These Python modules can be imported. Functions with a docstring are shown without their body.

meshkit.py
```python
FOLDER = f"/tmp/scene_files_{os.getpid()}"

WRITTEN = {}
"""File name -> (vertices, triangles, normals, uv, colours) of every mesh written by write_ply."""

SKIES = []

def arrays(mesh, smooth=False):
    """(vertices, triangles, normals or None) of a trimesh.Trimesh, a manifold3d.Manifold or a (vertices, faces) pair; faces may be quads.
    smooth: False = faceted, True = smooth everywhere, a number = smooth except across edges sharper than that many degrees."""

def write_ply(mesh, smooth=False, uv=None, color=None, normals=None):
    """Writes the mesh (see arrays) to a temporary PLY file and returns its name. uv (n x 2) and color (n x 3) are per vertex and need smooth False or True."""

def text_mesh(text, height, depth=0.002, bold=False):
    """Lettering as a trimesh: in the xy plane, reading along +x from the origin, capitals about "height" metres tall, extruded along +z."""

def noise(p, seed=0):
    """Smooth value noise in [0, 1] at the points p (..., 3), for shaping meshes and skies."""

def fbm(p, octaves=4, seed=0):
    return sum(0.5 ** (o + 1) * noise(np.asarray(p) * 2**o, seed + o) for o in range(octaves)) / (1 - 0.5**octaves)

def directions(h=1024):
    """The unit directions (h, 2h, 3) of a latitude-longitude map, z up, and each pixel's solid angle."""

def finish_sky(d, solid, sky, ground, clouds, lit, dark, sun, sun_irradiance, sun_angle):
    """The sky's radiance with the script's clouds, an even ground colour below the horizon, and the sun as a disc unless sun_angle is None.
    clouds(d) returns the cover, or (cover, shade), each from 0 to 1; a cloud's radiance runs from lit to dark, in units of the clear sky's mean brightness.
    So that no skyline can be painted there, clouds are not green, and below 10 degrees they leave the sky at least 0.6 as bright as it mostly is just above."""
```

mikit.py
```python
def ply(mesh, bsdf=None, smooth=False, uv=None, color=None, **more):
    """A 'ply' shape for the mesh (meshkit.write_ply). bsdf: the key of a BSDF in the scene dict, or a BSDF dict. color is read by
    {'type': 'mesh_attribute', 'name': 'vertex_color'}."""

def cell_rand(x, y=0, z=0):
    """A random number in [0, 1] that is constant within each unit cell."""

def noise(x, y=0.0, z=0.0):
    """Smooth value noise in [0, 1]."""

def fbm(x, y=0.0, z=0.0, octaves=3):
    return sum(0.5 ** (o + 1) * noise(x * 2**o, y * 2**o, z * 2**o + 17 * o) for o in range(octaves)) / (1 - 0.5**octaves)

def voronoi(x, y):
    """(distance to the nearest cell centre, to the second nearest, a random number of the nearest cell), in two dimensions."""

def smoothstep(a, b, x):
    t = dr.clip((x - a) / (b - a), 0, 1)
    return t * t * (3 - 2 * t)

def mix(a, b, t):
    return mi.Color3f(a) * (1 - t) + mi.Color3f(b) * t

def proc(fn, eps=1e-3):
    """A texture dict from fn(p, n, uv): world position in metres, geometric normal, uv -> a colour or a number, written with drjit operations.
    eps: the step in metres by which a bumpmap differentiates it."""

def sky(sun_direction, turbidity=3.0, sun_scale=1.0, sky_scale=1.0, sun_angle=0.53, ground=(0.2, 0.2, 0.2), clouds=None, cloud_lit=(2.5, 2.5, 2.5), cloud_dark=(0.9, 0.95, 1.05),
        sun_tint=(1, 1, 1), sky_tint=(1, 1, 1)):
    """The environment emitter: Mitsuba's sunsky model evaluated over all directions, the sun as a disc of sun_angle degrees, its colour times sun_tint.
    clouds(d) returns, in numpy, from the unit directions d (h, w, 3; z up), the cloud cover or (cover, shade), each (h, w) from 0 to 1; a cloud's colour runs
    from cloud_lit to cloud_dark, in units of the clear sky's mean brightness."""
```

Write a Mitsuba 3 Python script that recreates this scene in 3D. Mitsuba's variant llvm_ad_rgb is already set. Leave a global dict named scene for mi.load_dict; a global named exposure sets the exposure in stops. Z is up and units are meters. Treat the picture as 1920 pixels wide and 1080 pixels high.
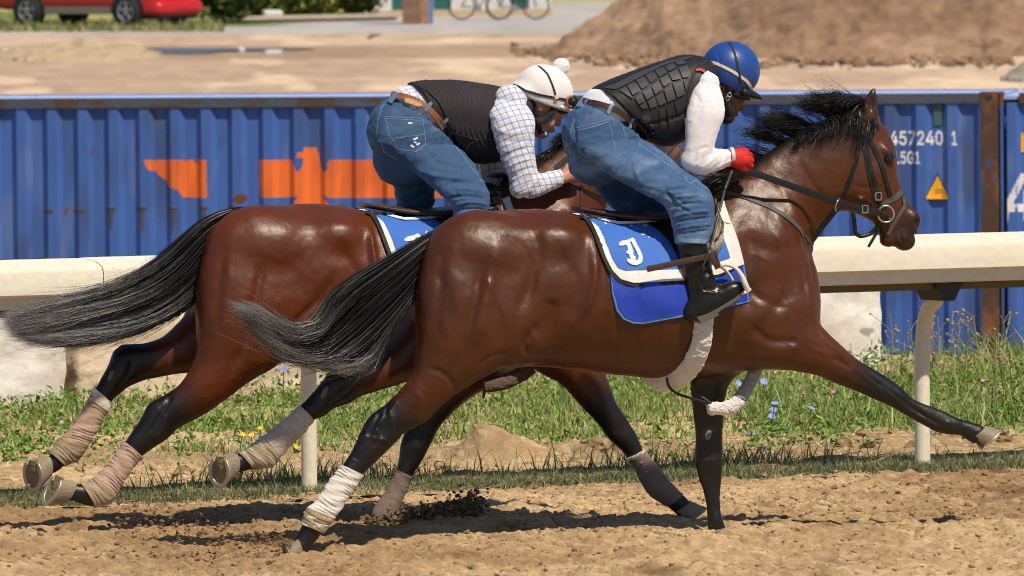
import math, random
import numpy as np, trimesh, shapely, drjit as dr, mitsuba as mi
import mikit, meshkit
from mikit import noise, fbm, voronoi, cell_rand, smoothstep, mix
from scipy.spatial import cKDTree, Delaunay
from scipy.interpolate import PchipInterpolator
from scipy import sparse
from shapely.geometry import Polygon, LineString, Point
from shapely.ops import unary_union

# ------------------------------------------------------------------ camera, sky, exposure
F_PIX, PITCH, ROLL = 21750.0, math.atan(890 / 21750.0), math.radians(0.5)
CAM = np.array([0.0, -50.0, 3.13])
FWD = np.array([0, math.cos(PITCH), -math.sin(PITCH)])
_U0, _R0 = np.array([0, math.sin(PITCH), math.cos(PITCH)]), np.array([1.0, 0, 0])
UP = _U0 * math.cos(ROLL) + _R0 * math.sin(ROLL)
RIGHT = _R0 * math.cos(ROLL) - _U0 * math.sin(ROLL)
scene, labels = {}, {}
T = mi.ScalarTransform4f
scene['camera'] = {'type': 'thinlens', 'fov': math.degrees(2 * math.atan(960 / F_PIX)), 'fov_axis': 'x', 'aperture_radius': 0.012,
                   'focus_distance': 50.2, 'near_clip': 1.0, 'far_clip': 3000.0,
                   'to_world': T().look_at(origin=CAM.tolist(), target=(CAM + FWD).tolist(), up=UP.tolist())}
SUN = np.array([0.34, -0.48, 0.81])
scene['sky'] = mikit.sky(SUN.tolist(), turbidity=3, sun_angle=0.8, sky_scale=.68, sun_tint=(.965, 1.0, 1.06))
exposure = 1.55

# ------------------------------------------------------------------ small helpers
rng = np.random.default_rng(7)
def ray(px, py):
    return FWD + (px - 960) / F_PIX * RIGHT + (540 - py) / F_PIX * UP
def at_depth(px, py, y):
    d = ray(px, py); return CAM + d * ((y - CAM[1]) / d[1])
def at_height(px, py, z):
    d = ray(px, py); return CAM + d * ((z - CAM[2]) / d[2])

class Frame:
    """A body's own axes: u along its heading, t sideways (towards the rail side negative), z up."""
    def __init__(s, x, y, yaw):
        s.q = np.array([x, y, 0.0]); a = math.radians(yaw)
        s.h = np.array([math.cos(a), math.sin(a), 0]); s.n = np.array([math.sin(a), -math.cos(a), 0])
    def loc(s, px, py, t=0.0):
        d = ray(px, py); p = CAM + d * ((t - (CAM - s.q) @ s.n) / (d @ s.n))
        return np.array([(p - s.q) @ s.h, t, p[2]])
    def uz(s, px, py, t=0.0):
        p = s.loc(px, py, t); return p[0], p[2]
    def hit(s, mesh, pts, t=0.0):
        """(u, z) of the points of a surface that are seen at the given places; past its outline, of the plane t"""
        d = np.array([ray(x, y) for x, y in pts]); o = CAM - s.q; L = lambda w: np.stack([w @ s.h, w @ s.n, w[..., 2]], -1)
        d, o = L(d), L(o); o = o + d * ((1.2 - o[1]) / d[:, 1])[:, None]
        loc, ri, _ = mesh.ray.intersects_location(o, d, multiple_hits=False)
        out = np.array([s.uz(x, y, t) for x, y in pts]); out[ri] = loc[:, [0, 2]]; return out
    def world(s, v):
        v = np.asarray(v, float)
        return s.q + v[..., :1] * s.h + v[..., 1:2] * s.n + v[..., 2:3] * np.array([0, 0, 1.0])
    def poly(s, pts, t=0.0, mesh=None):
        return Polygon([s.uz(x, y, t) for x, y in pts] if mesh is None else s.hit(mesh, pts, t)).buffer(0)
    def line(s, pts, t=0.0, mesh=None):
        return LineString([s.uz(x, y, t) for x, y in pts] if mesh is None else s.hit(mesh, pts, t))

def tm(v, f):
    return trimesh.Trimesh(np.asarray(v, float), np.asarray(f, int), process=False)
def fixed(m):
    if m.volume < 0: m = tm(m.vertices, m.faces[:, ::-1])
    return m
def toworld(fr, m):
    w = tm(fr.world(m.vertices), m.faces)
    return fixed(w)

def numbered(name):
    if name not in scene and name not in labels and not any(k.startswith(name + '__') for k in scene): return name
    n = 1
    while True:
        k = f'{name}_{n:03d}'
        if k not in scene and k not in labels and not any(q.startswith(k + '__') for q in scene): return k
        n += 1
def thing(name, label, cat, group=None, kind=None):
    k = numbered(name)
    labels[k] = {'label': label}
    if cat: labels[k]['category'] = cat
    if group: labels[k]['group'] = group
    if kind: labels[k]['kind'] = kind
    return k
def put(key, mesh, mat, smooth=False, color=None, **kw):
    scene[key] = mikit.ply(mesh, mat, smooth=True if color is not None else smooth, color=color, **kw)
    return key
def part(parent, name, mesh, mat, smooth=False, color=None, label=None, kind=None):
    k = parent + '__' + name
    if k in scene:
        n = 1
        while f'{k}_{n:03d}' in scene: n += 1
        k = f'{k}_{n:03d}'
    put(k, mesh, mat, smooth, color)
    if label or kind:
        labels[k] = {}
        if label: labels[k]['label'] = label
        if kind: labels[k]['kind'] = kind
    return k
def solo(name, label, cat, mesh, mat, smooth=False, color=None, group=None, kind=None):
    k = thing(name, label, cat, group, kind); put(k, mesh, mat, smooth, color); return k
def cat(ms): return trimesh.util.concatenate(list(ms))
def box(lo, hi):
    m = trimesh.creation.box(bounds=[lo, hi]); return m
def taubin(m, it=8, lam=.5, mu=-.53):
    v = m.vertices.copy(); e = m.edges_unique; n = len(v)
    a = sparse.coo_matrix((np.ones(2 * len(e)), (np.r_[e[:, 0], e[:, 1]], np.r_[e[:, 1], e[:, 0]])), (n, n)).tocsr()
    d = np.maximum(np.asarray(a.sum(1)), 1)
    for _ in range(it):
        for w in (lam, mu): v = v + w * (a @ v / d - v)
    return tm(v, m.faces)
def normals(m):
    return meshkit.arrays(m, True)[2]
def displaced(m, amount):
    return tm(m.vertices + normals(m) * np.asarray(amount)[:, None], m.faces)

# ------------------------------------------------------------------ implicit surfaces
def dense(st, step=.004):
    st = np.asarray(st, float); c = (st[:, 0:2] + st[:, 2:4]) / 2
    d = np.r_[0, np.cumsum(np.maximum(np.hypot(np.hypot(*np.diff(c, axis=0).T), np.diff(st[:, 4])), 1e-5))]
    s = np.linspace(0, d[-1], max(8, int(d[-1] / step)))
    return PchipInterpolator(d, st, axis=0)(s), s / d[-1], s
def stations(fr, rows, t=None, hw=None):
    out = []
    for r in rows:
        tt = r[4] if len(r) > 4 else t; w = r[5] if len(r) > 5 else hw
        out.append([*fr.uz(r[0], r[1], tt), *fr.uz(r[2], r[3], tt), tt, w])
    return np.array(out)

class Field:
    def __init__(s, lo, hi, h):
        s.lo, s.h = np.array(lo, float), h
        s.n = np.ceil((np.array(hi) - lo) / h).astype(int) + 1
        s.ax = [s.lo[i] + h * np.arange(s.n[i]) for i in range(3)]
        s.f = np.full(s.n, 1.0, np.float32)
    def sub(s, lo, hi):
        a = np.clip(np.floor((np.asarray(lo) - s.lo) / s.h).astype(int), 0, s.n - 1); b = np.clip(np.ceil((np.asarray(hi) - s.lo) / s.h).astype(int) + 1, 1, s.n)
        return tuple(slice(i, j) for i, j in zip(a, b))
    def put(s, sl, g, k, cut=False):
        f = s.f[sl]; g = g.astype(np.float32)
        if cut:
            f = -f; h = np.clip(.5 + .5 * (g - f) / k, 0, 1); s.f[sl] = -(g * (1 - h) + f * h - k * h * (1 - h))
        else:
            h = np.clip(.5 + .5 * (g - f) / k, 0, 1); s.f[sl] = g * (1 - h) + f * h - k * h * (1 - h)
    def tube(s, st, k=.03, p=2.0, grow=0.0, cut=False, cap=1.0):
        D, _, _ = dense(st); c = (D[:, :2] + D[:, 2:4]) / 2
        a = np.maximum(np.hypot(*(D[:, 2:4] - D[:, :2]).T) / 2 + grow, .007); b = np.maximum(D[:, 5] + grow, .007); m = .012; x = 1 + k / np.minimum(a, b)
        lo = [(c[:, 0] - a * x).min() - m, (D[:, 4] - b * x).min() - m, (c[:, 1] - a * x).min() - m]; hi = [(c[:, 0] + a * x).max() + m, (D[:, 4] + b * x).max() + m, (c[:, 1] + a * x).max() + m]
        sl = s.sub(lo, hi); u, t, z = (s.ax[i][sl[i]] for i in range(3))
        U, Z = np.meshgrid(u, z, indexing='ij')
        e = (D[:, 2:4] - D[:, :2]); e = e / np.maximum(np.hypot(*e.T), 1e-9)[:, None]; vs = np.linspace(-1.25, 1.25, 51)
        Q = (c[:, None] + e[:, None] * (a[:, None] * vs)[..., None]).reshape(-1, 2); P = np.stack([U, Z], -1).reshape(-1, 2)
        ix = cKDTree(Q).query(P)[1] // 51; w = P - c[ix]; v = (w * e[ix]).sum(1); r2 = np.maximum((w * w).sum(1) - v * v, 0); end = (ix == 0) | (ix == len(c) - 1)
        dd = np.sqrt(v * v + r2 * end / cap ** 2).reshape(U.shape); ix = ix.reshape(U.shape)
        A, B, T0 = a[ix], b[ix], D[ix, 4]
        q = (dd / A)[:, None, :]; r = np.abs(t[None, :, None] - T0[:, None, :]) / B[:, None, :]
        g = ((q ** p + r ** p) ** (1 / p) - 1) * np.minimum(A, B)[:, None, :]
        s.put(sl, g, k, cut)
    def ball(s, c, r, k=.03, rot=0.0, cut=False):
        c, r = np.array(c, float), np.array(r, float); m = r.max() * (1 + k / r.min()) + .01
        sl = s.sub(c - m, c + m); u, t, z = np.meshgrid(*(s.ax[i][sl[i]] - c[i] for i in range(3)), indexing='ij', sparse=True)
        a = math.radians(rot); x, y = u * math.cos(a) + z * math.sin(a), -u * math.sin(a) + z * math.cos(a)
        g = (np.sqrt((x / r[0]) ** 2 + (t / r[1]) ** 2 + (y / r[2]) ** 2) - 1) * r.min()
        s.put(sl, g, k, cut)
    def cone(s, p0, p1, r0, r1, k=.01, cut=False):
        p0, p1 = np.array(p0, float), np.array(p1, float); m = max(r0, r1) + k + .02
        sl = s.sub(np.minimum(p0, p1) - m, np.maximum(p0, p1) + m)
        u, t, z = np.meshgrid(*(s.ax[i][sl[i]] - p0[i] for i in range(3)), indexing='ij', sparse=True)
        d = p1 - p0; L = d @ d
        q = np.clip((u * d[0] + t * d[1] + z * d[2]) / max(L, 1e-9), 0, 1)
        g = np.sqrt((u - q * d[0]) ** 2 + (t - q * d[1]) ** 2 + (z - q * d[2]) ** 2) - (r0 + (r1 - r0) * q)
        s.put(sl, g, k, cut)
    def chain(s, pts, rs, k=.01):
        for i in range(len(pts) - 1): s.cone(pts[i], pts[i + 1], rs[i], rs[i + 1], k)
    def half(s, p, n, k=.004):
        """keeps the side of the plane towards which n points away"""
        n = np.array(n, float) / np.linalg.norm(n); u, t, z = np.meshgrid(*s.ax, indexing='ij', sparse=True)
        g = (u - p[0]) * n[0] + (t - p[1]) * n[1] + (z - p[2]) * n[2]
        s.f = np.maximum(s.f, g.astype(np.float32))
    def mesh(s, it=6):
        f = s.f; ins = f < 0; nx, ny, nz = f.shape
        cs = [(i, j, k) for i in (0, 1) for j in (0, 1) for k in (0, 1)]
        v = [ins[i:nx - 1 + i, j:ny - 1 + j, k:nz - 1 + k] for i, j, k in cs]
        act = np.logical_or.reduce(v) & ~np.logical_and.reduce(v)
        I = np.argwhere(act); cv = np.stack([f[I[:, 0] + i, I[:, 1] + j, I[:, 2] + k] for i, j, k in cs])
        acc, cnt = np.zeros((len(I), 3)), np.zeros(len(I))
        for a in range(8):
            for b in range(a + 1, 8):
                da = np.array(cs[b]) - cs[a]
                if np.abs(da).sum() != 1: continue
                x = (cv[a] < 0) != (cv[b] < 0); t = np.where(x, cv[a] / np.where(x, cv[a] - cv[b], 1), 0)
                acc += np.where(x[:, None], np.array(cs[a]) + t[:, None] * da, 0); cnt += x
        V = s.lo + s.h * (I + acc / cnt[:, None])
        idx = np.full(act.shape, -1, np.int32); idx[tuple(I.T)] = np.arange(len(I))
        quads = []
        for ax in range(3):
            o = [1, 1, 1]; o[ax] = 0; b, c = [i for i in range(3) if i != ax]
            lo = [slice(1, -1)] * 3; lo[ax] = slice(0, -1); hi = list(lo); hi[ax] = slice(1, None)
            A, B = ins[tuple(lo)], ins[tuple(hi)]
            E = np.argwhere(A != B); fl = A[tuple(E.T)]
            E = E + np.array(o)
            def cell(db, dc):
                q = E.copy(); q[:, b] += db; q[:, c] += dc; return idx[tuple(q.T)]
            Q = np.stack([cell(-1, -1), cell(0, -1), cell(0, 0), cell(-1, 0)], 1)
            sw = fl if ax != 1 else ~fl
            Q[~sw] = Q[~sw][:, ::-1]; quads.append(Q)
        Q = np.vstack(quads)
        m = tm(V, np.vstack([Q[:, [0, 1, 2]], Q[:, [0, 2, 3]]]))
        m = fixed(m)
        return taubin(m, it) if it else m

def loft(st, n=28, disp=None, s0=0.0, s1=1.0, grow=0.0, step=.006, p=2.0, caps=True, squash=1.0):
    """A closed tube through the stations, in the body's axes."""
    D, s, L = dense(st, step); keep = (s >= s0) & (s <= s1); D, s, L = D[keep], s[keep], L[keep]
    c = (D[:, :2] + D[:, 2:4]) / 2; e = (D[:, 2:4] - D[:, :2]); a = np.hypot(*e.T) / 2; e = e / (2 * a[:, None])
    th = np.arange(n) / n * 2 * np.pi
    r = 1.0 if p == 2.0 else (np.abs(np.cos(th)) ** p + np.abs(np.sin(th)) ** p) ** (-1 / p)
    g = np.full((len(D), n), float(grow)) if disp is None else grow + disp(L[:, None], th[None, :])
    ca, sa = np.cos(th) * r, np.sin(th) * r
    A, B = a[:, None] + g, D[:, 5][:, None] + g * squash
    v = np.stack([c[:, :1] + e[:, :1] * A * ca, D[:, 4][:, None] + B * sa, c[:, 1:] + e[:, 1:] * A * ca], -1)
    return skin(v, caps)
def skin(v, caps=True):
    m, n = v.shape[:2]; i = np.arange(m - 1)[:, None] * n; j = np.arange(n)[None, :]; k = (j + 1) % n
    f = np.stack([i + j, i + k, i + n + k, i + n + j], -1).reshape(-1, 4)
    f = np.vstack([f[:, [0, 1, 2]], f[:, [0, 2, 3]]]); V = v.reshape(-1, 3)
    if caps:
        V = np.vstack([V, v[0].mean(0), v[-1].mean(0)]); j = np.arange(n); k = (j + 1) % n; a = len(V) - 2
        f = np.vstack([f, np.stack([k, j, j * 0 + a], 1), np.stack([j + (m - 1) * n, k + (m - 1) * n, j * 0 + a + 1], 1)])
    return fixed(tm(V, f))
def smooth_path(p, step):
    p = np.asarray(p, float); d = np.r_[0, np.cumsum(np.maximum(np.linalg.norm(np.diff(p[:, :3], axis=0), axis=1), 1e-6))]
    s = np.linspace(0, d[-1], max(3, int(d[-1] / step)))
    return PchipInterpolator(d, p, axis=0)(s)
def rod(pts, rad, n=10, step=None, flat=None, flatdir=None):
    """round (or flat) tube along 3-D points; rad a number or one per point; flat: (half width across, half thickness) with flatdir the thin direction"""
    p = np.asarray(pts, float); r = np.broadcast_to(np.asarray(rad, float), (len(p),))
    if step: q = smooth_path(np.c_[p, r], step); p, r = q[:, :3], q[:, 3]
    t = np.gradient(p, axis=0); t /= np.maximum(np.linalg.norm(t, axis=1, keepdims=True), 1e-9)
    ref = np.array([0.31, 0.17, 0.93]) if flatdir is None else np.asarray(flatdir, float)
    a = np.cross(t, ref); a /= np.maximum(np.linalg.norm(a, axis=1, keepdims=True), 1e-9); b = np.cross(a, t)
    th = np.arange(n) / n * 2 * np.pi
    ra, rb = (r, r) if flat is None else (r * 0 + flat[0], r * 0 + flat[1])
    if flat is not None: rr = (np.abs(np.cos(th)) ** 4 + np.abs(np.sin(th)) ** 4) ** -.25
    else: rr = 1.0
    v = p[:, None] + a[:, None] * (ra[:, None] * np.cos(th) * rr)[..., None] + b[:, None] * (rb[:, None] * np.sin(th) * rr)[..., None]
    return skin(v)
def torus(c, ax, R, r, n=28, m=8, sx=1.0):
    ax = np.array(ax, float) / np.linalg.norm(ax); a = np.cross(ax, [0.1, 0.2, 1.0] if abs(ax[2]) < .9 else [1, 0, 0]); a /= np.linalg.norm(a); b = np.cross(ax, a)
    th = np.arange(n) / n * 2 * np.pi; ph = np.arange(m) / m * 2 * np.pi
    d = a * np.cos(th)[:, None] + b * np.sin(th)[:, None]
    v = np.array(c) + d[:, None] * (R + r * np.cos(ph))[None, :, None] + ax * (sx * r * np.sin(ph))[None, :, None]
    v = v.reshape(-1, 3); i, j = np.meshgrid(np.arange(n), np.arange(m), indexing='ij'); i2, j2 = (i + 1) % n, (j + 1) % m
    q = np.stack([i * m + j, i2 * m + j, i2 * m + j2, i * m + j2], -1).reshape(-1, 4)
    return fixed(tm(v, np.vstack([q[:, [0, 1, 2]], q[:, [0, 2, 3]]])))

def cross2(a, b): return a[:, 0] * b[:, 1] - a[:, 1] * b[:, 0]
def cast(target, u, z, side):
    o = np.stack([u, np.full_like(u, side * 3.0), z], 1); d = np.tile([0, -side, 0.0], (len(u), 1))
    loc, ri, _ = target.ray.intersects_location(o, d, multiple_hits=False)
    t = np.full(len(u), np.nan); t[ri] = loc[:, 1]
    bad = np.isnan(t)
    if bad.any():                                                     # beyond the outline: onto the nearest point of it
        k = cKDTree(target.vertices[:, [0, 2]]).query(np.stack([u[bad], z[bad]], 1))[1]; t[bad] = target.vertices[k, 1]; u[bad] = target.vertices[k, 0]; z[bad] = target.vertices[k, 2]
    return t
def patch(target, poly, thick=.004, h=.012, side=1, round_=0.0, back=.004, relax=0, bump=None, lift=0.0):
    """A closed sheet with the outline poly (in u, z) lying on the target surface (body axes)."""
    out = []
    for g in (poly.geoms if hasattr(poly, 'geoms') else [poly]):
        if g.is_empty or g.area < 1e-7 or g.geom_type != 'Polygon': continue
        x0, z0, x1, z1 = g.bounds
        X, Z = np.meshgrid(np.arange(x0, x1 + h, h), np.arange(z0, z1 + h, h) , indexing='ij'); X = X + (np.arange(X.shape[1]) % 2) * h / 2
        q = np.stack([X.ravel(), Z.ravel()], 1); inner = g.buffer(-.35 * h)
        q = q[shapely.contains_xy(inner, q[:, 0], q[:, 1])] if not inner.is_empty else q[:0]
        rings = []
        for R in [g.exterior, *g.interiors]:
            L = R.length; k = max(6, int(L / h)); rings.append(np.array([R.interpolate(i / k, normalized=True).coords[0] for i in range(k)]))
            cs = np.array(R.coords)[:-1]
            if len(cs) < 40: rings.append(cs)
        P = np.unique(np.round(np.vstack([q, *rings]), 6), axis=0)
        if len(P) < 4: continue
        tri = Delaunay(P).simplices; cen = P[tri].mean(1); ar = np.abs(cross2(P[tri[:, 1]] - P[tri[:, 0]], P[tri[:, 2]] - P[tri[:, 0]]))
        tri = tri[shapely.contains_xy(g.buffer(1e-5), cen[:, 0], cen[:, 1]) & (ar > 1e-9)]
        w = P[tri]; s = cross2(w[:, 1] - w[:, 0], w[:, 2] - w[:, 0]); tri[s < 0] = tri[s < 0][:, ::-1]
        pu, pz = P[:, 0].copy(), P[:, 1].copy(); t = cast(target, pu, pz, side); P0 = P; P = np.stack([pu, pz], 1)
        if relax:
            kd = cKDTree(P0)
            for _ in range(relax): t = side * np.maximum(side * t, (side * t)[kd.query(P0, k=min(9, len(P0)))[1]].mean(1))
        th = np.full(len(P), thick)
        if round_ > 0:
            db = shapely.distance(g.boundary, shapely.points(P0)); x = np.clip(db / round_, 0, 1); th = thick * np.sqrt(np.clip(1 - (1 - x) ** 2, .02, 1))
        if bump is not None: th = th + bump(P[:, 0], P[:, 1])
        f = np.stack([P[:, 0], t + side * (th + lift), P[:, 1]], 1); b = np.stack([P[:, 0], t - side * (back - lift), P[:, 1]], 1); n = len(P)
        e = np.vstack([tri[:, [0, 1]], tri[:, [1, 2]], tri[:, [2, 0]]]); es = np.sort(e, 1)
        _, inv, c = np.unique(es, axis=0, return_inverse=True, return_counts=True); be = e[c[inv.ravel()] == 1]
        wl = np.vstack([np.stack([be[:, 1], be[:, 0], be[:, 0] + n], 1), np.stack([be[:, 1], be[:, 0] + n, be[:, 1] + n], 1)])
        out.append(fixed(tm(np.vstack([f, b]), np.vstack([tri, tri[:, ::-1] + n, wl]))))
    return cat(out)

def strands(guides, count, seed, wid=.0016, spread_t=.03, jit=.01, K=22, col=None, len_lo=.75, clumps=60, clump_amt=.7, wave=.006, tprof=None, tip=.15, gpow=1.0, fly=0.0):
    """Hair: thin ribbons between neighbouring guide curves (each an n x 3 array, root first). Returns (mesh, colours)."""
    r = np.random.default_rng(seed); G = np.stack([smooth_path(g, 1e9) if False else PchipInterpolator(np.linspace(0, 1, len(g)), g, axis=0)(np.linspace(0, 1, 40)) for g in guides])
    ng = len(G); cg = r.random(clumps) * (ng - 1); ct = r.normal(size=clumps)
    ci = r.integers(0, clumps, count); lone = r.random(count) > clump_amt
    gpos = np.where(lone, r.random(count) * (ng - 1), cg[ci] + r.normal(size=count) * .10); gpos = np.clip(gpos, 0, ng - 1.001)
    gend = np.where(lone, gpos, cg[ci] + r.normal(size=count) * .045); gend = np.clip(gend, 0, ng - 1.001)
    tt = np.where(lone, r.normal(size=count), ct[ci] + r.normal(size=count) * .25); tt = np.clip(tt, -2, 2)
    L = len_lo + (1 - len_lo) * r.random(count) ** .6
    s = np.linspace(0, 1, K)[None, :] * L[:, None]
    gp = gpos[:, None] + (gend - gpos)[:, None] * s
    i = np.floor(gp).astype(int); w = gp - i; x = s * 39; a = np.minimum(np.floor(x).astype(int), 38); y = (x - a)[..., None]
    A = G[i, a] * (1 - y) + G[i, a + 1] * y; B = G[i + 1, a] * (1 - y) + G[i + 1, a + 1] * y
    p = A * (1 - w[..., None]) + B * w[..., None]
    prof = (np.sqrt(s) if tprof is None else tprof(s))
    p[..., 1] += tt[:, None] * spread_t * prof
    ph = r.random((count, 1)) * 6.28; phc = (r.random(clumps) * 6.28)[ci][:, None]
    fr = 1.5 + 2.5 * r.random((count, 1))
    p[..., 0] += wave * s * np.sin(fr * s * 6.28 + np.where(lone[:, None], ph, phc)); p[..., 2] += wave * s * np.cos(fr * s * 5 + np.where(lone[:, None], ph, phc))
    p += (r.normal(size=(count, 1, 3)) * jit * s[..., None])
    if fly > 0:
        fl = (r.random(count) < .06)[:, None, None]; p = p + fl * r.normal(size=(count, 1, 3)) * fly * (s ** 2)[..., None]
    t = np.gradient(p, axis=1); t /= np.maximum(np.linalg.norm(t, axis=2, keepdims=True), 1e-9)
    e1 = np.cross(t, [0.2, 1.0, 0.1]); e1 /= np.maximum(np.linalg.norm(e1, axis=2, keepdims=True), 1e-9); e2 = np.cross(e1, t)
    sn = np.linspace(0, 1, K)[None, :]
    rad = wid * (.7 + .6 * r.random((count, 1))) * (1 - (1 - tip) * sn ** 2)
    ro = r.random((count, 1, 1)) * 6.283 + 1.2 * s[..., None]; ax = e1 * np.cos(ro) + e2 * np.sin(ro)                # each hair a narrow twisting ribbon
    v = np.stack([p - ax * rad[..., None], p + ax * rad[..., None]], 2)
    V = v.reshape(-1, 3)
    q = (np.arange(count)[:, None] * K * 2 + np.arange(K - 1)[None, :] * 2).ravel()
    F = np.vstack([np.stack([q, q + 1, q + 3], 1), np.stack([q, q + 3, q + 2], 1)])
    c = None
    if col is not None:
        c = np.repeat(col(s, gp / max(ng - 1, 1), np.where(lone, r.random(count), np.clip(r.random(clumps)[ci] + r.normal(size=count) * .10, 0, 1))[:, None])[:, :, None, :], 2, axis=2).reshape(-1, 3)
    m = tm(V, F)
    return m, c

# ------------------------------------------------------------------ materials
def mat(name, **kw): scene[name] = kw; return name
def C(fn): return mikit.proc(lambda p, n, uv, fn=fn: fn(p))
def rgb(*c): return {'type': 'rgb', 'value': list(c)}
VC = {'type': 'mesh_attribute', 'name': 'vertex_color'}
def princ(name, color, rough=.5, **kw):
    d = {'type': 'principled', 'base_color': rgb(*color) if isinstance(color, tuple) else color, 'roughness': rough}
    d.update(kw); return mat(name, **{'type': 'twosided', 'bsdf': d})
def bumped(name, color, rough, scale, fn, eps=1e-3, **kw):
    d = {'type': 'principled', 'base_color': rgb(*color) if isinstance(color, tuple) else color, 'roughness': rough}
    d.update(kw)
    return mat(name, **{'type': 'twosided', 'bsdf': {'type': 'bumpmap', 'arbitrary': mikit.proc(lambda p, n, uv, fn=fn: fn(p), eps=eps), 'scale': scale, 'bsdf': d}})

# ================================================================== the ground: track, verge, lot
ZL = -1.96                                                        # the lot behind lies lower than the track
A0, A1 = at_height(580, 921, 0), at_height(1730, 876, 0)
RD = (A1 - A0)[:2] / np.linalg.norm((A1 - A0)[:2]); RN = np.array([-RD[1], RD[0]])
RAILYAW = math.degrees(math.atan2(RD[1], RD[0]))
def sq(x, y):
    dx, dy = x - A0[0], y - A0[1]; return dx * RD[0] + dy * RD[1], dx * RN[0] + dy * RN[1]
def xy(s, q): return A0[0] + s * RD[0] + q * RN[0], A0[1] + s * RD[1] + q * RN[1]
def track_base(x, y): return .06 * np.minimum(y, 0)
def N3(x, y, f, seed): return meshkit.fbm(np.stack([x * f, y * f, x * 0 + seed], -1), 3, seed)
def track_z(x, y):
    big = N3(x, y, 1.1, 1) - .5; med = N3(x, y, 7.0, 2); fine = N3(x, y, 21.0, 5)
    grit = N3(x, y * .8, 46.0, 8); ridge = 1 - np.abs(2 * N3(x, y, 11.0, 6) - 1)
    return track_base(x, y) + .045 * big + .050 * (med - .5) + .040 * (fine - .5) + .020 * (grit - .5) + .018 * ridge ** 2
HUMP = [(sq(*at_height(px, py, 0)[:2]), h, a) for px, py, h, a in ((945, 872, .15, .20), (1120, 862, .06, .22), (1500, 850, .05, .25), (860, 870, .05, .15))]
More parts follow.
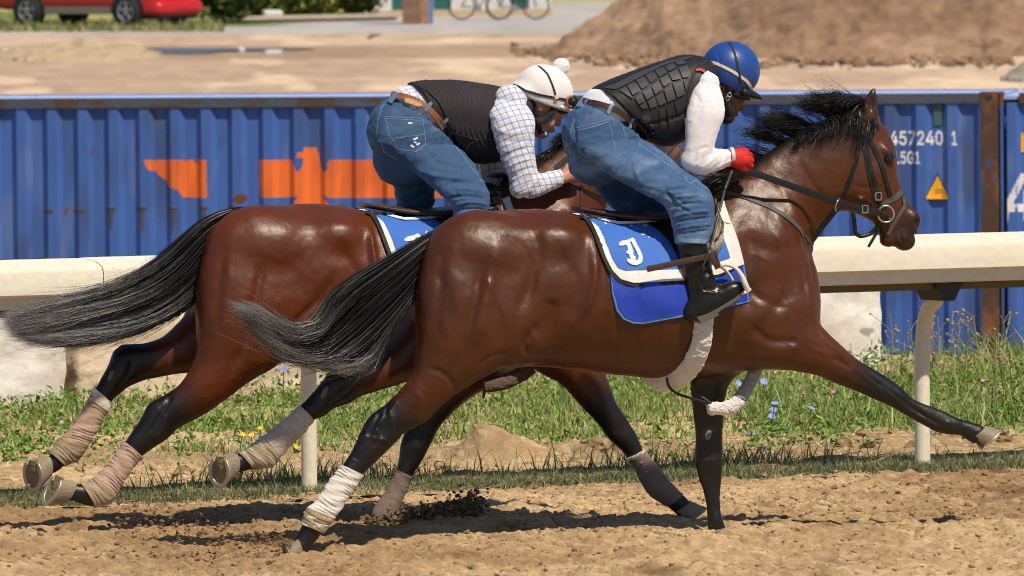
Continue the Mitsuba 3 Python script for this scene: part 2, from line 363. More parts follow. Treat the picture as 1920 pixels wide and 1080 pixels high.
def verge_z(x, y):
    s, q = sq(x, y)
    berm = .10 * np.exp(-((q - 1.9) / .55) ** 2) * np.clip(2.2 * (N3(s, q * .4, .9, 11) - .32), 0, 1.3)
    for (s0, q0), h, a in HUMP: berm = berm + h * np.exp(-((s - s0) / a) ** 2 - ((q - q0) / .28) ** 2) * (.5 + N3(x, y, 6.0, 17))
    rough = .05 * (N3(x, y, 4.0, 12) - .5) + .03 * (N3(x, y, 13.0, 13) - .5)
    fall = np.clip((y - 16.0) / 13, 0, 1); fall = fall * fall * (3 - 2 * fall)
    return track_base(x, y) + (berm + rough) * (1 - fall) + fall * ZL
def sheet(a, b, na, nb, fn):
    S, Q = np.meshgrid(np.linspace(*a, na), np.linspace(*b, nb), indexing='ij'); v = fn(S.ravel(), Q.ravel())
    i = (np.arange(na - 1)[:, None] * nb + np.arange(nb - 1)[None, :]).ravel(); f = np.vstack([np.stack([i, i + nb, i + nb + 1], 1), np.stack([i, i + nb + 1, i + 1], 1)])
    m = tm(v, f)
    return m if m.face_normals[:, 2].mean() > 0 else tm(v, f[:, ::-1])
QE = -.62                                                          # track edge, before the posts
def track_fn(S, Q):
    x, y = xy(S, Q); return np.stack([x, y, track_z(x, y)], 1)
def verge_fn(S, Q):
    x, y = xy(S, Q); return np.stack([x, y, verge_z(x, y) + .008], 1)
def soil_col(p):
    a = fbm(p.x * 1.4, p.y * .7, p.z * 9, octaves=3); b = fbm(p.x * 22, p.y * 9, p.z * 40, octaves=3); c = noise(p.x * 90, p.y * 60, p.z * 120)
    col = mix((.29, .19, .10), (.45, .325, .185), smoothstep(.3, .7, a))
    col = col * (.62 + .62 * b) * (.85 + .3 * c)
    wet = smoothstep(.60, .78, fbm(p.x * 3.1 + 9, p.y * 1.6, 3.3, octaves=3))
    return mix(col, col * mi.Color3f(.42, .36, .32), wet * .8)
bumped('track_soil', C(soil_col), .95, 1.0, lambda p: .006 * fbm(p.x * 70, p.y * 40, p.z * 70, octaves=2), eps=.004, specular=.12)
def verge_col(p):
    a = fbm(p.x * 1.1, p.y * .8, 2.0, octaves=3); b = fbm(p.x * 17, p.y * 8, p.z * 20, octaves=3)
    col = mix((.42, .30, .165), (.30, .205, .115), smoothstep(.35, .7, a)) * (.7 + .55 * b)
    return mix(col, (.50, .42, .27), smoothstep(.62, .75, noise(p.x * 45, p.y * 9, p.z * 30)) * .6)
bumped('verge_soil', C(verge_col), .95, 1.0, lambda p: .008 * fbm(p.x * 50, p.y * 30, p.z * 50, octaves=2), eps=.004, specular=.1)
def lot_col(p):
    w = 16 * (fbm(p.x * .05, p.y * .03, 1.0, octaves=3) - .5)
    y = p.y + w
    n = fbm(p.x * .22, p.y * .05, 5.0, octaves=3); m = fbm(p.x * .9, p.y * .12, 9.0, octaves=3)
    dirt = mix((.45, .345, .26), (.34, .255, .19), smoothstep(.38, .62, n)); dirt = mix(dirt, (.54, .43, .31), smoothstep(.58, .72, m) * .7) * (.8 + .4 * fbm(p.x * 2.5, p.y * .5, 1.0, octaves=2))
    dirt = mix(dirt, (.24, .165, .115), smoothstep(192, 198, y) * (1 - smoothstep(206, 212, y)) * .75)
    gravel = mix((.27, .27, .275), (.36, .355, .35), m)
    col = mix(dirt, gravel, smoothstep(214, 222, y + .5 * p.x))
    grass = mix((.10, .15, .035), (.30, .29, .12), smoothstep(.4, .65, fbm(p.x * .8, p.y * .15, 3.0, octaves=3)))
    g = smoothstep(228, 232, y) * (1 - smoothstep(-6.5, -4.5, p.x)) + smoothstep(262, 268, y)
    return mix(col, grass, dr.minimum(g, 1.0)) * .84
bumped('lot_soil', C(lot_col), .95, 1.0, lambda p: .03 * fbm(p.x * 3, p.y * 1.5, 0.0, octaves=3), eps=.05, specular=.1)

def struct(name, label, mesh, m, smooth=True):
    labels[name] = {'label': label, 'kind': 'structure'}; put(name, mesh, m, smooth)
struct('race_track', 'loose brown dirt race track churned up by hooves', cat([
    sheet((-5.2, 6.4), (-6.6, QE), 740, 340, track_fn), sheet((-60, 60), (-40, QE - .02), 60, 40, lambda S, Q: np.stack([*xy(S, Q), track_base(*xy(S, Q)) - .10 + 0 * S], 1))]), 'track_soil')
struct('verge', 'bare sandy soil of the verge under the grass beyond the rail', cat([
    sheet((-4.6, 6.6), (QE - .05, 5.0), 420, 150, verge_fn), sheet((-5, 14), (4.96, 16), 200, 90, verge_fn),
    sheet((-60, 60), (QE - .05, 60), 60, 60, lambda S, Q: verge_fn(S, Q) - [0, 0, .05])]), 'verge_soil')
X, Y = None, None
struct('lot', 'flat tan dirt yard with grey gravel behind the container', sheet((-400, 400), (46, 1600), 80, 200, lambda x, y: np.stack([x, y, 0 * x + ZL - .01], 1)), 'lot_soil')

# loose clods on the track
def clod(seed, sub=1):
    m = trimesh.creation.icosphere(subdivisions=sub); v = m.vertices; k = .35 + 1.3 * meshkit.noise(v * 2.3 + seed * 7.3, seed); return v * k[:, None] * [1, 1, .75], m.faces
CL = [clod(i) for i in range(8)]; CS = [clod(i, 0) for i in range(8)]
def scatter(pos, size, seed, CL=CL):
    r = np.random.default_rng(seed); V, F, n = [], [], 0
    for p, s in zip(pos, size):
        v, f = CL[r.integers(8)]; a = r.random() * 6.28; c, sn = math.cos(a), math.sin(a)
        V.append((v * s) @ np.array([[c, -sn, 0], [sn, c, 0], [0, 0, 1]]) + p); F.append(f + n); n += len(v)
    return tm(np.vstack(V), np.vstack(F))
r = np.random.default_rng(21); n = 17000
S, Q = r.uniform(-4.2, 5.6, n), r.uniform(-6.2, QE + .15, n); x, y = xy(S, Q)
keep = (N3(x, y, 2.2, 31) + .25 * r.random(n)) > .52; x, y = x[keep], y[keep]
size = .0035 + .012 * r.random(len(x)) ** 4
labels['dirt_clods'] = {'label': 'loose crumbs and clods of soil lying on the track', 'category': 'soil', 'kind': 'stuff'}
put('dirt_clods', scatter(np.stack([x, y, track_z(x, y) + size * .25], 1), size, 3, CS), 'track_soil', 50)
r = np.random.default_rng(22); n = 700; S, Q = r.uniform(-4.0, 6, n), r.normal(1.5, .55, n); x, y = xy(S, Q); size = .006 + .045 * r.random(n) ** 6
labels['verge_clods'] = {'label': 'lumps of dry earth on the bare strip behind the rail posts', 'category': 'earth', 'kind': 'stuff'}
put('verge_clods', scatter(np.stack([x, y, verge_z(x, y) + size * .2], 1), size, 4), 'verge_soil', 50)

# ================================================================== grass and weeds
def blades(x, y, z, h, w, lean, seed, seg=2, curve=.5):
    r = np.random.default_rng(seed); n = len(x); a = r.random(n) * 6.283; b = r.random(n) * 6.283
    d = np.stack([np.cos(b), np.sin(b)], 1); sd = np.stack([np.cos(a), np.sin(a)], 1)
    V = np.zeros((n, seg * 2 + 1, 3)); s = np.linspace(0, 1, seg + 1)
    for i, k in enumerate(s):
        off = (lean * h * (k ** (1 + curve)))[:, None] * d; zz = z + h * k * (1 - .25 * lean * k)
        ww = w * (1 - k) ** .6
        if i < seg:
            for j, q in enumerate((-1, 1)):
                V[:, 2 * i + j, 0] = x + off[:, 0] + q * ww * sd[:, 0]; V[:, 2 * i + j, 1] = y + off[:, 1] + q * ww * sd[:, 1]; V[:, 2 * i + j, 2] = zz
        else: V[:, -1] = np.stack([x + off[:, 0], y + off[:, 1], zz], 1)
    f = []
    for i in range(seg - 1): f += [[2 * i, 2 * i + 1, 2 * i + 3], [2 * i, 2 * i + 3, 2 * i + 2]]
    f.append([2 * seg - 2, 2 * seg - 1, 2 * seg]); f = np.array(f)
    F = (np.arange(n)[:, None, None] * (seg * 2 + 1) + f).reshape(-1, 3)
    return V.reshape(-1, 3), F, seg * 2 + 1
def leaf_mat(name, dt=.6):
    mat(name, type='twosided', bsdf={'type': 'principled', 'base_color': VC, 'roughness': .6, 'specular': .25})
leaf_mat('grass_leaf')
def grass(key, label, x, y, h, w, lean, pal, seed, lift=0.0):
    r = np.random.default_rng(seed + 100); V, F, k = blades(x, y, verge_z(x, y) - .004 + lift, h, w, lean, seed)
    pal = np.array(pal); c = pal[r.integers(0, len(pal), len(x))] * (.7 + .6 * r.random((len(x), 1)))
    labels[key] = {'label': label, 'category': 'grass', 'kind': 'stuff'}
    put(key, tm(V, F), 'grass_leaf', color=np.repeat(c, k, 0))
r = np.random.default_rng(5)
n = 52000; S, Q = r.uniform(-4.2, 6.2, n), QE + .02 + (np.abs(r.normal(0, .52, n))); x, y = xy(S, Q)
keep = (N3(S, Q, 1.6, 41) + .3 * r.random(n) - .30 * np.clip(Q - .2, 0, 2) - .25 * np.exp(-((Q - QE) / .12) ** 2)) > .42; x, y = x[keep], y[keep]; n = len(x)
grass('short_grass', 'strip of short bluish green grass along the track edge', x, y, .02 + .055 * r.random(n) ** 1.3, .0022 + .0022 * r.random(n), r.uniform(.2, 1.1, n), [(.085, .125, .055), (.12, .16, .07), (.17, .19, .10), (.30, .27, .15), (.07, .11, .05)], 1)
n = 150000; S, Q = r.uniform(-4.6, 12.5, n), 1.25 + 12.5 * r.random(n) ** 1.25; x, y = xy(S, Q)
dens = N3(S, Q * .5, .55, 43) + .35 * (N3(S, Q, 2.5, 44) - .5) + .10 * np.clip(Q - 1.6, -1, 2.0) - .42 * np.exp(-((Q - 1.5) / .85) ** 2) * (.55 + .9 * N3(S, Q * .3, .7, 48))
dens = dens - sum(.5 * np.exp(-((S - s0) / (1.6 * a)) ** 2 - ((Q - q0) / .5) ** 2) for (s0, q0), h, a in HUMP)
keep = (dens + .25 * r.random(n) > .69) & (np.abs(x) < 3.4) & (y < 17); S, Q, x, y = S[keep], Q[keep], x[keep], y[keep]; n = len(x)
tall = np.clip(.12 + 2.3 * (N3(S, Q, 1.0, 45) - .33) + .3 * (x > 1.2), .15, 1.9) * np.clip((Q - .9) / 2.0, .3, 1.15)
grass('verge_grass', 'rough green grass growing behind the rail', x, y, (.05 + .19 * r.random(n) ** 1.5) * tall, .003 + .0032 * r.random(n), r.uniform(.15, 1.0, n), [(.13, .24, .04), (.19, .32, .06), (.25, .36, .09), (.32, .37, .14), (.44, .41, .22), (.10, .19, .035)], 2)
# taller dark tufts round the post feet
n = 1600; pick = r.integers(0, 2, n); S = np.where(pick == 0, .28, 2.62) + r.normal(0, .42, n) - .25 * pick; Q = .25 + np.abs(r.normal(0, .38, n)); x, y = xy(S, Q)
grass('post_grass', 'taller dark green tufts around the feet of the rail posts', x, y, .04 + .16 * r.random(n) ** 1.3, .002 + .003 * r.random(n), r.uniform(.2, 1.0, n), [(.09, .16, .05), (.13, .21, .06), (.17, .25, .08), (.32, .31, .17)], 6)
# broad weed leaves
n = 60000; S, Q = r.uniform(-4.4, 11, n), 1.3 + 9.5 * r.random(n) ** 1.3; x, y = xy(S, Q); keep = (N3(S, Q, .9, 47) + .2 * r.random(n) + .12 * (x > 1.15) - .25 * np.exp(-((Q - 1.5) / .7) ** 2) > .62) & (np.abs(x) < 3.2) & (y < 15); S, Q, x, y = S[keep], Q[keep], x[keep], y[keep]; n = len(x)
def leaves(c, L, W, seed, pal, updir=.5):
    r = np.random.default_rng(seed); n = len(c); d = r.normal(size=(n, 3)); d[:, 2] = np.abs(d[:, 2]) * updir + .1; d /= np.linalg.norm(d, axis=1, keepdims=True)
    s = np.cross(d, r.normal(size=(n, 3))); s /= np.linalg.norm(s, axis=1, keepdims=True); nn = np.cross(d, s)
    V = np.stack([c, c + d * (L * .45)[:, None] + s * W[:, None] + nn * (L * .06)[:, None], c + d * L[:, None] - nn * (L * .12)[:, None], c + d * (L * .45)[:, None] - s * W[:, None] + nn * (L * .06)[:, None]], 1)
    F = (np.arange(n)[:, None, None] * 4 + np.array([[0, 1, 2], [0, 2, 3]])).reshape(-1, 3)
    pal = np.array(pal); col = pal[r.integers(0, len(pal), n)] * (.7 + .6 * r.random((n, 1)))
    return tm(V.reshape(-1, 3), F), np.repeat(col, 4, 0)
z = verge_z(x, y) + r.random(n) ** 1.2 * (.05 + .17 * meshkit.noise(np.stack([x * 3, y * 2, 0 * x], -1), 49)) * np.clip(Q / 2.5, .3, 1)
m, c = leaves(np.stack([x, y, z], 1), .018 + .035 * r.random(n), .005 + .008 * r.random(n), 8, [(.11, .24, .035), (.15, .30, .05), (.20, .32, .07), (.08, .17, .025)])
labels['verge_weeds'] = {'label': 'low broad leaved green weeds among the grass', 'category': 'weeds', 'kind': 'stuff'}
put('verge_weeds', m, 'grass_leaf', color=c)
# straw and dead stalks lying about
n = 4200; S, Q = r.uniform(-4.2, 6.2, n), r.uniform(QE - .25, 2.6, n); x, y = xy(S, Q); a = r.normal(0, .5, n); L = .03 + .09 * r.random(n)
c0 = np.stack([x, y, verge_z(x, y) + .012], 1); dd = np.stack([np.cos(a), np.sin(a), .12 * r.normal(size=n)], 1) * L[:, None]; wv = np.array([0, 0, .0018])
V = np.stack([c0 - dd, c0 + dd - wv, c0 + dd + wv], 1).reshape(-1, 3)
labels['straw'] = {'label': 'pale dry straw scattered along the track edge', 'category': 'straw', 'kind': 'stuff'}
put('straw', tm(V, np.arange(3 * n).reshape(-1, 3)), 'grass_leaf', color=np.repeat(np.array([.5, .42, .25]) * (.6 + .7 * r.random((n, 1))), 3, 0))

# flowers one can point at
princ('stem_green', (.12, .17, .06), .7); princ('stem_dry', (.30, .25, .14), .8); princ('seed_brown', (.34, .27, .18), .9)
princ('petal_blue', (.28, .33, .78), .7); princ('petal_yellow', (.85, .52, .02), .7); princ('petal_pink', (.62, .25, .45), .7)
def disc_flower(c, R, k, tilt, rgen, cup=.25):
    ms = []; ax = np.array([tilt[0], tilt[1], 1.0]); ax /= np.linalg.norm(ax); a = np.cross(ax, [0, 1, 0]); a /= np.linalg.norm(a); b = np.cross(ax, a)
    V, F = [], []
    for i in range(k):
        t = i / k * 6.283 + rgen.random() * .2; d = a * math.cos(t) + b * math.sin(t); s = np.cross(ax, d); n = len(V)
        V += [c, c + d * R * .6 + s * R * .26 + ax * R * cup * .5, c + d * R + ax * R * cup, c + d * R * .6 - s * R * .26 + ax * R * cup * .5, c + d * R * .5 - ax * R * .08]
        F += [[n, n + 1, n + 4], [n + 1, n + 2, n + 4], [n + 2, n + 3, n + 4], [n + 3, n, n + 4], [n, n + 2, n + 1], [n, n + 3, n + 2]]
    return tm(V, F)
def flower(px, py, depth, mt, R, k, label, cat_, group, seed):
    rg = np.random.default_rng(seed); p = at_depth(px, py, depth); g = np.array([p[0] + .02 * rg.normal(), p[1] + .03, float(verge_z(np.array([p[0]]), np.array([p[1]]))[0]) - .01])
    t = thing(cat_.replace(' ', '_'), label, cat_, group)
    mid = (p + g) / 2 + [.012 * rg.normal(), 0, 0]
    part(t, 'stem', rod([g, mid, p - [0, 0, .004]], .0028, 5, .03), 'stem_green', True)
    part(t, 'flower_head', disc_flower(p, R, k, rg.normal(size=2) * .3 + [0, -.8], rg), mt)
    for q in range(3):
        c = g + (p - g) * (.25 + .2 * q); m, _ = leaves(np.array([c]), np.array([.05]), np.array([.008]), seed * 7 + q, [(.1, .2, .04)]); part(t, 'leaf', m, 'stem_green')
for i, (px, py, lab) in enumerate([(1432, 716, 'blue chicory flower just right of the fleece breastplate strap'), (1453, 757, 'uppermost blue chicory flower of the cluster between the forelegs'), (1450, 769, 'middle blue chicory flower of the cluster between the forelegs'), (1447, 781, 'lowest blue chicory flower of the cluster between the forelegs'),
                             (1521, 766, 'single blue chicory flower below the outstretched foreleg'), (1408, 814, 'blue chicory flower low beside the upright foreleg'), (1443, 818, 'pale blue chicory flower low over the bare soil'), (1465, 826, 'lowest blue chicory flower over the bare soil'), (532, 692, 'blue chicory flower beside the rail post under the tail'), (1385, 720, 'blue chicory flower half hidden behind the fleece strap')]):
    flower(px, py, 7.4 + .1 * i, 'petal_blue', .022, 11, lab, 'chicory flower', 'blue chicory flowers in the verge', 50 + i)
for i, (px, py, lab) in enumerate([(455, 815, 'yellow dandelion left of its neighbour on the verge'), (471, 816, 'larger yellow dandelion on the verge left of the post'), (557, 838, 'yellow dandelion right beside the cream rail post'), (488, 803, 'small orange yellow dandelion high in the verge grass')]):
    flower(px, py, 5.9, 'petal_yellow', .016, 13, lab, 'dandelion', 'yellow dandelions in the verge', 70 + i)
for i, (px, py, lab) in enumerate([(1666, 692, 'pink clover head in front of the white block edge'), (1563, 735, 'pink clover head under the outstretched foreleg'), (115, 792, 'pink clover head in grass at the far left'), (1843, 714, 'pale pink clover head near the right edge'), (1508, 737, 'pale clover head left of the pink one')]):
    flower(px, py, 8.6, 'petal_pink', .013, 14, lab, 'clover flower', 'pink clover heads in the verge', 80 + i)
# dry seed-head weeds before the container
rg = np.random.default_rng(91)
for i in range(26):
    px = rg.uniform(1660, 1915) if i < 20 else rg.uniform(20, 420); top = rg.uniform(585, 680) if i < 20 else rg.uniform(690, 745); d = rg.uniform(11, 14)
    p = at_depth(px, top, d); g = np.array([p[0] + rg.normal() * .05, p[1], float(verge_z(np.array([p[0]]), np.array([d]))[0]) - .02])
    t = thing('seed_weed', 'thin dry weed stem with brown seed heads in front of the container' if i < 20 else 'thin dry weed stem in the grass before the pale blocks', 'weed', 'dry weeds before the container' if i < 20 else 'dry weeds before the pale blocks')
    mid = (p + g) / 2 + [rg.normal() * .03, 0, 0]; pts = smooth_path(np.array([g, mid, p]), .02)
    part(t, 'stem', rod(pts, .0030, 5), 'stem_dry' if i % 3 else 'stem_green', True)
    for k in range(rg.integers(3, 7)):
        b = pts[int(len(pts) * rg.uniform(.45, .95))]; e = b + [rg.normal() * .06, rg.normal() * .04, .03 + .08 * rg.random()]
        part(t, 'twig', rod([b, (b + e) / 2 + [0, 0, .008], e], .0018, 4), 'stem_dry')
        v, f = CL[k % 8]; part(t, 'seed_head', tm(v * rg.uniform(.006, .011) * [1, 1, 1.3] + e, f), 'seed_brown', True)

# ================================================================== rail
def cream_col(p): return mix((.82, .78, .66), (.75, .70, .56), fbm(p.x * 3, p.y * 3, p.z * 6, octaves=3)) * (.94 + .12 * noise(p.x * 40, p.y * 40, p.z * 40))
bumped('cream_paint', C(cream_col), .45, 1.0, lambda p: .0006 * noise(p.x * 60, p.y * 60, p.z * 60), specular=.4)
princ('brown_steel', (.13, .10, .05), .6); princ('bracket_black', (.03, .028, .025), .6)
FRAIL = Frame(A0[0], A0[1], RAILYAW)
top_l = FRAIL.loc(0, 489, .29)[2]; top_r = FRAIL.loc(1900, 436, .29)[2]
RT = (top_l + top_r) / 2
prof = [(t - .13, z) for t, z in [(.53, -.035), (.545, -.06), (.545, -.155), (.52, -.165), (.50, -.165), (.50, -.215), (.47, -.225), (.16, -.225), (.14, -.165), (.12, -.15), (.12, -.06), (.16, -.02), (.30, 0.0), (.46, -.012)]]
rail = thing('track_rail', 'cream plastic running rail with overhanging top along the track', 'rail')
def extrude_u(prof, u0, u1, slope=0.0):
    P = np.array(prof); n = len(P); V = np.vstack([np.c_[np.full(n, u0), P[:, 0], P[:, 1] + slope * u0], np.c_[np.full(n, u1), P[:, 0], P[:, 1] + slope * u1]])
    tri = trimesh.creation.triangulate_polygon(Polygon(P), engine='earcut')
    vv, ff = tri; k = cKDTree(P).query(vv)[1]; ff = k[ff]; j = np.arange(n); k2 = (j + 1) % n
    return fixed(tm(V, np.vstack([ff[:, ::-1], ff + n, np.stack([j, k2, k2 + n], 1), np.stack([j, k2 + n, j + n], 1)])))
u_l, u_r = FRAIL.loc(0, 489, .29)[0], FRAIL.loc(1900, 436, .29)[0]; SL = (top_r - top_l) / (u_r - u_l)
cap = [(t, z + top_l - SL * u_l) for t, z in prof]
for ua, ub in ((-30, -7.2), (-7.195, -1.25), (-1.245, 4.6), (4.605, 30)):
    part(rail, 'cover_rail', toworld(FRAIL, extrude_u(cap, ua, ub, SL)), 'cream_paint', 35)
part(rail, 'fixing_rail', toworld(FRAIL, extrude_u([(.27, -.222 + top_l - SL * u_l), (.27, -.262 + top_l - SL * u_l), (.09, -.262 + top_l - SL * u_l), (.09, -.222 + top_l - SL * u_l)], -30, 30, SL)), 'brown_steel')
for i, (px, py) in enumerate([(580, 921), (1730, 876)]):
    g = at_height(px, py, 0); u = (g - FRAIL.q) @ FRAIL.h; zt = top_l - SL * u_l + SL * u - .26
    pts = FRAIL.world(np.array([[u, 0, -.15], [u, 0, .45], [u, .02, .66], [u - .002, .07, .76], [u - .005, .14, zt - .06], [u - .006, .18, zt]]))
    po = thing('rail_post', ('left' if i == 0 else 'right') + ' cream tubular post bending up to carry the rail', 'post')
    part(po, 'tube', rod(pts, .037, 20, .02), 'cream_paint', True)
    b = np.array([[-.075, .0], [.075, .0], [.03, -.085], [-.03, -.085]]); pr = [(x0 + u - .02, z0 + zt + .03) for x0, z0 in b]
    V = [(a[0], t, a[1]) for t in (.08, .30) for a in pr]; f = [[0, 1, 2], [0, 2, 3], [4, 6, 5], [4, 7, 6]] + [q for k in range(4) for q in ([k, (k + 1) % 4 + 4, (k + 1) % 4], [k, k + 4, (k + 1) % 4 + 4])]
    part(po, 'bracket', toworld(FRAIL, tm(V, f)), 'bracket_black')

# ================================================================== concrete blocks
def block_col(a, b):
    def fn(p):
        n = fbm(p.x * 3, p.y * 3, p.z * 5, octaves=3); q = fbm(p.x * 26, p.y * 26, p.z * 30, octaves=3)
        c = mix(a, b, smoothstep(.3, .7, n)); c = c * (.82 + .32 * q)
        return mix(c, (.20, .18, .14), smoothstep(.66, .80, fbm(p.x * 9 + 3, p.y * 9, p.z * 14, octaves=3)) * .7)
    return C(fn)
bumped('block_white', block_col((.80, .79, .75), (.66, .62, .54)), .9, 1.0, lambda p: .010 * fbm(p.x * 14, p.y * 14, p.z * 16, octaves=3), eps=.006, specular=.15)
bumped('block_cream', block_col((.74, .62, .47), (.62, .50, .36)), .9, 1.0, lambda p: .016 * fbm(p.x * 10, p.y * 10, p.z * 16, octaves=3), eps=.006, specular=.15)
B0, B1 = at_height(60, 768, 0), at_height(1600, 694, 0); BD = B1 - B0; BY = math.degrees(math.atan2(BD[1], BD[0])); FB = Frame(B0[0], B0[1], BY)
for x0, x1, yt, mt, lab in ((-260, 128, 577, 'block_white', 'white painted concrete block at the far left under the tail'), (150, 690, 585, 'block_cream', 'long cream concrete block behind the galloping hind legs'), (712, 1150, 560, 'block_white', 'white concrete block seen under the horses bellies'), (1172, 1660, 527, 'block_white', 'rough white concrete block in front of the horse chest')):
    ua, ub = FB.loc(x0, 650, 0)[0], FB.loc(x1, 650, 0)[0]; zt = FB.loc((x0 + x1) / 2 if x0 > 0 else 60, yt, 0)[2]
    m = trimesh.creation.box(bounds=[[ua, -.75, -.2], [ub, 0, zt]])
    for _ in range(5): m = m.subdivide()
    v = m.vertices.copy(); c = (np.array([ua, -.75, -.2]) + [ub, 0, zt]) / 2; hf = (np.array([ub, 0, zt]) - [ua, -.75, -.2]) / 2
    l = v - c; rr = .05; inner = np.clip(l, -(hf - rr), hf - rr); d = l - inner; L = np.linalg.norm(d, axis=1, keepdims=True); v = c + inner + np.where(L > rr * .999, d / np.maximum(L, 1e-9) * rr, d)
    v += (meshkit.fbm(v * 5, 3, 3)[:, None] - .5) * .05 * (d / np.maximum(L, 1e-9)); 
    solo('concrete_block', lab, 'concrete block', toworld(FB, tm(v, m.faces)), mt, 40, group='pale concrete blocks beside the track')

# ================================================================== containers
CY = 52.5
pc = at_depth(1872, 172, CY); ZT = pc[2]; ZB = ZT - 2.591; FC = Frame(pc[0], pc[1], -7.0)
def box_col(p):
    n = fbm(p.x * 1.1, p.y, p.z * .5, octaves=3); f = fbm(p.x * 8, p.y * 8, p.z * 1.3, octaves=3)
    c = mix((.045, .115, .38), (.065, .155, .47), n)
    c = mix(c, (.14, .20, .36), smoothstep(.58, .75, f) * .5)                                   # chalky, weathered paint
    c = mix(c, (.05, .062, .10), smoothstep(.60, .72, fbm(p.x * 3.2 + 4, p.y * 3, p.z * 1.1, octaves=3)) * .55)   # grime streaks
    c = mix(c, (.045, .055, .085), smoothstep(.50, .66, fbm(p.x * 2.1 + 9, p.y * 2, p.z * .55 + 3, octaves=4)) * .5)
    rs = smoothstep(.70, .76, fbm(p.x * 6 + 7, p.y * 6, p.z * 7, octaves=3)) * smoothstep(.52, .6, noise(p.x * 1.4, 3.0, p.z * .6))
    return mix(c, (.13, .055, .025), rs)
bumped('box_blue', C(box_col), .5, 1.0, lambda p: .004 * fbm(p.x * 4, p.y * 4, p.z * 3, octaves=2), eps=.01, specular=.35)
def rail_col(p):
    f = fbm(p.x * 2.6, p.y * 2, p.z * 9, octaves=3)
    return mix(mix((.045, .055, .085), (.085, .10, .13), f), (.07, .045, .032), smoothstep(.50, .60, fbm(p.x * 5 + 2, p.y * 5, p.z * 12, octaves=3)))
bumped('box_rail', C(rail_col), .6, 1.0, lambda p: .003 * noise(p.x * 20, p.y * 20, p.z * 20))
def rust_col(p):
    f = fbm(p.x * 9, p.y * 9, p.z * 5, octaves=3)
    return mix(mix((.075, .042, .028), (.19, .082, .038), smoothstep(.45, .75, f)), (.05, .07, .13), smoothstep(.60, .68, fbm(p.x * 7 + 5, p.y * 7, p.z * 3.2, octaves=3)))
princ('box_grime', C(lambda p: mix((.05, .055, .075), (.10, .062, .045), noise(p.x * 30, p.y * 30, p.z * 30))), .8)
princ('box_streak', C(lambda p: mix((.045, .065, .13), (.075, .07, .085), fbm(p.x * 30, p.y * 30, p.z * 4, octaves=3))), .7)
bumped('box_rust', C(rust_col), .9, 1.0, lambda p: .003 * fbm(p.x * 40, p.y * 40, p.z * 40, octaves=2))
princ('box_orange', C(lambda p: mix((.80, .17, .03), (.62, .13, .03), smoothstep(.35, .7, fbm(p.x * 6, p.y * 6, p.z * 2, octaves=3)))), .5)
princ('box_white', C(lambda p: mix((.78, .78, .78), (.55, .56, .60), smoothstep(.45, .75, fbm(p.x * 14, p.y * 14, p.z * 6, octaves=3)))), .6)
princ('box_yellow', (.80, .42, .02), .5); princ('box_black', (.02, .02, .02), .6); princ('roof_blue', (.30, .40, .70), .5); princ('vent_teal', (.05, .12, .13), .5)
def container(u0, u1, right_post, label):
    t = thing('shipping_container', label, 'shipping container')
    pu, pt = [], []; u = u0 + .06; x = 0
    seq = [(.082, 0, 0), (.050, 0, 1), (.096, 1, 1), (.050, 1, 0)]
    while u < u1 - .06:
        for w, a, b in seq:
            pu.append(u); pt.append(-.048 * a - .012); u += w
    pu.append(u1 - .055); pt.append(-.012); pu, pt = np.array(pu), np.array(pt); k = pu <= u1 - .05; pu, pt = pu[k], pt[k]; n = len(pu)
    zs = np.linspace(ZB + .14, ZT - .095, 12); V = np.stack([np.tile(pu, (12, 1)), np.tile(pt, (12, 1)), np.tile(zs[:, None], (1, n))], -1)
    V[..., 1] += .006 * (meshkit.noise(np.stack([V[..., 0] * 2.1, V[..., 2] * 2.4, V[..., 0] * 0], -1), 4) - .5) * ((V[..., 2] > ZB + .2) & (V[..., 2] < ZT - .15))
    i = (np.arange(11)[:, None] * n + np.arange(n - 1)).ravel(); wall = tm(V.reshape(-1, 3), np.vstack([np.stack([i, i + 1, i + n + 1], 1), np.stack([i, i + n + 1, i + n], 1)]))
    part(t, 'side_wall', tm(FC.world(wall.vertices), wall.faces[:, ::-1]), 'box_blue')
    bw = lambda a, b: toworld(FC, box(a, b))
    part(t, 'top_rail', bw([u0 + .17, -.06, ZT - .10], [u1 - .17, 0.004, ZT - .012]), 'box_rail'); part(t, 'bottom_rail', bw([u0 + .17, -.06, ZB], [u1 - .17, .004, ZB + .15]), 'box_rail')
    part(t, 'roof', bw([u0 + .02, -2.42, ZT - .07], [u1 - .02, -.062, ZT - .042]), 'roof_blue'); part(t, 'back_wall', bw([u0 + .02, -2.43, ZB], [u1 - .02, -2.38, ZT - .035]), 'box_blue')
    for a in (u0, u1): 
        s = 1 if a == u0 else -1; w_ = .03 if (a == u0 and not right_post) else .165; c = sorted((a, a + s * w_)); g = sorted((a + s * .003, a + s * (w_ - .005)))
        part(t, 'corner_post', bw([g[0], -.14, ZB + .118], [g[1], .001, ZT - .118]), 'box_rust' if right_post else 'box_blue')
        part(t, 'end_wall', bw([a + s * .05 - .02, -2.3, ZB + .1], [a + s * .05 + .02, -.15, ZT - .06]), 'box_blue')
        for zz in (ZB, ZT - .118):
            cm = box([c[0], -.162, zz], [c[1], .008, zz + .118]); k = part(t, 'corner_casting', toworld(FC, cm), 'box_rust')
            if w_ > .1: part(k, 'slot', toworld(FC, skin(np.stack([np.stack([(c[0] + c[1]) / 2 + .032 * np.cos(th), np.full(16, tt), zz + .062 + .026 * np.sin(th)], 1) for th in [np.arange(16) / 16 * 6.2832] for tt in (-.02, .0095)]))), 'box_black')
    return t, wall
c1, wall1 = container(-12.19, 0.0, True, 'long blue corrugated shipping container with orange winged emblem')
c2, wall2 = container(.012, 12.2, False, 'second blue shipping container at the right edge with large white figure four')
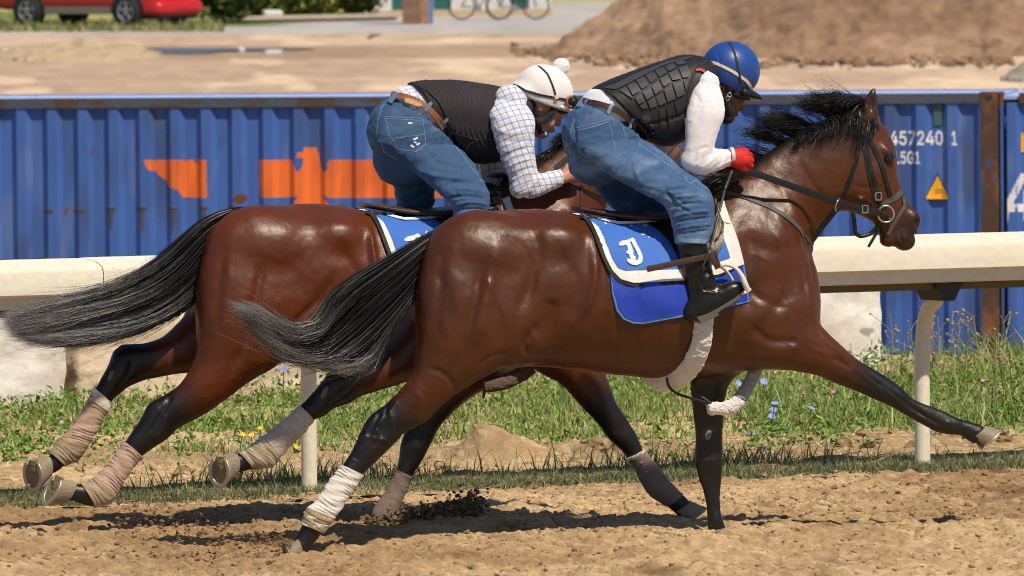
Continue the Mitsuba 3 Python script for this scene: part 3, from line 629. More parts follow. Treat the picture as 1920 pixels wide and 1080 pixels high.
W = lambda pts: FC.poly(pts, 0.0)
z3 = lambda pts: [(230 + x * .375, 240 + y * .375) for x, y in pts]
bird = unary_union([W(z3([(105, 160), (418, 160), (420, 350), (300, 348), (288, 330), (275, 310), (235, 298), (220, 280), (215, 262), (185, 245), (170, 232), (165, 216), (130, 212), (112, 190)])),
    W(z3([(680, 160), (840, 160), (856, 185), (858, 205), (868, 218), (878, 218), (895, 195), (905, 150), (868, 150), (872, 125), (905, 118), (905, 98), (965, 98), (975, 130), (988, 200), (1000, 220), (1015, 220), (1025, 200), (1020, 180), (1035, 160), (1300, 160), (1640, 160), (1640, 350), (1030, 350), (990, 335), (1015, 365), (1050, 405), (850, 400), (850, 370), (880, 345), (690, 350), (680, 330)])),
    W(z3([(1700, 160), (1770, 170), (1750, 205), (1720, 205), (1700, 230)]))])
part(c1, 'emblem', toworld(FC, patch(wall1, bird, .005, .011, back=.001)), 'box_orange', label='orange winged bird emblem painted on the container')
def lettering(text, px, py, hpx, wall, parent, bold=True, width=None, mt='box_white'):
    h = hpx / 211.0; m = meshkit.text_mesh(text, h, .002, bold); v = m.vertices.copy(); u0, z0 = FC.uz(px, py, 0)
    if width: v[:, 0] *= width / 211.0 / v[:, 0].max()
    us, zs = v[:, 0] + u0, v[:, 1] + z0
    f0 = m.faces
    mm = tm(np.c_[us, v[:, 2], zs], f0)
    for _ in range(2): mm = mm.subdivide()
    vv = mm.vertices.copy(); t = cast(wall, vv[:, 0], vv[:, 2], 1); vv[:, 1] += t + .001
    return part(parent, 'lettering', toworld(FC, tm(vv, mm.faces)), mt)
lettering('U 457240', 1640, 272, 25, wall1, c1, width=127); lettering('1', 1782, 272, 25, wall1, c1, width=12)
lettering('L5G1', 1675, 307, 22, wall1, c1, width=50)
lettering('A', 322, 520, 86, wall1, c1, width=80)
lettering('4', 1876, 412, 84, wall2, c2, width=66); lettering('0', 1945, 412, 84, wall2, c2, width=60)
part(c1, 'warning_border', toworld(FC, patch(wall1, W([(1757, 325), (1782, 375), (1732, 375)]), .002, .02, back=.001)), 'box_black')
part(c1, 'warning_sticker', toworld(FC, patch(wall1, W([(1757, 330), (1779, 373), (1735, 373)]), .0035, .02, back=.001)), 'box_yellow', label='yellow triangular warning sticker')
for yy in (356, 361): part(c1, 'warning_line', toworld(FC, patch(wall1, W([(1752, yy), (1767, yy - 1), (1767, yy + 1), (1752, yy + 2)]), .005, .02, back=.001)), 'box_black')
vent = patch(wall1, W([(1750, 196), (1766, 196), (1766, 235), (1750, 235)]), .02, .02); part(c1, 'vent', toworld(FC, vent), 'vent_teal')
part(c2, 'sticker', toworld(FC, patch(wall2, W([(1914, 250), (1940, 250), (1940, 285), (1914, 285)]), .003, .02, back=.001)), 'box_yellow')
# dented, rusty folds along the ridges
for px in (90, 148, 207, 264, 322, 380, 437, 520, 640, 700):
    zz = 392 + (4 if px < 150 else 0) - .01 * (px - 90)
    j = rg.normal(size=6)
    part(c1, 'dent', toworld(FC, patch(wall1, W([(px - 11 - 2 * j[0], zz - 1), (px - 4, zz - 3), (px + 6, zz - 2 - j[1]), (px + 12 + 2 * j[2], zz), (px + 9, zz + 3), (px, zz + 4 + j[3]), (px - 10, zz + 2)]).buffer(.004), .006, .011, round_=.012)), 'box_grime')
    if px > 200: part(c1, 'rust_streak', toworld(FC, patch(wall1, W([(px - 6 - j[4], zz + 4), (px + 7, zz + 4), (px + 5 + j[5], zz + 30 + 12 * j[1]), (px + 1, zz + 52 + 10 * j[2]), (px - 4, zz + 34 + 10 * j[0])]), .0025, .02, back=.001)), 'box_streak')

# ================================================================== the yard far behind
def pile_fn(h, cx, cy, rx, ry, seed, sharp=1.0):
    def fn(x, y):
        d = np.sqrt(((x - cx) / rx) ** 2 + ((y - cy) / ry) ** 2)
        d = d + .10 * (meshkit.fbm(np.stack([x * .45, y * .45, x * 0], -1), 3, seed) - .5)
        z = h * np.clip(1 - d, 0, 1) ** sharp + .24 * (meshkit.fbm(np.stack([x * 3.1, y * 1.6, x * 0], -1), 4, seed + 1) - .5) + .40 * (meshkit.fbm(np.stack([x * .9, y * .6, x * 0], -1), 3, seed + 2) - .5) * (d < 1)
        return np.stack([x, y, ZL + np.where(d < 1.02, z, -.3)], 1)
    return fn
def mound_col(p):
    a = fbm(p.x * .5, p.y * .3, p.z * 1.2, octaves=3); b = fbm(p.x * 4.5, p.y * 2, p.z * 6, octaves=3)
    c = mix((.25, .160, .105), (.36, .240, .160), smoothstep(.3, .7, a)) * (.55 + .8 * b)
    return mix(c, (.15, .10, .07), smoothstep(.64, .72, fbm(p.x * 2.1, p.y * 1.0, p.z * 3.0, octaves=3)) * .7)
bumped('mound_soil', C(mound_col), .95, 1.0, lambda p: .06 * fbm(p.x * 4, p.y * 3, p.z * 5, octaves=3), eps=.03, specular=.1)
mc = at_height(1010, 112, ZL); ml = mc[0]
struct('earth_mound', 'large heap of brown earth at the upper right', sheet((ml - .2, ml + 15.5), (mc[1] - 3, mc[1] + 22), 300, 120, pile_fn(4.8, ml + 7.6, mc[1] + 7.8, 7.6, 8.6, 3, 1.0)), 'mound_soil')
gc = at_height(1935, 150, ZL)
struct('gravel_heap', 'foot of a grey gravel heap at the right edge', sheet((gc[0] - .9, gc[0] + 5), (gc[1] - 4, gc[1] + 6), 60, 60, pile_fn(1.2, gc[0] + 1.9, gc[1] + 1, 2.6, 4.5, 9)), mat('gravel', type='twosided', bsdf={'type': 'diffuse', 'reflectance': C(lambda p: mix((.36, .31, .26), (.48, .43, .37), fbm(p.x * 5, p.y * 5, p.z * 8, octaves=3)))}))
sc = at_height(140, 108, ZL)
struct('sand_heap', 'low spread of yellow sand at the left of the yard', sheet((sc[0] - 2.4, sc[0] + 2.2), (sc[1] - 4, sc[1] + 8), 70, 50, pile_fn(.28, sc[0], sc[1] + 2, 1.9, 5.5, 15)), mat('sand', type='twosided', bsdf={'type': 'diffuse', 'reflectance': C(lambda p: mix((.48, .37, .24), (.56, .45, .31), fbm(p.x * 3, p.y, p.z * 5, octaves=3)))}))
pa, pb = at_height(205, 97, ZL), at_height(545, 93, ZL)
th = np.arange(60) / 60 * 6.2832; rr = 1 + .25 * np.sin(3 * th + 1) + .12 * np.sin(7 * th)
cx, cy = (pa[0] + pb[0]) / 2, (pa[1] + pb[1]) / 2; P = np.c_[cx + (pb[0] - pa[0]) / 2 * rr * np.cos(th) * .95, cy + 2.6 * rr * np.sin(th), np.full(60, ZL + .01)]
struct('puddle', 'shallow dark puddle of rain water on the yard', tm(np.vstack([P, [[cx, cy, ZL + .01]]]), [[i, (i + 1) % 60, 60] for i in range(60)]), mat('puddle_water', type='twosided', bsdf={'type': 'principled', 'base_color': rgb(.030, .028, .02), 'roughness': .22, 'specular': .5}), False)
# clods at the foot of the mound
r = np.random.default_rng(61); n = 420; px = r.uniform(960, 1900, n); py = np.where(px < 1120, 96 + (px - 960) * .12, 118) + r.normal(0, 5, n)
pos = np.array([at_height(a, b, ZL) for a, b in zip(px, py)]); size = .03 + .13 * r.random(n) ** 3
labels['mound_clods'] = {'label': 'lumps of earth fallen round the foot of the mound', 'category': 'earth', 'kind': 'stuff'}
put('mound_clods', scatter(pos + [0, 0, .02], size, 5), 'mound_soil', 50)

# red pickup
princ('car_red', (.55, .012, .018), .25, clearcoat=1.0, clearcoat_gloss=.9); princ('rubber', (.022, .021, .02), .85); princ('alloy', (.42, .43, .45), .35, metallic=.6); princ('car_black', (.02, .02, .022), .5); princ('chrome', (.7, .7, .72), .15, metallic=1.0); princ('lamp_glass', (.75, .75, .72), .1); princ('car_glass', (.03, .04, .05), .06); princ('mud_grey', (.25, .20, .17), .8)
fw = at_height(240, 51, ZL); FV = Frame(0, 0, -36.0)
R_ = .385; HW = .90
FV.q = np.array([*(fw - FV.n * (HW - .01))[:2], 0]); FV.q = FV.q.astype(float)
def vl(rows, p, n=36, **k):
    return toworld(FV, loft(np.array([[u, zb + ZL, u, zt + ZL, 0, w] for u, zb, zt, w in rows], float), n=n, p=p, step=.05, **k))
car = thing('pickup_truck', 'red pickup truck parked on the grass at the upper left', 'pickup truck')
part(car, 'body', vl([(-4.25, .48, 1.05, .80), (-4.15, .42, 1.12, .88), (-3.0, .36, 1.14, .92), (-1.2, .34, 1.12, .92), (0, .34, 1.10, .92), (.45, .34, 1.06, .91), (.78, .36, .98, .86), (.93, .40, .86, .74)], 6), 'car_red', 40)
part(car, 'cabin', vl([(-2.75, 1.10, 1.72, .76), (-2.6, 1.05, 1.80, .80), (-1.3, 1.05, 1.83, .80), (-.75, 1.05, 1.55, .82), (-.35, 1.02, 1.14, .84)], 5), 'car_red', 40)
part(car, 'side_window', toworld(FV, box([-2.4, .70, ZL + 1.22], [-.95, .815, ZL + 1.68])), 'car_glass')
part(car, 'bumper', vl([(.50, .27, .64, .93), (.82, .27, .64, .92), (.98, .30, .62, .80), (1.03, .35, .58, .62)], 5), 'car_red', 40)
part(car, 'lower_valance', vl([(.35, .17, .32, .86), (.80, .18, .32, .84), (.92, .22, .32, .62)], 5), 'car_black', 40)
part(car, 'sill', toworld(FV, box([-2.55, .80, ZL + .32], [-.5, .925, ZL + .50])), 'mud_grey')
part(car, 'grille', toworld(FV, box([.86, -.50, ZL + .70], [.975, .50, ZL + .92])), 'chrome')
for s in (1, -1):
    part(car, 'headlight', vl([(.70, .74, .95, .16), (.90, .76, .92, .14)], 4) if False else toworld(FV, trimesh.creation.icosphere(subdivisions=2, radius=1).apply_transform(np.diag([.16, .17, .10, 1])).apply_translation([.80, s * .66, ZL + .86])), 'lamp_glass', True)
    part(car, 'fog_lamp', toworld(FV, trimesh.creation.icosphere(subdivisions=2, radius=1).apply_transform(np.diag([.06, .09, .07, 1])).apply_translation([.97, s * .58, ZL + .50])), 'lamp_glass', True)
for u in (0, -3.05):
    for s in (1, -1):
        t0 = s * (HW - .01)
        part(car, 'wheel_arch', toworld(FV, rod([[u, s * .80, ZL + .42], [u, s * .9235, ZL + .42]], .47, 30)), 'car_black')
        w = part(car, 'wheel', toworld(FV, cat([torus([u, t0, ZL + R_], [0, 1, 0], R_ - .105, .105, 36, 12, sx=1.15)])), 'rubber', True)
        part(w, 'rim', toworld(FV, cat([rod([[u, t0 - .05 * s, ZL + R_], [u, t0 + .02 * s, ZL + R_]], .24, 30), torus([u, t0 + s * .09, ZL + R_], [0, 1, 0], .235, .025, 30, 8)] + [rod([[u, t0 + s * .075, ZL + R_], [u + .23 * math.cos(a), t0 + s * .085, ZL + R_ + .23 * math.sin(a)]], .035, 6) for a in np.arange(5) * 1.2566 + .3])), 'alloy', 40)
# grass tufts round the truck
n = 5200; r = np.random.default_rng(71); px, py = r.uniform(-60, 420, n), 40 + 20 * r.random(n) ** .7; pos = np.array([at_height(a, b, ZL) for a, b in zip(px, py)])
V, F, k = blades(pos[:, 0], pos[:, 1], pos[:, 2], (.04 + .24 * r.random(n) ** 3), .012 + .015 * r.random(n), r.uniform(.1, .9, n), 72)
c = np.array([(.13, .19, .045), (.20, .24, .08), (.42, .36, .17), (.34, .31, .13)])[r.integers(0, 4, n)] * (.7 + .6 * r.random((n, 1)))
labels['yard_grass'] = {'label': 'tufts of grass around the parked truck', 'category': 'grass', 'kind': 'stuff'}; put('yard_grass', tm(V, F), 'grass_leaf', color=np.repeat(c, k, 0))

# shrubs
princ('bark', (.10, .075, .05), .9)
def shrub(px, py, w, h, seed, pal, label):
    g = at_height(px, py, ZL); r = np.random.default_rng(seed); t = thing('shrub', label, 'shrub', 'green shrubs beyond the gravel')
    nb = 26; cb = r.normal(size=(nb, 3)); cb /= np.linalg.norm(cb, axis=1, keepdims=True); cb *= (r.random((nb, 1)) ** .4); cb = cb * [w, w * .8, h * .48] + [0, 0, h * .52]
    P = np.vstack([q + r.normal(size=(210, 3)) * [w * .20, w * .20, h * .12] for q in cb]); P = P[P[:, 2] > .03] + g
    m, c = leaves(P, .10 + .14 * r.random(len(P)), .035 + .04 * r.random(len(P)), seed, pal); part(t, 'crown', m, 'grass_leaf', color=c)
    part(t, 'stem', cat([rod([g, g + q * .6, g + q], .03, 6) for q in cb[:9]]), 'bark')
Y1 = [(.16, .22, .03), (.24, .27, .04), (.10, .15, .025), (.30, .28, .06)]; Y2 = [(.045, .07, .015), (.07, .10, .02), (.10, .13, .03)]
for i, (px, py, w, h, pal, lab) in enumerate([(430, 43, .85, 1.4, Y2, 'dark shrub just behind the front of the red truck'), (505, 36, .8, 1.25, Y1, 'yellow green shrub behind the white box'), (585, 38, .8, 1.35, Y1, 'bright yellow green shrub in the middle of the row'), (655, 36, .65, 1.3, Y2, 'dark green shrub beside the white wall'), (545, 27, .9, 1.6, Y2, 'dark shrub behind the yellow green ones')]):
    shrub(px, py, w, h, 300 + i, pal, lab)
princ('white_plastic', (.78, .78, .76), .5); princ('timber', C(lambda p: mix((.42, .36, .28), (.30, .25, .19), fbm(p.x * 2, p.y * 9, p.z * 9, octaves=3))), .85)
def crate(px, py, w, d, h, yaw, tilt, name, label, c):
    g = at_height(px, py, ZL); b = trimesh.creation.box(extents=[w, d, h]); b = b.subdivide().subdivide(); v = b.vertices; v = v * (1 - .04 * (np.abs(v / [w / 2, d / 2, h / 2]) > .99).sum(1, keepdims=True)); b = tm(v, b.faces)
    b.apply_transform(trimesh.transformations.euler_matrix(math.radians(tilt), 0, math.radians(yaw))); b.apply_translation(g + [0, 0, h / 2 - .01])
    solo(name, label, c, b, 'white_plastic', 40)
crate(511, 40, .50, .4, .28, 12, 6, 'plastic_tub', 'white plastic tub lying in front of the shrubs', 'tub')
crate(452, 97, .14, .12, .10, 30, 15, 'litter_cup', 'small white scrap of litter beside the puddle', 'litter'); crate(513, 101, .38, .2, .09, 4, 3, 'litter_box', 'flat white box lying on the dirt right of the puddle', 'litter'); crate(12, 97, .2, .15, .08, 10, 5, 'litter_bag', 'white scrap of litter at the left edge of the yard', 'litter')
ga, gb = at_height(425, 44, ZL), at_height(742, 37, ZL)
solo('timber_beam', 'long weathered timber beam lying along the gravel edge', 'beam', cat([rod([ga + [0, 0, .08], gb + [0, 0, .08]], .09, 4)]), 'timber')
ga = at_height(690, 72, ZL); solo('dead_branch', 'small dark branch lying on the dirt yard', 'branch', cat([rod([ga, ga + [.16, .1, .07], ga + [.30, .2, .09]], [.035, .03, .015], 6), rod([ga + [.12, .1, .05], ga + [.05, .1, .12]], .02, 5)]), 'bark')

# building, pillar, post, bicycles
princ('wall_white', C(lambda p: mix((.80, .79, .76), (.70, .69, .66), fbm(p.x, p.y, p.z * 2, octaves=3))), .8); princ('door_teal', (.025, .13, .125), .5); princ('plinth_tan', (.60, .46, .30), .9)
FBu = Frame(0, at_height(860, 31, ZL)[1] + 1.0, 4.0)
bl = thing('stable_building', 'white building with teal doors behind the bicycles', 'building')
ua, ub = FBu.loc(686, 20, 0)[0], FBu.loc(1034, 20, 0)[0]
bb = lambda a, b: toworld(FBu, box(a, b))
part(bl, 'wall', bb([ua, -6, ZL], [ub, 0, ZL + 3.2]), 'wall_white'); part(bl, 'plinth', bb([ua - .03, -6.02, ZL - .02], [ub + .03, .05, ZL + .16]), 'plinth_tan'); part(bl, 'roof', bb([ua - .4, -6.4, ZL + 3.2], [ub + .4, .5, ZL + 3.35]), 'timber')
for x0, x1 in ((735, 757), (813, 846), (960, 992)):
    a, b = FBu.loc(x0, 20, 0)[0], FBu.loc(x1, 20, 0)[0]; d = part(bl, 'door', bb([a, -.02, ZL + .17], [b, .04, ZL + 2.4]), 'door_teal'); part(d, 'handle', bb([b - .12, .04, ZL + 1.1], [b - .08, .09, ZL + 1.3]), 'chrome')
for x0, x1 in ((690, 705), (706, 720), (852, 880), (884, 915), (1000, 1030)):
    a, b = FBu.loc(x0, 20, 0)[0], FBu.loc(x1, 20, 0)[0]; part(bl, 'panel', bb([a + .02, 0, ZL + .18], [b - .02, .025, ZL + 2.2]), 'wall_white')
def brick_col(p):
    z = p.z / .075; row = dr.floor(z); x = (p.x + p.y) / .22 + .5 * (row - 2 * dr.floor(row / 2)); fx, fz = x - dr.floor(x), z - row
    m = smoothstep(0.0, .06, fx) * smoothstep(1.0, .94, fx) * smoothstep(0.0, .14, fz) * smoothstep(1.0, .86, fz)
    return mix((.34, .28, .22), mix((.26, .13, .075), (.38, .21, .125), cell_rand(dr.floor(x), row, 3)), m)
princ('brick', C(brick_col), .9)
g = at_height(780, 45, ZL); pil = trimesh.creation.box(extents=[.50, .50, 3.0]); pil.apply_transform(trimesh.transformations.rotation_matrix(math.radians(-24), [0, 0, 1])); pil.apply_translation(g + [0, .3, 1.49])
solo('brick_pillar', 'square brown brick pillar at the edge of the gravel road', 'pillar', pil, 'brick')
princ('post_blue', (.05, .24, .62), .5); g = at_height(806, 44, ZL); solo('painted_post', 'bright blue painted post right of the brick pillar', 'post', box(g + [-.075, 0, -.05], g + [.075, .15, 2.6]), 'post_blue')
princ('bike_black', (.02, .02, .022), .4)
for i, (xa, xb, lab) in enumerate(((866, 938, 'dark bicycle on the left leaning before the white building'), (936, 1005, 'dark bicycle on the right leaning before the white building'))):
    a, b = at_height(xa, 37, ZL), at_height(xb, 37, ZL); b = a + (b - a) / np.linalg.norm(b - a) * 1.02 if False else b; b[1] = a[1]; R = .34; ax = [0, 1, 0]
    k = thing('bicycle', lab, 'bicycle', 'bicycles before the white building')
    ca, cb = a + [0, 0, R], b + [0, 0, R]
    for c in (ca, cb):
        w = part(k, 'wheel', cat([rod([c, c + [(R - .03) * math.cos(q), 0, (R - .03) * math.sin(q)]], .003, 3) for q in np.arange(14) * .4488] + [rod([c - [0, .04, 0], c + [0, .04, 0]], .025, 8)]), 'alloy'); part(w, 'tyre', torus(c, ax, R - .022, .022, 36, 8), 'rubber', True)
    bbk = ca + (cb - ca) * .42 + [0, 0, -.05]; st = ca + (cb - ca) * .32 + [0, 0, .48]; hd = ca + (cb - ca) * .84 + [0, 0, .45]
    part(k, 'frame', cat([rod([p, q], .018, 8) for p, q in ((ca, bbk), (ca, st), (bbk, st), (bbk, hd), (st, hd), (hd, cb))]), 'bike_black', 40)
    part(k, 'saddle', rod([st + [-.1, 0, .12], st + [.14, 0, .13]], [.07, .03], 8), 'bike_black', True); part(k, 'handlebar', cat([rod([hd, hd + [0, 0, .16]], .015, 6), rod([hd + [.05, -.28, .18], hd + [0, 0, .16], hd + [.05, .28, .18]], .014, 6)]), 'bike_black', True)
    part(k, 'crank', cat([rod([bbk - [0, .06, 0], bbk + [0, .06, 0]], .09, 16), rod([bbk + [0, -.08, 0], bbk + [.12, -.08, -.12]], .014, 6)]), 'alloy', 40)

# ================================================================== horses
H = .008
def hair_bump(p): return .0006 * fbm(p.x * 260, p.y * 260, p.z * 120, octaves=2) + .0019 * fbm(p.x * 42, p.y * 42, p.z * 26, octaves=3)
def coat(name, rough, **k):
    mat(name, type='twosided', bsdf={'type': 'bumpmap', 'arbitrary': mikit.proc(lambda p, n, uv: hair_bump(p), eps=.002), 'scale': 1.0,
        'bsdf': {'type': 'principled', 'base_color': VC, 'roughness': rough, 'specular': .56}})
coat('horse_coat', .42)
mat('horse_hair', type='twosided', bsdf={'type': 'principled', 'base_color': VC, 'roughness': .42, 'specular': .5})
def hoof_col(p): return mix((.34, .28, .19), (.20, .16, .11), fbm(p.x * 30, p.y * 30, p.z * 12, octaves=3))
bumped('hoof_horn', C(hoof_col), .6, 1.0, lambda p: .0015 * noise(p.x * 20, p.y * 20, p.z * 220))
bumped('hoof_sole', C(lambda p: mix((.30, .23, .14), (.13, .095, .06), fbm(p.x * 40, p.y * 40, p.z * 40, octaves=3))), .95, 1.0, lambda p: .004 * noise(p.x * 80, p.y * 80, p.z * 80))
princ('shoe_metal', (.42, .38, .31), .5, metallic=.5)
mat('eye_dark', type='principled', base_color=rgb(.012, .008, .006), roughness=.06, specular=.7)
def wrap_col(a, b, dirt):
    def fn(p):
        n = fbm(p.x * 14, p.y * 14, p.z * 20, octaves=3)
        return mix(mix(a, b, n), dirt, smoothstep(.52, .66, fbm(p.x * 7 + 3, p.y * 7, p.z * 9, octaves=3)) * .6) * (.9 + .2 * noise(p.x * 300, p.y * 300, p.z * 300))
    return C(fn)
bumped('wrap_white', wrap_col((.80, .77, .73), (.72, .67, .60), (.46, .38, .27)), .85, 1.0, lambda p: .0006 * noise(p.x * 400, p.y * 400, p.z * 400))
bumped('wrap_grey', wrap_col((.58, .52, .48), (.48, .42, .37), (.40, .32, .22)), .85, 1.0, lambda p: .0006 * noise(p.x * 400, p.y * 400, p.z * 400))
bumped('wrap_pink', wrap_col((.52, .36, .29), (.44, .30, .24), (.36, .27, .17)), .85, 1.0, lambda p: .0006 * noise(p.x * 400, p.y * 400, p.z * 400))
bumped('wrap_brown', wrap_col((.24, .175, .155), (.20, .145, .13), (.25, .19, .13)), .85, 1.0, lambda p: .0006 * noise(p.x * 400, p.y * 400, p.z * 400))
bumped('wrap_dirty', wrap_col((.40, .32, .21), (.33, .26, .16), (.25, .19, .12)), .9, 1.0, lambda p: .0006 * noise(p.x * 400, p.y * 400, p.z * 400))

def curve_dist(fr, pts, v, t=.22, mesh=None):
    q = np.array([fr.uz(x, y, t) for x, y in pts]) if mesh is None else fr.hit(mesh, pts, t); q = smooth_path(np.c_[q, np.zeros(len(q))], .004)[:, :2]
    d, i = cKDTree(q).query(v[:, [0, 2]]); return d, i / max(len(q) - 1, 1)
def nears(st, v):
    """(distance in units of the limb's half width, position 0..1 along it) of the points v"""
    D, s, _ = dense(st, .006); c = np.stack([(D[:, 0] + D[:, 2]) / 2, D[:, 4], (D[:, 1] + D[:, 3]) / 2], 1); d, i = cKDTree(c).query(v)
    a = np.hypot(D[:, 2] - D[:, 0], D[:, 3] - D[:, 1]) / 2; return d / np.maximum(a, D[:, 5])[i], s[i]
def make_body(fr, S, lo, hi, seed, base):
    F = Field(lo, hi, H); st = {}
    for nm, rows, k, p in S['tubes']:
        st[nm] = stations(fr, rows); F.tube(st[nm], k, p, cap=.35 if nm == 'trunk' else 1.0)
    for (x, y, t, r, rot, k) in S['balls']:
        for sg in ((1, -1) if abs(t) > .001 else (1,)):
            u, z = fr.uz(x, y, t); F.ball([u, t * sg, z], r, k, rot)
    for a in S.get('ears', []):
        st_e = stations(fr, a); F.tube(st_e, .012)
    for (x, y, t, r, rot, k) in S.get('cuts', []):
        for sg in (1, -1):
            u, z = fr.uz(x, y, t); F.ball([u, t * sg, z], r, k, rot, cut=True)
    m = F.mesh(8); v = m.vertices; n = normals(m)
    amt = .008 * (meshkit.fbm(v * 5.0 + seed, 3, seed) - .5) + .004 * (meshkit.fbm(v * 16.0, 2, seed + 3) - .5) + .0028 * (meshkit.fbm(v * [22, 22, 9], 2, seed + 5) - .5)
    side = np.clip(np.abs(n[:, 1]) * 1.5, 0, 1)
    for pts, dep, w in S['marks']:
        d, s = curve_dist(fr, pts, v, .22, m); amt = amt + side * 1.25 * dep * np.exp(-(d / w) ** 2) * np.clip(6 * np.minimum(s, 1 - s) + .15, 0, 1)
    m = displaced(m, amt); v = m.vertices
    # coat: bay with black points
    nz = meshkit.fbm(v * 9.0, 3, seed + 7)[:, None]; fine = meshkit.fbm(v * 60.0, 2, seed + 8)[:, None]
    col = np.array(base) * (.72 + .56 * nz) * (.85 + .3 * fine)
    dark = np.zeros(len(v))
    for nm, s0, s1 in S['points']:
        d, s = nears(st[nm], v); w = np.clip((s - s0) / (s1 - s0), 0, 1) * (d < 1.6); dark = np.maximum(dark, w * w * (3 - 2 * w))
    for x, y, R in S.get('dark_spots', []):
        u, z = fr.uz(x, y, .05); d = np.hypot(v[:, 0] - u, v[:, 2] - z) / R; dark = np.maximum(dark, np.clip(1.4 - d, 0, 1) * .75)
    if 'crest' in S:
        d, _ = curve_dist(fr, S['crest'], v, 0.0); dark = np.maximum(dark, np.clip(1.6 - np.hypot(d, v[:, 1] * .7) / .042, 0, 1))
    dark = np.clip(dark + .25 * (nz[:, 0] - .5) * (dark > .02), 0, 1)[:, None]
    col = col * (1 - dark) + np.array([.0060, .0052, .0052]) * (.7 + .6 * fine) * dark
    return m, np.clip(col, 0, 1), st

def leg_wrap(fr, parent, st, s0, s1, mt, grow=.006, label=None, seed=0, ridges=1.0, turns=60, slant=.35, flare=.004):
    ph = seed * 1.7
    def disp(L, th):
        s = (L - L.min()) / max(L.max() - L.min(), 1e-6)
        x = L * turns + slant * np.cos(th + ph) + .35 * np.sin(2 * th + L * 40 + ph) + .5 * np.sin(L * 31 + ph); saw = x - np.floor(x); on = np.clip(1.2 * np.sin(L * 47 + 1.3 * th + ph) + 1.2 * np.sin(2.1 * th - L * 29 + 2 * ph), 0, 1)
        e = np.clip(np.minimum(s, 1 - s) / .05, 0, 1)
        return ridges * (-.0042 * np.exp(-((saw - .5) / .13) ** 2) * (.25 + .75 * on) + .0018 * np.sin(x * 2.3 + 3 * np.sin(th + ph))) * e + flare * np.exp(-((s - .03) / .05) ** 2) * (.5 + .5 * np.cos(th * 2 + ph))
    m = loft(st, 40, disp, s0, s1, grow, .0022)
    return part(parent, 'leg_wrap', toworld(fr, m), mt, 50, label=label)

def hoof(fr, parent, top, axis, toe, R=.058, Hh=.075, shoe=True, t0=.03):
    """top: coronet centre in (u,t,z); axis: direction from coronet down to the sole; toe: towards the toe (both in u,t,z)"""
    ax = np.array(axis, float); ax /= np.linalg.norm(ax); toe = np.array(toe, float); toe -= ax * (toe @ ax); toe /= np.linalg.norm(toe); sd = np.cross(ax, toe)
    th = np.arange(36) / 36 * 6.2832; rings = []
    def ring(h, R1, shift, inset=0.0):
        c = np.array(top) + ax * h + toe * shift; a = R1 * (1.10 + .0 * h); b = R1 * .95
        x, y = np.cos(th), np.sin(th); x = np.where(x < -.72, -.72 + (x + .72) * .35, x)                # heels are flatter than the toe
        return c + toe * (a * x)[:, None] + sd * (b * y)[:, None]
    for k, (h, r, sh) in enumerate([(-.004, .80, 0), (.0, .86, .0), (.25, .90, .008), (.6, .97, .018), (.93, 1.03, .028), (1.0, 1.04, .030)]): rings.append(ring(h * Hh, R * r, sh))
    wall = skin(np.stack(rings + [ring(Hh, R * .86, .029)]), True)
    k = part(parent, 'hoof', toworld(fr, wall), 'hoof_horn', 40)
    sole = skin(np.stack([ring(Hh + .001, R * .84, .029), ring(Hh + .0015, R * .80, .029), ring(Hh - .004, R * .4, .026), ring(Hh - .006, R * .05, .026)]), True)
    part(k, 'sole', toworld(fr, sole), 'hoof_sole', 40)
    if shoe:
        a = np.linspace(-2.45, 2.45, 40); c = np.array(top) + ax * (Hh + .004) + toe * .029
        x = np.cos(a); x = np.where(x < -.72, -.72 + (x + .72) * .35, x)
        pts = c + toe * (R * 1.06 * x)[:, None] + sd * (R * .92 * np.sin(a))[:, None]
        part(k, 'horseshoe', toworld(fr, rod(pts, .01, 8, None, (.011, .0045), ax)), 'shoe_metal', 40)
        c2 = np.array(top) + ax * (Hh - .002) + toe * .0
        part(k, 'frog', toworld(fr, rod([c2 - toe * R * .62, c2, c2 + toe * R * .5], [.020, .014, .004], 8)), 'hoof_sole', 40)
    return k

def shift(rows, dx, dy, dt=0.0):
    return [(r[0] + dx, r[1] + dy, r[2] + dx, r[3] + dy, r[4] + dt, *r[5:]) for r in rows]

NHF = Frame((1150 - 960) / 435.0, 0.0, 15.0)
FHF = Frame((740 - 960) / 427.0, 1.02, 15.0)
trunk = [(815, 440, 803, 600, 0, .13), (850, 415, 838, 665, 0, .205), (915, 398, 918, 690, 0, .262), (1000, 392, 1010, 688, 0, .280), (1075, 399, 1075, 692, 0, .282), (1150, 410, 1150, 703, 0, .290), (1230, 412, 1235, 708, 0, .288),
         (1300, 398, 1310, 706, 0, .262), (1365, 366, 1375, 698, 0, .225), (1430, 380, 1440, 690, 0, .205), (1482, 430, 1490, 660, 0, .18), (1508, 490, 1512, 610, 0, .13)]
neck = [(1352, 372, 1470, 600, 0, .155), (1392, 322, 1512, 520, 0, .125), (1435, 288, 1518, 468, 0, .105), (1480, 258, 1530, 432, 0, .09), (1535, 228, 1560, 405, 0, .08), (1590, 208, 1590, 385, 0, .078)]
head = [(1630, 208, 1588, 262, 0, .062), (1650, 245, 1568, 318, 0, .085), (1671, 290, 1570, 366, 0, .098), (1678, 325, 1592, 392, 0, .083), (1688, 352, 1622, 408, 0, .066), (1701, 378, 1640, 420, 0, .056), (1714, 400, 1650, 440, 0, .052), (1719, 420, 1660, 455, 0, .052), (1712, 440, 1680, 460, 0, .044)]
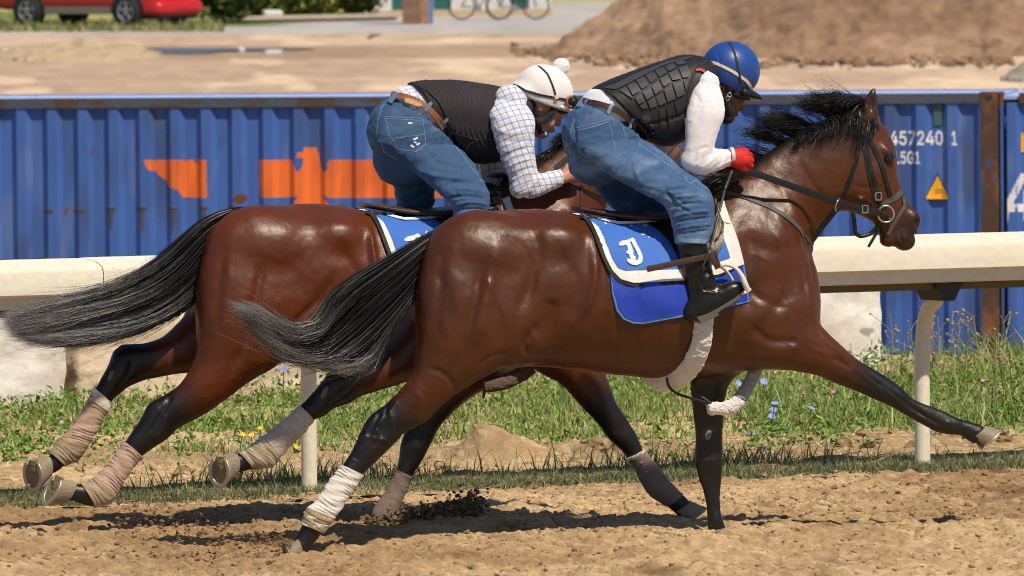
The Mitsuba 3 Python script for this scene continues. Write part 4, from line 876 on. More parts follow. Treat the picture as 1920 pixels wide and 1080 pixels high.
near_hind = [(800, 470, 985, 520, .10, .14), (784, 560, 1000, 585, .13, .16), (782, 620, 985, 640, .135, .15), (779, 665, 930, 694, .135, .125), (774, 697, 880, 722, .135, .10), (752, 730, 830, 758, .13, .078), (724, 757, 797, 792, .125, .062), (690, 786, 758, 812, .12, .055), (679, 806, 739, 832, .12, .05), (662, 842, 715, 856, .12, .042), (643, 872, 681, 890, .12, .034),
             (618, 904, 656, 925, .12, .034), (596, 938, 637, 955, .12, .036), (576, 957, 621, 977, .12, .042), (566, 985, 603, 1000, .12, .036), (556, 1003, 590, 1018, .12, .034), (549, 1015, 580, 1033, .12, .036)]
far_hind = [(830, 480, 990, 560, -.10, .13), (790, 560, 930, 640, -.13, .14), (748, 615, 850, 690, -.135, .11), (715, 655, 775, 712, -.135, .085), (680, 671, 704, 734, -.13, .068), (648, 683, 673, 744, -.125, .057), (622, 692, 655, 756, -.12, .052), (604, 715, 628, 765, -.12, .044), (582, 740, 606, 781, -.12, .036), (563, 760, 588, 788, -.12, .033),
            (541, 781, 572, 807, -.12, .033), (514, 804, 546, 832, -.12, .034), (488, 824, 524, 856, -.12, .037), (466, 842, 505, 875, -.12, .041), (451, 850, 478, 878, -.12, .035), (438, 853, 452, 884, -.12, .033), (428, 852, 438, 888, -.12, .034)]
near_fore = [(1500, 545, 1390, 660, .10, .10), (1532, 602, 1425, 684, .125, .095), (1550, 622, 1478, 694, .125, .082), (1577, 648, 1528, 704, .12, .07), (1604, 672, 1574, 722, .115, .057), (1634, 690, 1609, 736, .11, .048), (1662, 706, 1640, 750, .11, .045), (1690, 727, 1668, 762, .11, .043), (1710, 747, 1691, 775, .11, .033), (1748, 763, 1729, 796, .11, .031), (1773, 773, 1757, 810, .11, .034), (1789, 781, 1782, 815, .11, .036), (1806, 788, 1799, 816, .11, .031), (1822, 792, 1810, 822, .11, .033), (1838, 797, 1822, 830, .11, .037)]
far_fore = [(1430, 560, 1285, 610, -.08, .10), (1410, 650, 1288, 650, -.10, .095), (1385, 695, 1293, 695, -.10, .075), (1364, 725, 1296, 727, -.10, .062), (1357, 768, 1300, 772, -.10, .052), (1354, 815, 1304, 815, -.10, .045), (1355, 862, 1304, 862, -.10, .046), (1353, 893, 1311, 893, -.10, .036), (1350, 921, 1319, 919, -.10, .030), (1351, 954, 1326, 954, -.10, .031), (1356, 978, 1327, 978, -.10, .036), (1360, 992, 1328, 996, -.10, .036)]
nh = {
 'tubes': [('trunk', trunk, .03, 2.15), ('neck', neck, .09, 2.0), ('head', head, .035, 2.25), ('near_hind', near_hind, .045, 2.1), ('far_hind', far_hind, .045, 2.1), ('near_fore', near_fore, .06, 2.1), ('far_fore', far_fore, .05, 2.1)],
 'balls': [(915, 470, .13, (.21, .13, .13), 0, .06), (835, 560, .13, (.10, .12, .22), -8, .05), (965, 600, .16, (.12, .10, .17), 25, .06), (1046, 450, .20, (.07, .05, .05), 0, .09), (1200, 565, .07, (.32, .235, .24), 0, .06),
           (1438, 470, .12, (.10, .085, .21), -32, .07), (1425, 590, .135, (.14, .095, .11), 20, .06), (1495, 575, .08, (.08, .11, .10), 0, .05), (1612, 335, .045, (.085, .040, .095), -25, .03), (1664, 287, .068, (.040, .026, .020), -50, .02), (1712, 412, .034, (.030, .024, .040), 20, .02), (1690, 448, .022, (.032, .034, .030), 0, .02), (1664, 452, 0, (.030, .036, .024), 0, .02)],
 'ears': [[(1612, 238, 1646, 228, .045, .028), (1616, 205, 1646, 200, .05, .026), (1625, 180, 1644, 182, .052, .018), (1636, 166, 1642, 166, .053, .006)], [(1580, 222, 1612, 228, -.045, .028), (1563, 200, 1590, 208, -.05, .022), (1557, 182, 1572, 188, -.052, .014), (1559, 172, 1566, 175, -.052, .005)]],
 'cuts': [(1721, 419, .052, (.014, .020, .024), 20, .008), (1636, 195, .085, (.017, .026, .045), -8, .006), (1640, 300, .125, (.02, .02, .045), -35, .03)],
 'marks': [([(905, 500), (890, 580), (868, 660), (845, 710)], -.011, .022), ([(832, 470), (822, 560), (818, 640)], -.007, .02), ([(1010, 610), (985, 650), (1010, 665), (1060, 640)], -.012, .02), ([(1040, 470), (1080, 540), (1060, 600)], -.010, .035), ([(1098, 430), (1112, 500), (1105, 560), (1085, 600)], .008, .016),
           ([(1460, 400), (1500, 470), (1512, 560)], -.008, .018), ([(1400, 430), (1412, 520), (1390, 590)], -.010, .04), ([(1480, 540), (1440, 600), (1400, 640)], -.009, .035), ([(1540, 415), (1510, 450), (1450, 470), (1400, 440)], -.006, .03), ([(1475, 690), (1500, 640), (1520, 650), (1570, 672), (1590, 690)], .0016, .005), ([(1470, 640), (1500, 655), (1540, 660), (1560, 690)], .0015, .0045), ([(1400, 470), (1450, 500), (1480, 560), (1500, 600)], .0012, .006), ([(1430, 560), (1470, 570), (1500, 560)], .0012, .005),
           ([(1580, 365), (1600, 300), (1625, 262)], -.008, .014), ([(1652, 322), (1665, 350), (1676, 378)], .0035, .008), ([(1628, 372), (1650, 385), (1662, 402)], -.004, .010), ([(1693, 420), (1688, 436), (1692, 456)], -.007, .005), ([(1655, 330), (1640, 372)], .002, .004),
           ([(735, 740), (722, 790), (700, 840)], -.006, .010), ([(728, 770), (735, 800), (718, 828)], .005, .012), ([(690, 840), (662, 872)], -.003, .006), ([(660, 710), (640, 735), (610, 760)], -.005, .010), ([(1620, 700), (1680, 742), (1740, 780)], -.005, .007), ([(1600, 690), (1560, 670)], -.006, .012), ([(1700, 762), (1770, 797)], -.0035, .006),
           ([(935, 455), (918, 520), (905, 580), (890, 645)], .012, .034), ([(805, 500), (835, 545), (840, 600)], -.007, .030), ([(1000, 430), (1010, 480), (995, 530), (970, 590)], -.010, .028), ([(1035, 560), (1025, 600), (1000, 630)], -.012, .035), ([(1105, 430), (1118, 480), (1116, 530), (1095, 590)], .007, .013), 
           ([(1652, 722), (1668, 736), (1684, 750)], .0045, .008), ([(1642, 735), (1655, 748)], -.004, .006), ([(1700, 758), (1735, 782), (1768, 800)], -.0045, .005), ([(1775, 790), (1785, 800)], .004, .007), ([(1310, 860), (1330, 865), (1348, 860)], .003, .008), ([(1330, 880), (1335, 930), (1338, 960)], -.004, .006), ([(672, 815), (700, 822), (730, 825)], .004, .009), ([(655, 850), (675, 862)], -.004, .006), ([(715, 770), (700, 800), (690, 830)], -.006, .007), ([(775, 730), (790, 760), (780, 790)], .004, .012),
           ([(1555, 600), (1600, 640), (1640, 680)], .003, .012), ([(1410, 610), (1450, 640), (1500, 640)], -.007, .018), ([(1395, 520), (1430, 560), (1480, 575)], -.006, .02), ([(1640, 330), (1652, 345), (1668, 352)], .003, .006), ([(1600, 345), (1622, 352), (1640, 345)], -.003, .01),
           ([(940, 440), (985, 470), (1000, 520), (985, 575)], -.006, .022), ([(900, 520), (935, 560), (950, 620)], .005, .018), ([(960, 690), (1000, 668), (1040, 672)], .004, .008), ([(890, 690), (915, 672), (950, 660)], -.004, .010), ([(800, 690), (830, 700), (850, 730)], -.005, .012), ([(820, 745), (800, 775), (775, 800)], .004, .009), ([(748, 745), (728, 775), (705, 800)], .005, .009), ([(700, 800), (712, 822), (700, 850)], .0045, .008),
           ([(1450, 430), (1468, 500), (1462, 560)], .005, .016), ([(1530, 600), (1550, 640), (1590, 670)], .004, .010), ([(1560, 645), (1600, 690), (1650, 722)], .003, .007), ([(1500, 300), (1520, 340), (1545, 370)], -.004, .014), ([(1450, 330), (1480, 380), (1500, 420)], .004, .018),
           ([(1150, 640), (1165, 560), (1155, 500)], -.004, .012), ([(1120, 640), (1135, 560), (1128, 500)], -.004, .012), ([(1190, 650), (1200, 570)], -.004, .012), ([(1230, 655), (1238, 580)], -.003, .012)],
 'points': [('near_hind', .42, .56), ('far_hind', .46, .60), ('near_fore', .28, .52), ('far_fore', .04, .36)],
 'crest': [(1345, 375), (1392, 322), (1435, 288), (1480, 258), (1535, 228), (1590, 208), (1632, 204)],
 'dark_spots': [(1715, 438, .105), (1668, 294, .035), (1640, 185, .06)],
}
SX, SY = -412, -10
f_near_hind = [(388, 460, 575, 512, .10, .14), (371, 560, 588, 575, .13, .16), (370, 620, 575, 632, .135, .15), (368, 660, 520, 684, .135, .125), (358, 690, 462, 718, .135, .10), (338, 720, 408, 760, .13, .08), (312, 739, 372, 783, .125, .064), (280, 759, 332, 805, .12, .055), (264, 785, 310, 826, .12, .05), (248, 809, 288, 840, .12, .042), (234, 830, 265, 857, .12, .034),
               (212, 860, 243, 884, .12, .034), (190, 884, 226, 911, .12, .036), (171, 902, 207, 938, .12, .042), (152, 909, 176, 950, .12, .037), (140, 907, 150, 944, .12, .033), (128, 904, 136, 938, .12, .034)]
f_far_hind = [(430, 470, 580, 550, -.10, .13), (385, 560, 500, 660, -.13, .14), (340, 600, 420, 692, -.135, .11), (298, 636, 330, 702, -.13, .085), (262, 645, 280, 711, -.13, .068), (234, 645, 250, 721, -.125, .057), (214, 657, 234, 730, -.12, .052), (203, 685, 222, 740, -.12, .044), (187, 715, 211, 750, -.12, .036), (176, 735, 206, 760, -.12, .033), (160, 764, 191, 786, -.12, .033), (139, 797, 179, 810, -.12, .034), (120, 818, 164, 834, -.12, .037), (104, 836, 143, 862, -.12, .041), (96, 850, 122, 872, -.12, .036), (88, 858, 106, 884, -.12, .034), (82, 862, 92, 890, -.12, .034)]
f_fore_right = [(975, 540, 1130, 600, .08, .10), (985, 650, 1128, 640, .10, .095), (1012, 695, 1120, 672, .10, .08), (1050, 720, 1134, 700, .10, .068), (1090, 762, 1153, 752, .10, .055), (1124, 800, 1178, 790, .10, .047), (1147, 829, 1194, 818, .10, .044), (1162, 843, 1200, 832, .10, .038), (1179, 862, 1206, 845, .10, .033), (1194, 884, 1222, 864, .10, .033), (1208, 911, 1244, 891, .10, .035), (1224, 932, 1264, 914, .10, .041), (1245, 944, 1274, 924, .10, .036), (1258, 954, 1284, 932, .10, .035), (1268, 962, 1292, 942, .10, .038)]
f_fore_left = [(860, 580, 1010, 620, -.08, .10), (850, 680, 960, 700, -.10, .09), (815, 735, 892, 740, -.10, .07), (785, 770, 852, 770, -.10, .056), (762, 805, 822, 805, -.10, .048), (751, 835, 808, 832, -.10, .046), (748, 862, 792, 862, -.10, .038), (744, 882, 771, 895, -.10, .033), (727, 918, 760, 922, -.10, .033), (708, 946, 749, 945, -.10, .037), (699, 966, 742, 966, -.10, .041), (700, 984, 736, 984, -.10, .036), (700, 996, 734, 996, -.10, .036)]
f_head = [(1176, 205, 1138, 262, 0, .062), (1203, 222, 1140, 312, 0, .085), (1230, 240, 1155, 338, 0, .098), (1250, 256, 1185, 342, 0, .083), (1268, 268, 1214, 338, 0, .066), (1284, 282, 1236, 340, 0, .056), (1298, 298, 1252, 348, 0, .052), (1306, 318, 1266, 358, 0, .050), (1302, 334, 1280, 358, 0, .042)]
sh = lambda L: [(x + SX, y + SY, *q) for x, y, *q in L]
fh = {
 'tubes': [('trunk', shift(trunk, SX, SY), .03, 2.15), ('neck', [(940, 364, 1058, 590, 0, .155), (980, 318, 1098, 510, 0, .125), (1022, 290, 1108, 458, 0, .105), (1068, 258, 1120, 420, 0, .09), (1115, 225, 1140, 380, 0, .08), (1150, 205, 1150, 340, 0, .078)], .09, 2.0), ('head', f_head, .035, 2.25),
           ('near_hind', f_near_hind, .045, 2.1), ('far_hind', f_far_hind, .045, 2.1), ('near_fore', f_fore_right, .06, 2.1), ('far_fore', f_fore_left, .05, 2.1)],
 'balls': sh(nh['balls'][:8]) + [(1175, 300, .045, (.085, .040, .09), 10, .03), (1232, 246, .068, (.040, .026, .020), -20, .02)],
 'ears': [[(1150, 218, 1180, 208, .045, .028), (1140, 190, 1165, 184, .05, .026), (1135, 172, 1150, 168, .052, .018), (1136, 160, 1142, 160, .053, .006)]],
 'cuts': [(1304, 316, .052, (.014, .020, .024), 20, .008)],
 'marks': [([(x + SX, y + SY) for x, y in p], d, w) for p, d, w in nh['marks'][:13]] + [([(322, 740), (300, 780), (275, 815)], -.006, .010), ([(310, 775), (308, 800), (290, 825)], .005, .012), ([(250, 670), (240, 700), (215, 730)], -.005, .010), ([(1100, 760), (1120, 800)], -.005, .010)] + [([(530, 640), (560, 600), (600, 560), (625, 520)], -.012, .02), ([(690, 440), (700, 480), (706, 510)], .010, .014)],
 'points': [('near_hind', .44, .58), ('far_hind', .42, .55), ('near_fore', .30, .46), ('far_fore', .30, .48)],
 'crest': [(940, 364), (980, 318), (1022, 290), (1068, 258), (1115, 225), (1150, 205)],
 'dark_spots': [(1302, 330, .085)],
}
def horse(fr, S, lo, hi, seed, base, label):
    m, col, st = make_body(fr, S, lo, hi, seed, base)
    k = thing('horse', label, 'horse')
    part(k, 'body', toworld(fr, m), 'horse_coat', color=col)
    return k, m, st
def lp(fr, x, y, t): return fr.loc(x, y, t)
def direction(fr, a, b, ta=0.0, tb=0.0): return fr.loc(*b, tb) - fr.loc(*a, ta)

NH, nbody, nst = horse(NHF, nh, [NHF.loc(400, 600)[0], -.36, -.14], [NHF.loc(1870, 600)[0], .38, NHF.loc(1640, 145)[2]], 3, (.080, .0200, .0027), 'dark bay horse in front, galloping with one foreleg stretched far ahead')
FH, fbody, fst = horse(FHF, fh, [FHF.loc(20, 600)[0], -.36, -.12], [FHF.loc(1330, 600)[0], .38, FHF.loc(1150, 140)[2]], 5, (.102, .0215, .0029), 'reddish bay horse behind, galloping with both hind legs stretched back')

# hooves
def hf(fr, k, a, b, t, toe, **kw):
    top = fr.loc(*a, t); hoof(fr, k, top, direction(fr, a, b), direction(fr, a, toe), **kw)
hf(NHF, NH, (562, 1025), (538, 1034), .12, (568, 1052), R=.050, Hh=.060)
k_ = hoof(NHF, NH, NHF.loc(436, 869, -.12), NHF.loc(400, 872, -.10) - NHF.loc(436, 869, -.12) + np.array([0, .03, 0]), NHF.loc(418, 915, -.12) - NHF.loc(425, 868, -.12), R=.060, Hh=.072)
hf(NHF, NH, (1832, 811), (1848, 832), .11, (1872, 800), R=.048, Hh=.054)
hf(NHF, NH, (1344, 992), (1347, 1010), -.10, (1364, 1000), R=.046, Hh=.05)
hoof(FHF, FH, FHF.loc(130, 921, .12), FHF.loc(97, 905, .12) - FHF.loc(130, 921, .12) + np.array([0, .02, 0]), FHF.loc(80, 925, .12) - FHF.loc(112, 885, .12), R=.062, Hh=.075)
hoof(FHF, FH, FHF.loc(86, 874, -.12), FHF.loc(56, 878, -.12) - FHF.loc(86, 874, -.12) + np.array([0, .035, 0]), FHF.loc(50, 912, -.12) - FHF.loc(60, 862, -.12), R=.062, Hh=.070)
hf(FHF, FH, (1278, 950), (1292, 972), .10, (1310, 950), R=.050, Hh=.062)
hf(FHF, FH, (717, 994), (715, 1012), -.10, (735, 1000), R=.046, Hh=.05)
# bandages
def band(fr, k, st, a, b, mt, dirty=None, **kw):
    D, s, _ = dense(st, .002); c = (D[:, :2] + D[:, 2:4]) / 2
    sa, sb = (s[np.argmin(np.hypot(*(c - np.array(fr.uz(*q, D[0, 4]))).T))] for q in (a, b))
    w = leg_wrap(fr, k, st, sa, sb, mt, **kw)
    if dirty: leg_wrap(fr, k, st, sa + (sb - sa) * dirty, sb, 'wrap_dirty', grow=kw.get('grow', .006) + .0022, label='muddy lower end of the leg wrap', seed=kw.get('seed', 0) + 1, flare=.001)
band(NHF, NH, nst['near_hind'], (660, 881), (585, 993), 'wrap_white', .74, seed=1, label='white leg wrap with dark creases and a muddy end')
band(NHF, NH, nst['far_hind'], (576, 774), (462, 862), 'wrap_grey', .66, seed=2, label='greyish white leg wrap on the trailing hind leg')
band(FHF, FH, fst['near_hind'], (250, 843), (162, 928), 'wrap_pink', .72, seed=3)
band(FHF, FH, fst['far_hind'], (191, 750), (108, 862), 'wrap_pink', .70, seed=4)
band(FHF, FH, fst['near_fore'], (1192, 850), (1262, 938), 'wrap_brown', seed=5, ridges=.5, turns=30)
band(FHF, FH, fst['far_fore'], (758, 887), (720, 978), 'wrap_brown', seed=6, ridges=.5, turns=30)
cuff = lambda fr, k, st, a, b, mt, g: band(fr, k, st, a, b, mt, grow=g, ridges=.6, turns=40, label='pale fleece edge above the leg wrap')
cuff(FHF, FH, fst['far_hind'], (194, 742), (184, 760), 'wrap_white', .010); cuff(FHF, FH, fst['near_fore'], (1189, 848), (1193, 853), 'wrap_white', .008)

# eyes
for sg in (1, -1):
    c = NHF.loc(1667, 297, .083); c[1] *= sg
    e = trimesh.creation.icosphere(subdivisions=3, radius=1.0).apply_transform(np.diag([.025, .019, .020, 1])).apply_translation(c); part(NH, 'eye', toworld(NHF, e), 'eye_dark', True)
    c = FHF.loc(1228, 254, .078); c[1] *= sg
    e = trimesh.creation.icosphere(subdivisions=3, radius=1.0).apply_transform(np.diag([.020, .014, .016, 1])).apply_translation(c); part(FH, 'eye', toworld(FHF, e), 'eye_dark', True)

# tails and manes
def guide(fr, pts, t0=0.0, t1=None):
    t1 = t0 if t1 is None else t1; n = len(pts)
    return np.array([fr.loc(x, y, t0 + (t1 - t0) * i / (n - 1)) for i, (x, y) in enumerate(pts)])
def tail_col(a, b, lo=.35, hi=.85):
    a, b = np.array(a), np.array(b)
    def fn(s, g, r):
        w = np.clip((s - lo + .25 * (r - .5)) / (hi - lo), 0, 1)[..., None]; return np.clip((a * (1 - w) + b * w) * (.72 + .56 * r[..., None]), 0, 1)
    return fn
def hair(fr, k, name, gs, n, seed, col, **kw):
    m, c = strands(gs, n, seed, col=col, **kw); part(k, name, toworld_c(fr, m), 'horse_hair', color=c)
def toworld_c(fr, m): return tm(fr.world(m.vertices), m.faces[:, ::-1])
BK, GY = (.009, .0085, .0092), (.20, .20, .197)
g1 = [[(862, 410), (800, 440), (730, 482), (660, 525), (618, 560), (600, 598), (565, 618), (520, 606), (480, 582), (430, 568)],
      [(858, 416), (800, 452), (730, 500), (665, 545), (622, 588), (590, 625), (545, 632), (505, 612), (472, 590), (440, 576)],
      [(855, 421), (798, 468), (735, 525), (680, 570), (630, 615), (585, 650), (540, 650), (500, 630), (472, 606), (445, 588)],
      [(852, 426), (800, 485), (745, 545), (695, 590), (645, 635), (595, 664), (552, 664), (520, 650), (495, 630), (470, 608)],
      [(849, 430), (803, 500), (755, 562), (712, 610), (670, 648), (628, 672), (590, 680), (556, 676), (530, 664), (505, 648)],
      [(844, 434), (802, 508), (758, 568), (724, 612), (704, 645), (686, 668), (660, 684), (632, 690), (606, 686), (580, 682)],
      [(838, 438), (800, 515), (768, 568), (738, 606), (720, 636), (710, 660), (698, 678), (680, 690), (664, 694), (648, 692)]]
DOCK = stations(NHF, [(905, 396, 900, 425, 0, .040), (862, 404, 852, 436, 0, .034), (835, 425, 820, 452, 0, .028), (800, 455, 785, 476, 0, .020), (770, 480, 760, 495, 0, .012)])
part(NH, 'dock', toworld(NHF, loft(DOCK, 20)), princ('dock_black', (.014, .012, .012), .5), True)
hair(NHF, NH, 'tail', [guide(NHF, g, .02, .10) for g in g1], 13000, 11, tail_col(BK, GY, .46, .88), wid=.00125, spread_t=.045, jit=.013, K=14, wave=.011, clumps=70, clump_amt=.93, len_lo=.50, fly=.045)
g2 = [[(455, 388), (420, 396), (380, 415), (335, 455), (290, 495), (235, 528), (180, 548), (120, 566), (60, 582), (4, 592)],
      [(452, 394), (418, 408), (378, 435), (330, 485), (280, 520), (220, 548), (165, 566), (110, 580), (55, 592), (-4, 603)],
      [(449, 400), (416, 422), (380, 458), (335, 508), (285, 545), (225, 570), (165, 586), (108, 598), (52, 608), (4, 612)],
      [(447, 405), (416, 435), (386, 480), (345, 530), (295, 568), (235, 592), (172, 606), (112, 615), (60, 620), (8, 622)],
      [(445, 410), (416, 448), (392, 498), (355, 550), (308, 588), (248, 612), (185, 625), (125, 632), (72, 634), (22, 628)],
      [(443, 415), (416, 458), (396, 508), (366, 552), (320, 588), (266, 612), (208, 630), (150, 640), (95, 640), (44, 632)],
      [(440, 420), (415, 466), (398, 515), (374, 552), (340, 576), (300, 592), (265, 606), (230, 620), (190, 634), (150, 644)]]
DOCK2 = stations(FHF, [(500, 384, 497, 412, 0, .040), (455, 388, 447, 418, 0, .036), (420, 400, 408, 430, 0, .030), (392, 425, 380, 448, 0, .022), (365, 455, 358, 470, 0, .012)])
part(FH, 'dock', toworld(FHF, loft(DOCK2, 20)), 'dock_black', True)
hair(FHF, FH, 'tail', [guide(FHF, g, .0, .05) for g in g2], 15000, 12, tail_col(BK, (.135, .136, .143), .40, .85), wid=.00125, spread_t=.05, jit=.014, K=14, wave=.013, clumps=85, clump_amt=.93, len_lo=.48, fly=.05)
m1 = [[(1345, 374), (1325, 366), (1300, 366), (1278, 372)], [(1372, 345), (1342, 342), (1310, 350), (1285, 356)], [(1398, 318), (1368, 312), (1340, 316), (1312, 318)], [(1425, 296), (1396, 290), (1366, 292), (1336, 284)], [(1452, 278), (1422, 268), (1394, 262), (1362, 268)],
      [(1478, 262), (1450, 250), (1420, 240), (1392, 240)], [(1505, 248), (1475, 236), (1444, 228), (1412, 214)], [(1532, 234), (1502, 220), (1470, 212), (1436, 206)], [(1560, 220), (1532, 204), (1504, 198), (1478, 194)], [(1590, 208), (1566, 192), (1540, 186), (1512, 178)], [(1615, 203), (1594, 186), (1572, 180), (1552, 184)], [(1632, 206), (1614, 190), (1596, 188), (1580, 198)]]
hair(NHF, NH, 'mane', [guide(NHF, g, .0, .03) for g in m1], 5000, 13, lambda s, g, r: np.array(BK) * (.7 + .8 * r[..., None]) + 0 * s[..., None], wid=.0012, spread_t=.035, jit=.016, K=11, wave=.014, clumps=34, clump_amt=.94, len_lo=.30, fly=.06, tprof=lambda s: .35 + .65 * s)
m2 = [[(1490, 250), (1494, 256), (1490, 266), (1480, 274)], [(1525, 234), (1532, 244), (1528, 258), (1516, 268)], [(1560, 218), (1568, 230), (1566, 246), (1556, 258)], [(1605, 204), (1614, 220), (1616, 240), (1606, 254)], [(1635, 208), (1642, 226), (1640, 246), (1628, 264)]]
hair(NHF, NH, 'mane_fringe', [guide(NHF, g, .02, .10) for g in m2], 2600, 14, lambda s, g, r: np.array(BK) * (.7 + .8 * r[..., None]) + 0 * s[..., None], wid=.0012, spread_t=.03, jit=.008, K=12, wave=.005, clumps=40, clump_amt=.8, len_lo=.4, tprof=lambda s: .4 + .6 * s)
m3 = [[(935, 372), (925, 362), (912, 356), (900, 356)], [(965, 340), (945, 330), (930, 330), (915, 335)], [(1000, 305), (990, 302), (985, 310), (975, 318)], [(1040, 278), (1030, 285), (1020, 295), (1005, 300)], [(1065, 262), (1056, 256), (1046, 258), (1036, 262)], [(1090, 246), (1072, 250), (1055, 256), (1036, 262)], [(1120, 226), (1105, 226), (1092, 232), (1082, 240)], [(1150, 206), (1138, 206), (1128, 212), (1118, 220)]]
hair(FHF, FH, 'mane', [guide(FHF, g, .0, .03) for g in m3], 2500, 15, lambda s, g, r: np.array(BK) * (.7 + .8 * r[..., None]) + 0 * s[..., None], wid=.0012, spread_t=.04, jit=.010, K=12, wave=.006, clumps=30, clump_amt=.85, len_lo=.4, tprof=lambda s: .4 + .6 * s)

# chestnuts on the inner legs, studs on the wraps
princ('chestnut_grey', (.17, .155, .13), .8)
def spot(fr, k, x, y, t, r, rot, mesh, side):
    u, z = fr.uz(x, y, t); tt = cast(mesh, np.array([u]), np.array([z]), side)[0] if side > 0 else t
    m = trimesh.creation.icosphere(subdivisions=2).apply_transform(np.diag([r[0], .006, r[1], 1])); m.apply_transform(trimesh.transformations.rotation_matrix(math.radians(-rot), [0, 1, 0])); m.apply_translation([u, tt, z]); part(k, 'chestnut', toworld(fr, m), 'chestnut_grey', True)
spot(NHF, NH, 605, 735, -.12, (.012, .030), -30, nbody, 1); spot(FHF, FH, 205, 703, -.12, (.011, .026), -25, fbody, 1); spot(NHF, NH, 1323, 815, -.1, (.014, .024), -20, nbody, 1)
for fr, k, pts in ((FHF, FH, ((229, 868, .155), (233, 875, .155))), (FHF, FH, ((1203, 868, .145), (1211, 884, .145)))):
    par = [q for q in scene if q.startswith(k + '__leg_wrap') and q.count('__') == 1][0 if pts[0][0] < 300 else -2]
    for x, y, t in pts: part(par, 'stud', toworld(fr, trimesh.creation.icosphere(subdivisions=2).apply_transform(np.diag([.008, .004, .006, 1])).apply_translation(fr.loc(x, y, t))), 'shoe_metal', True)

# ================================================================== riders
def garment(fr, tubes, h=.005, grow=0.0, marks=(), amp=.003, seed=1, halves=(), balls=(), cones=(), it=5, freq=9.0, mt=.15, wr=None):
    rows = [(stations(fr, r), k, p) for r, k, p in tubes]
    A = np.vstack([r for r, _, _ in rows]) if rows else None
    lo, hi = np.full(3, 9.0), np.full(3, -9.0)
    for r, _, _ in rows:
        a = np.hypot(r[:, 2] - r[:, 0], r[:, 3] - r[:, 1]).max() * .2 + .04 + grow
        lo = np.minimum(lo, [min(r[:, 0].min(), r[:, 2].min()) - a, (r[:, 4] - r[:, 5]).min() - .04 - grow, min(r[:, 1].min(), r[:, 3].min()) - a]); hi = np.maximum(hi, [max(r[:, 0].max(), r[:, 2].max()) + a, (r[:, 4] + r[:, 5]).max() + .04 + grow, max(r[:, 1].max(), r[:, 3].max()) + a])
        for q in (r[0], r[-1]):
            e = math.hypot(q[2] - q[0], q[3] - q[1]) / 2 * 1.15 + grow + .015; cu, cz = (q[0] + q[2]) / 2, (q[1] + q[3]) / 2; lo = np.minimum(lo, [cu - e, 9, cz - e]); hi = np.maximum(hi, [cu + e, -9, cz + e])
    for x, y, t, r, rot, k in balls:
        u, z = fr.uz(x, y, t); m = max(r) + .03; lo = np.minimum(lo, [u - m, t - m, z - m]); hi = np.maximum(hi, [u + m, t + m, z + m])
    for a, b, r0, r1, k in cones:
        for q in (a, b): u, z = fr.uz(*q); m = max(r0, r1) + .03; lo = np.minimum(lo, [u - m, q[2] - m, z - m]); hi = np.maximum(hi, [u + m, q[2] + m, z + m])
    F = Field(lo, hi, h)
    for r, k, p in rows: F.tube(r, k, p, grow)
    for x, y, t, r, rot, k in balls: u, z = fr.uz(x, y, t); F.ball([u, t, z], r, k, rot)
    for a, b, r0, r1, k in cones: F.cone(fr.loc(*a), fr.loc(*b), r0, r1, k)
    for (x0, y0), (x1, y1), ht in halves:                           # removes what lies left of the line a -> b
        a, b = np.array(fr.uz(x0, y0, ht)), np.array(fr.uz(x1, y1, ht)); d = b - a; F.half([a[0], 0, a[1]], [-d[1], 0, d[0]])
    m = F.mesh(it); v = m.vertices; n = normals(m)
    amt = amp * 2 * (meshkit.fbm(v * freq + seed, 3, seed) - .5)
    for pts, dep, w, *sd in marks:
        d, s = curve_dist(fr, pts, v, mt, m); ok = (v[:, 1] > sd[0]) if sd else True
        amt = amt + ok * np.clip(np.abs(n[:, 1]) * 1.6, 0, 1) * dep * np.exp(-(d / w) ** 2) * np.clip(7 * np.minimum(s, 1 - s), 0, 1)
    if wr:                                                            # creases of the cloth, longer across than along
        for a_, along, across, ang, sd in wr:
            c, q = math.cos(math.radians(ang)), math.sin(math.radians(ang)); x, y = v[:, 0] * c + v[:, 2] * q, -v[:, 0] * q + v[:, 2] * c
            w = np.stack([x * along + .35 * meshkit.noise(v * 6, sd), y * across + .5 * meshkit.noise(v * 8, sd + 1), v[:, 1] * along], -1)
            rdg = 1 - np.abs(2 * meshkit.fbm(w, 2, sd) - 1); amt = amt + a_ * (rdg ** 3 - .4) * np.clip(1.7 * meshkit.noise(v * 5.5, sd + 2) - .35, 0, 1)
    return displaced(m, amt)
def strip(fr, target, pts, w, thick=.0025, side=1, h=.006, t=.1, **k):
    return patch(target, fr.line(pts, t, target).buffer(w / 2, cap_style='flat', join_style='round'), thick, h, side, **k)
def strip_on(fr, parent, name, target, pts, w, mt, thick=.0025, both=False, smooth=40, **k):
    if both: part(parent, name, toworld(fr, strip(fr, target, pts, w, thick, side=-1, **k)), mt, smooth)
    return part(parent, name, toworld(fr, strip(fr, target, pts, w, thick, **k)), mt, smooth)
def flatstrap(fr, pts, w, th=.0022, step=.012):
    """a leather strap standing free: pts (px, py, t)"""
    return rod(np.array([fr.loc(*p) for p in pts]), w / 2, 12, step, (w / 2, th), [0, 1, 0])

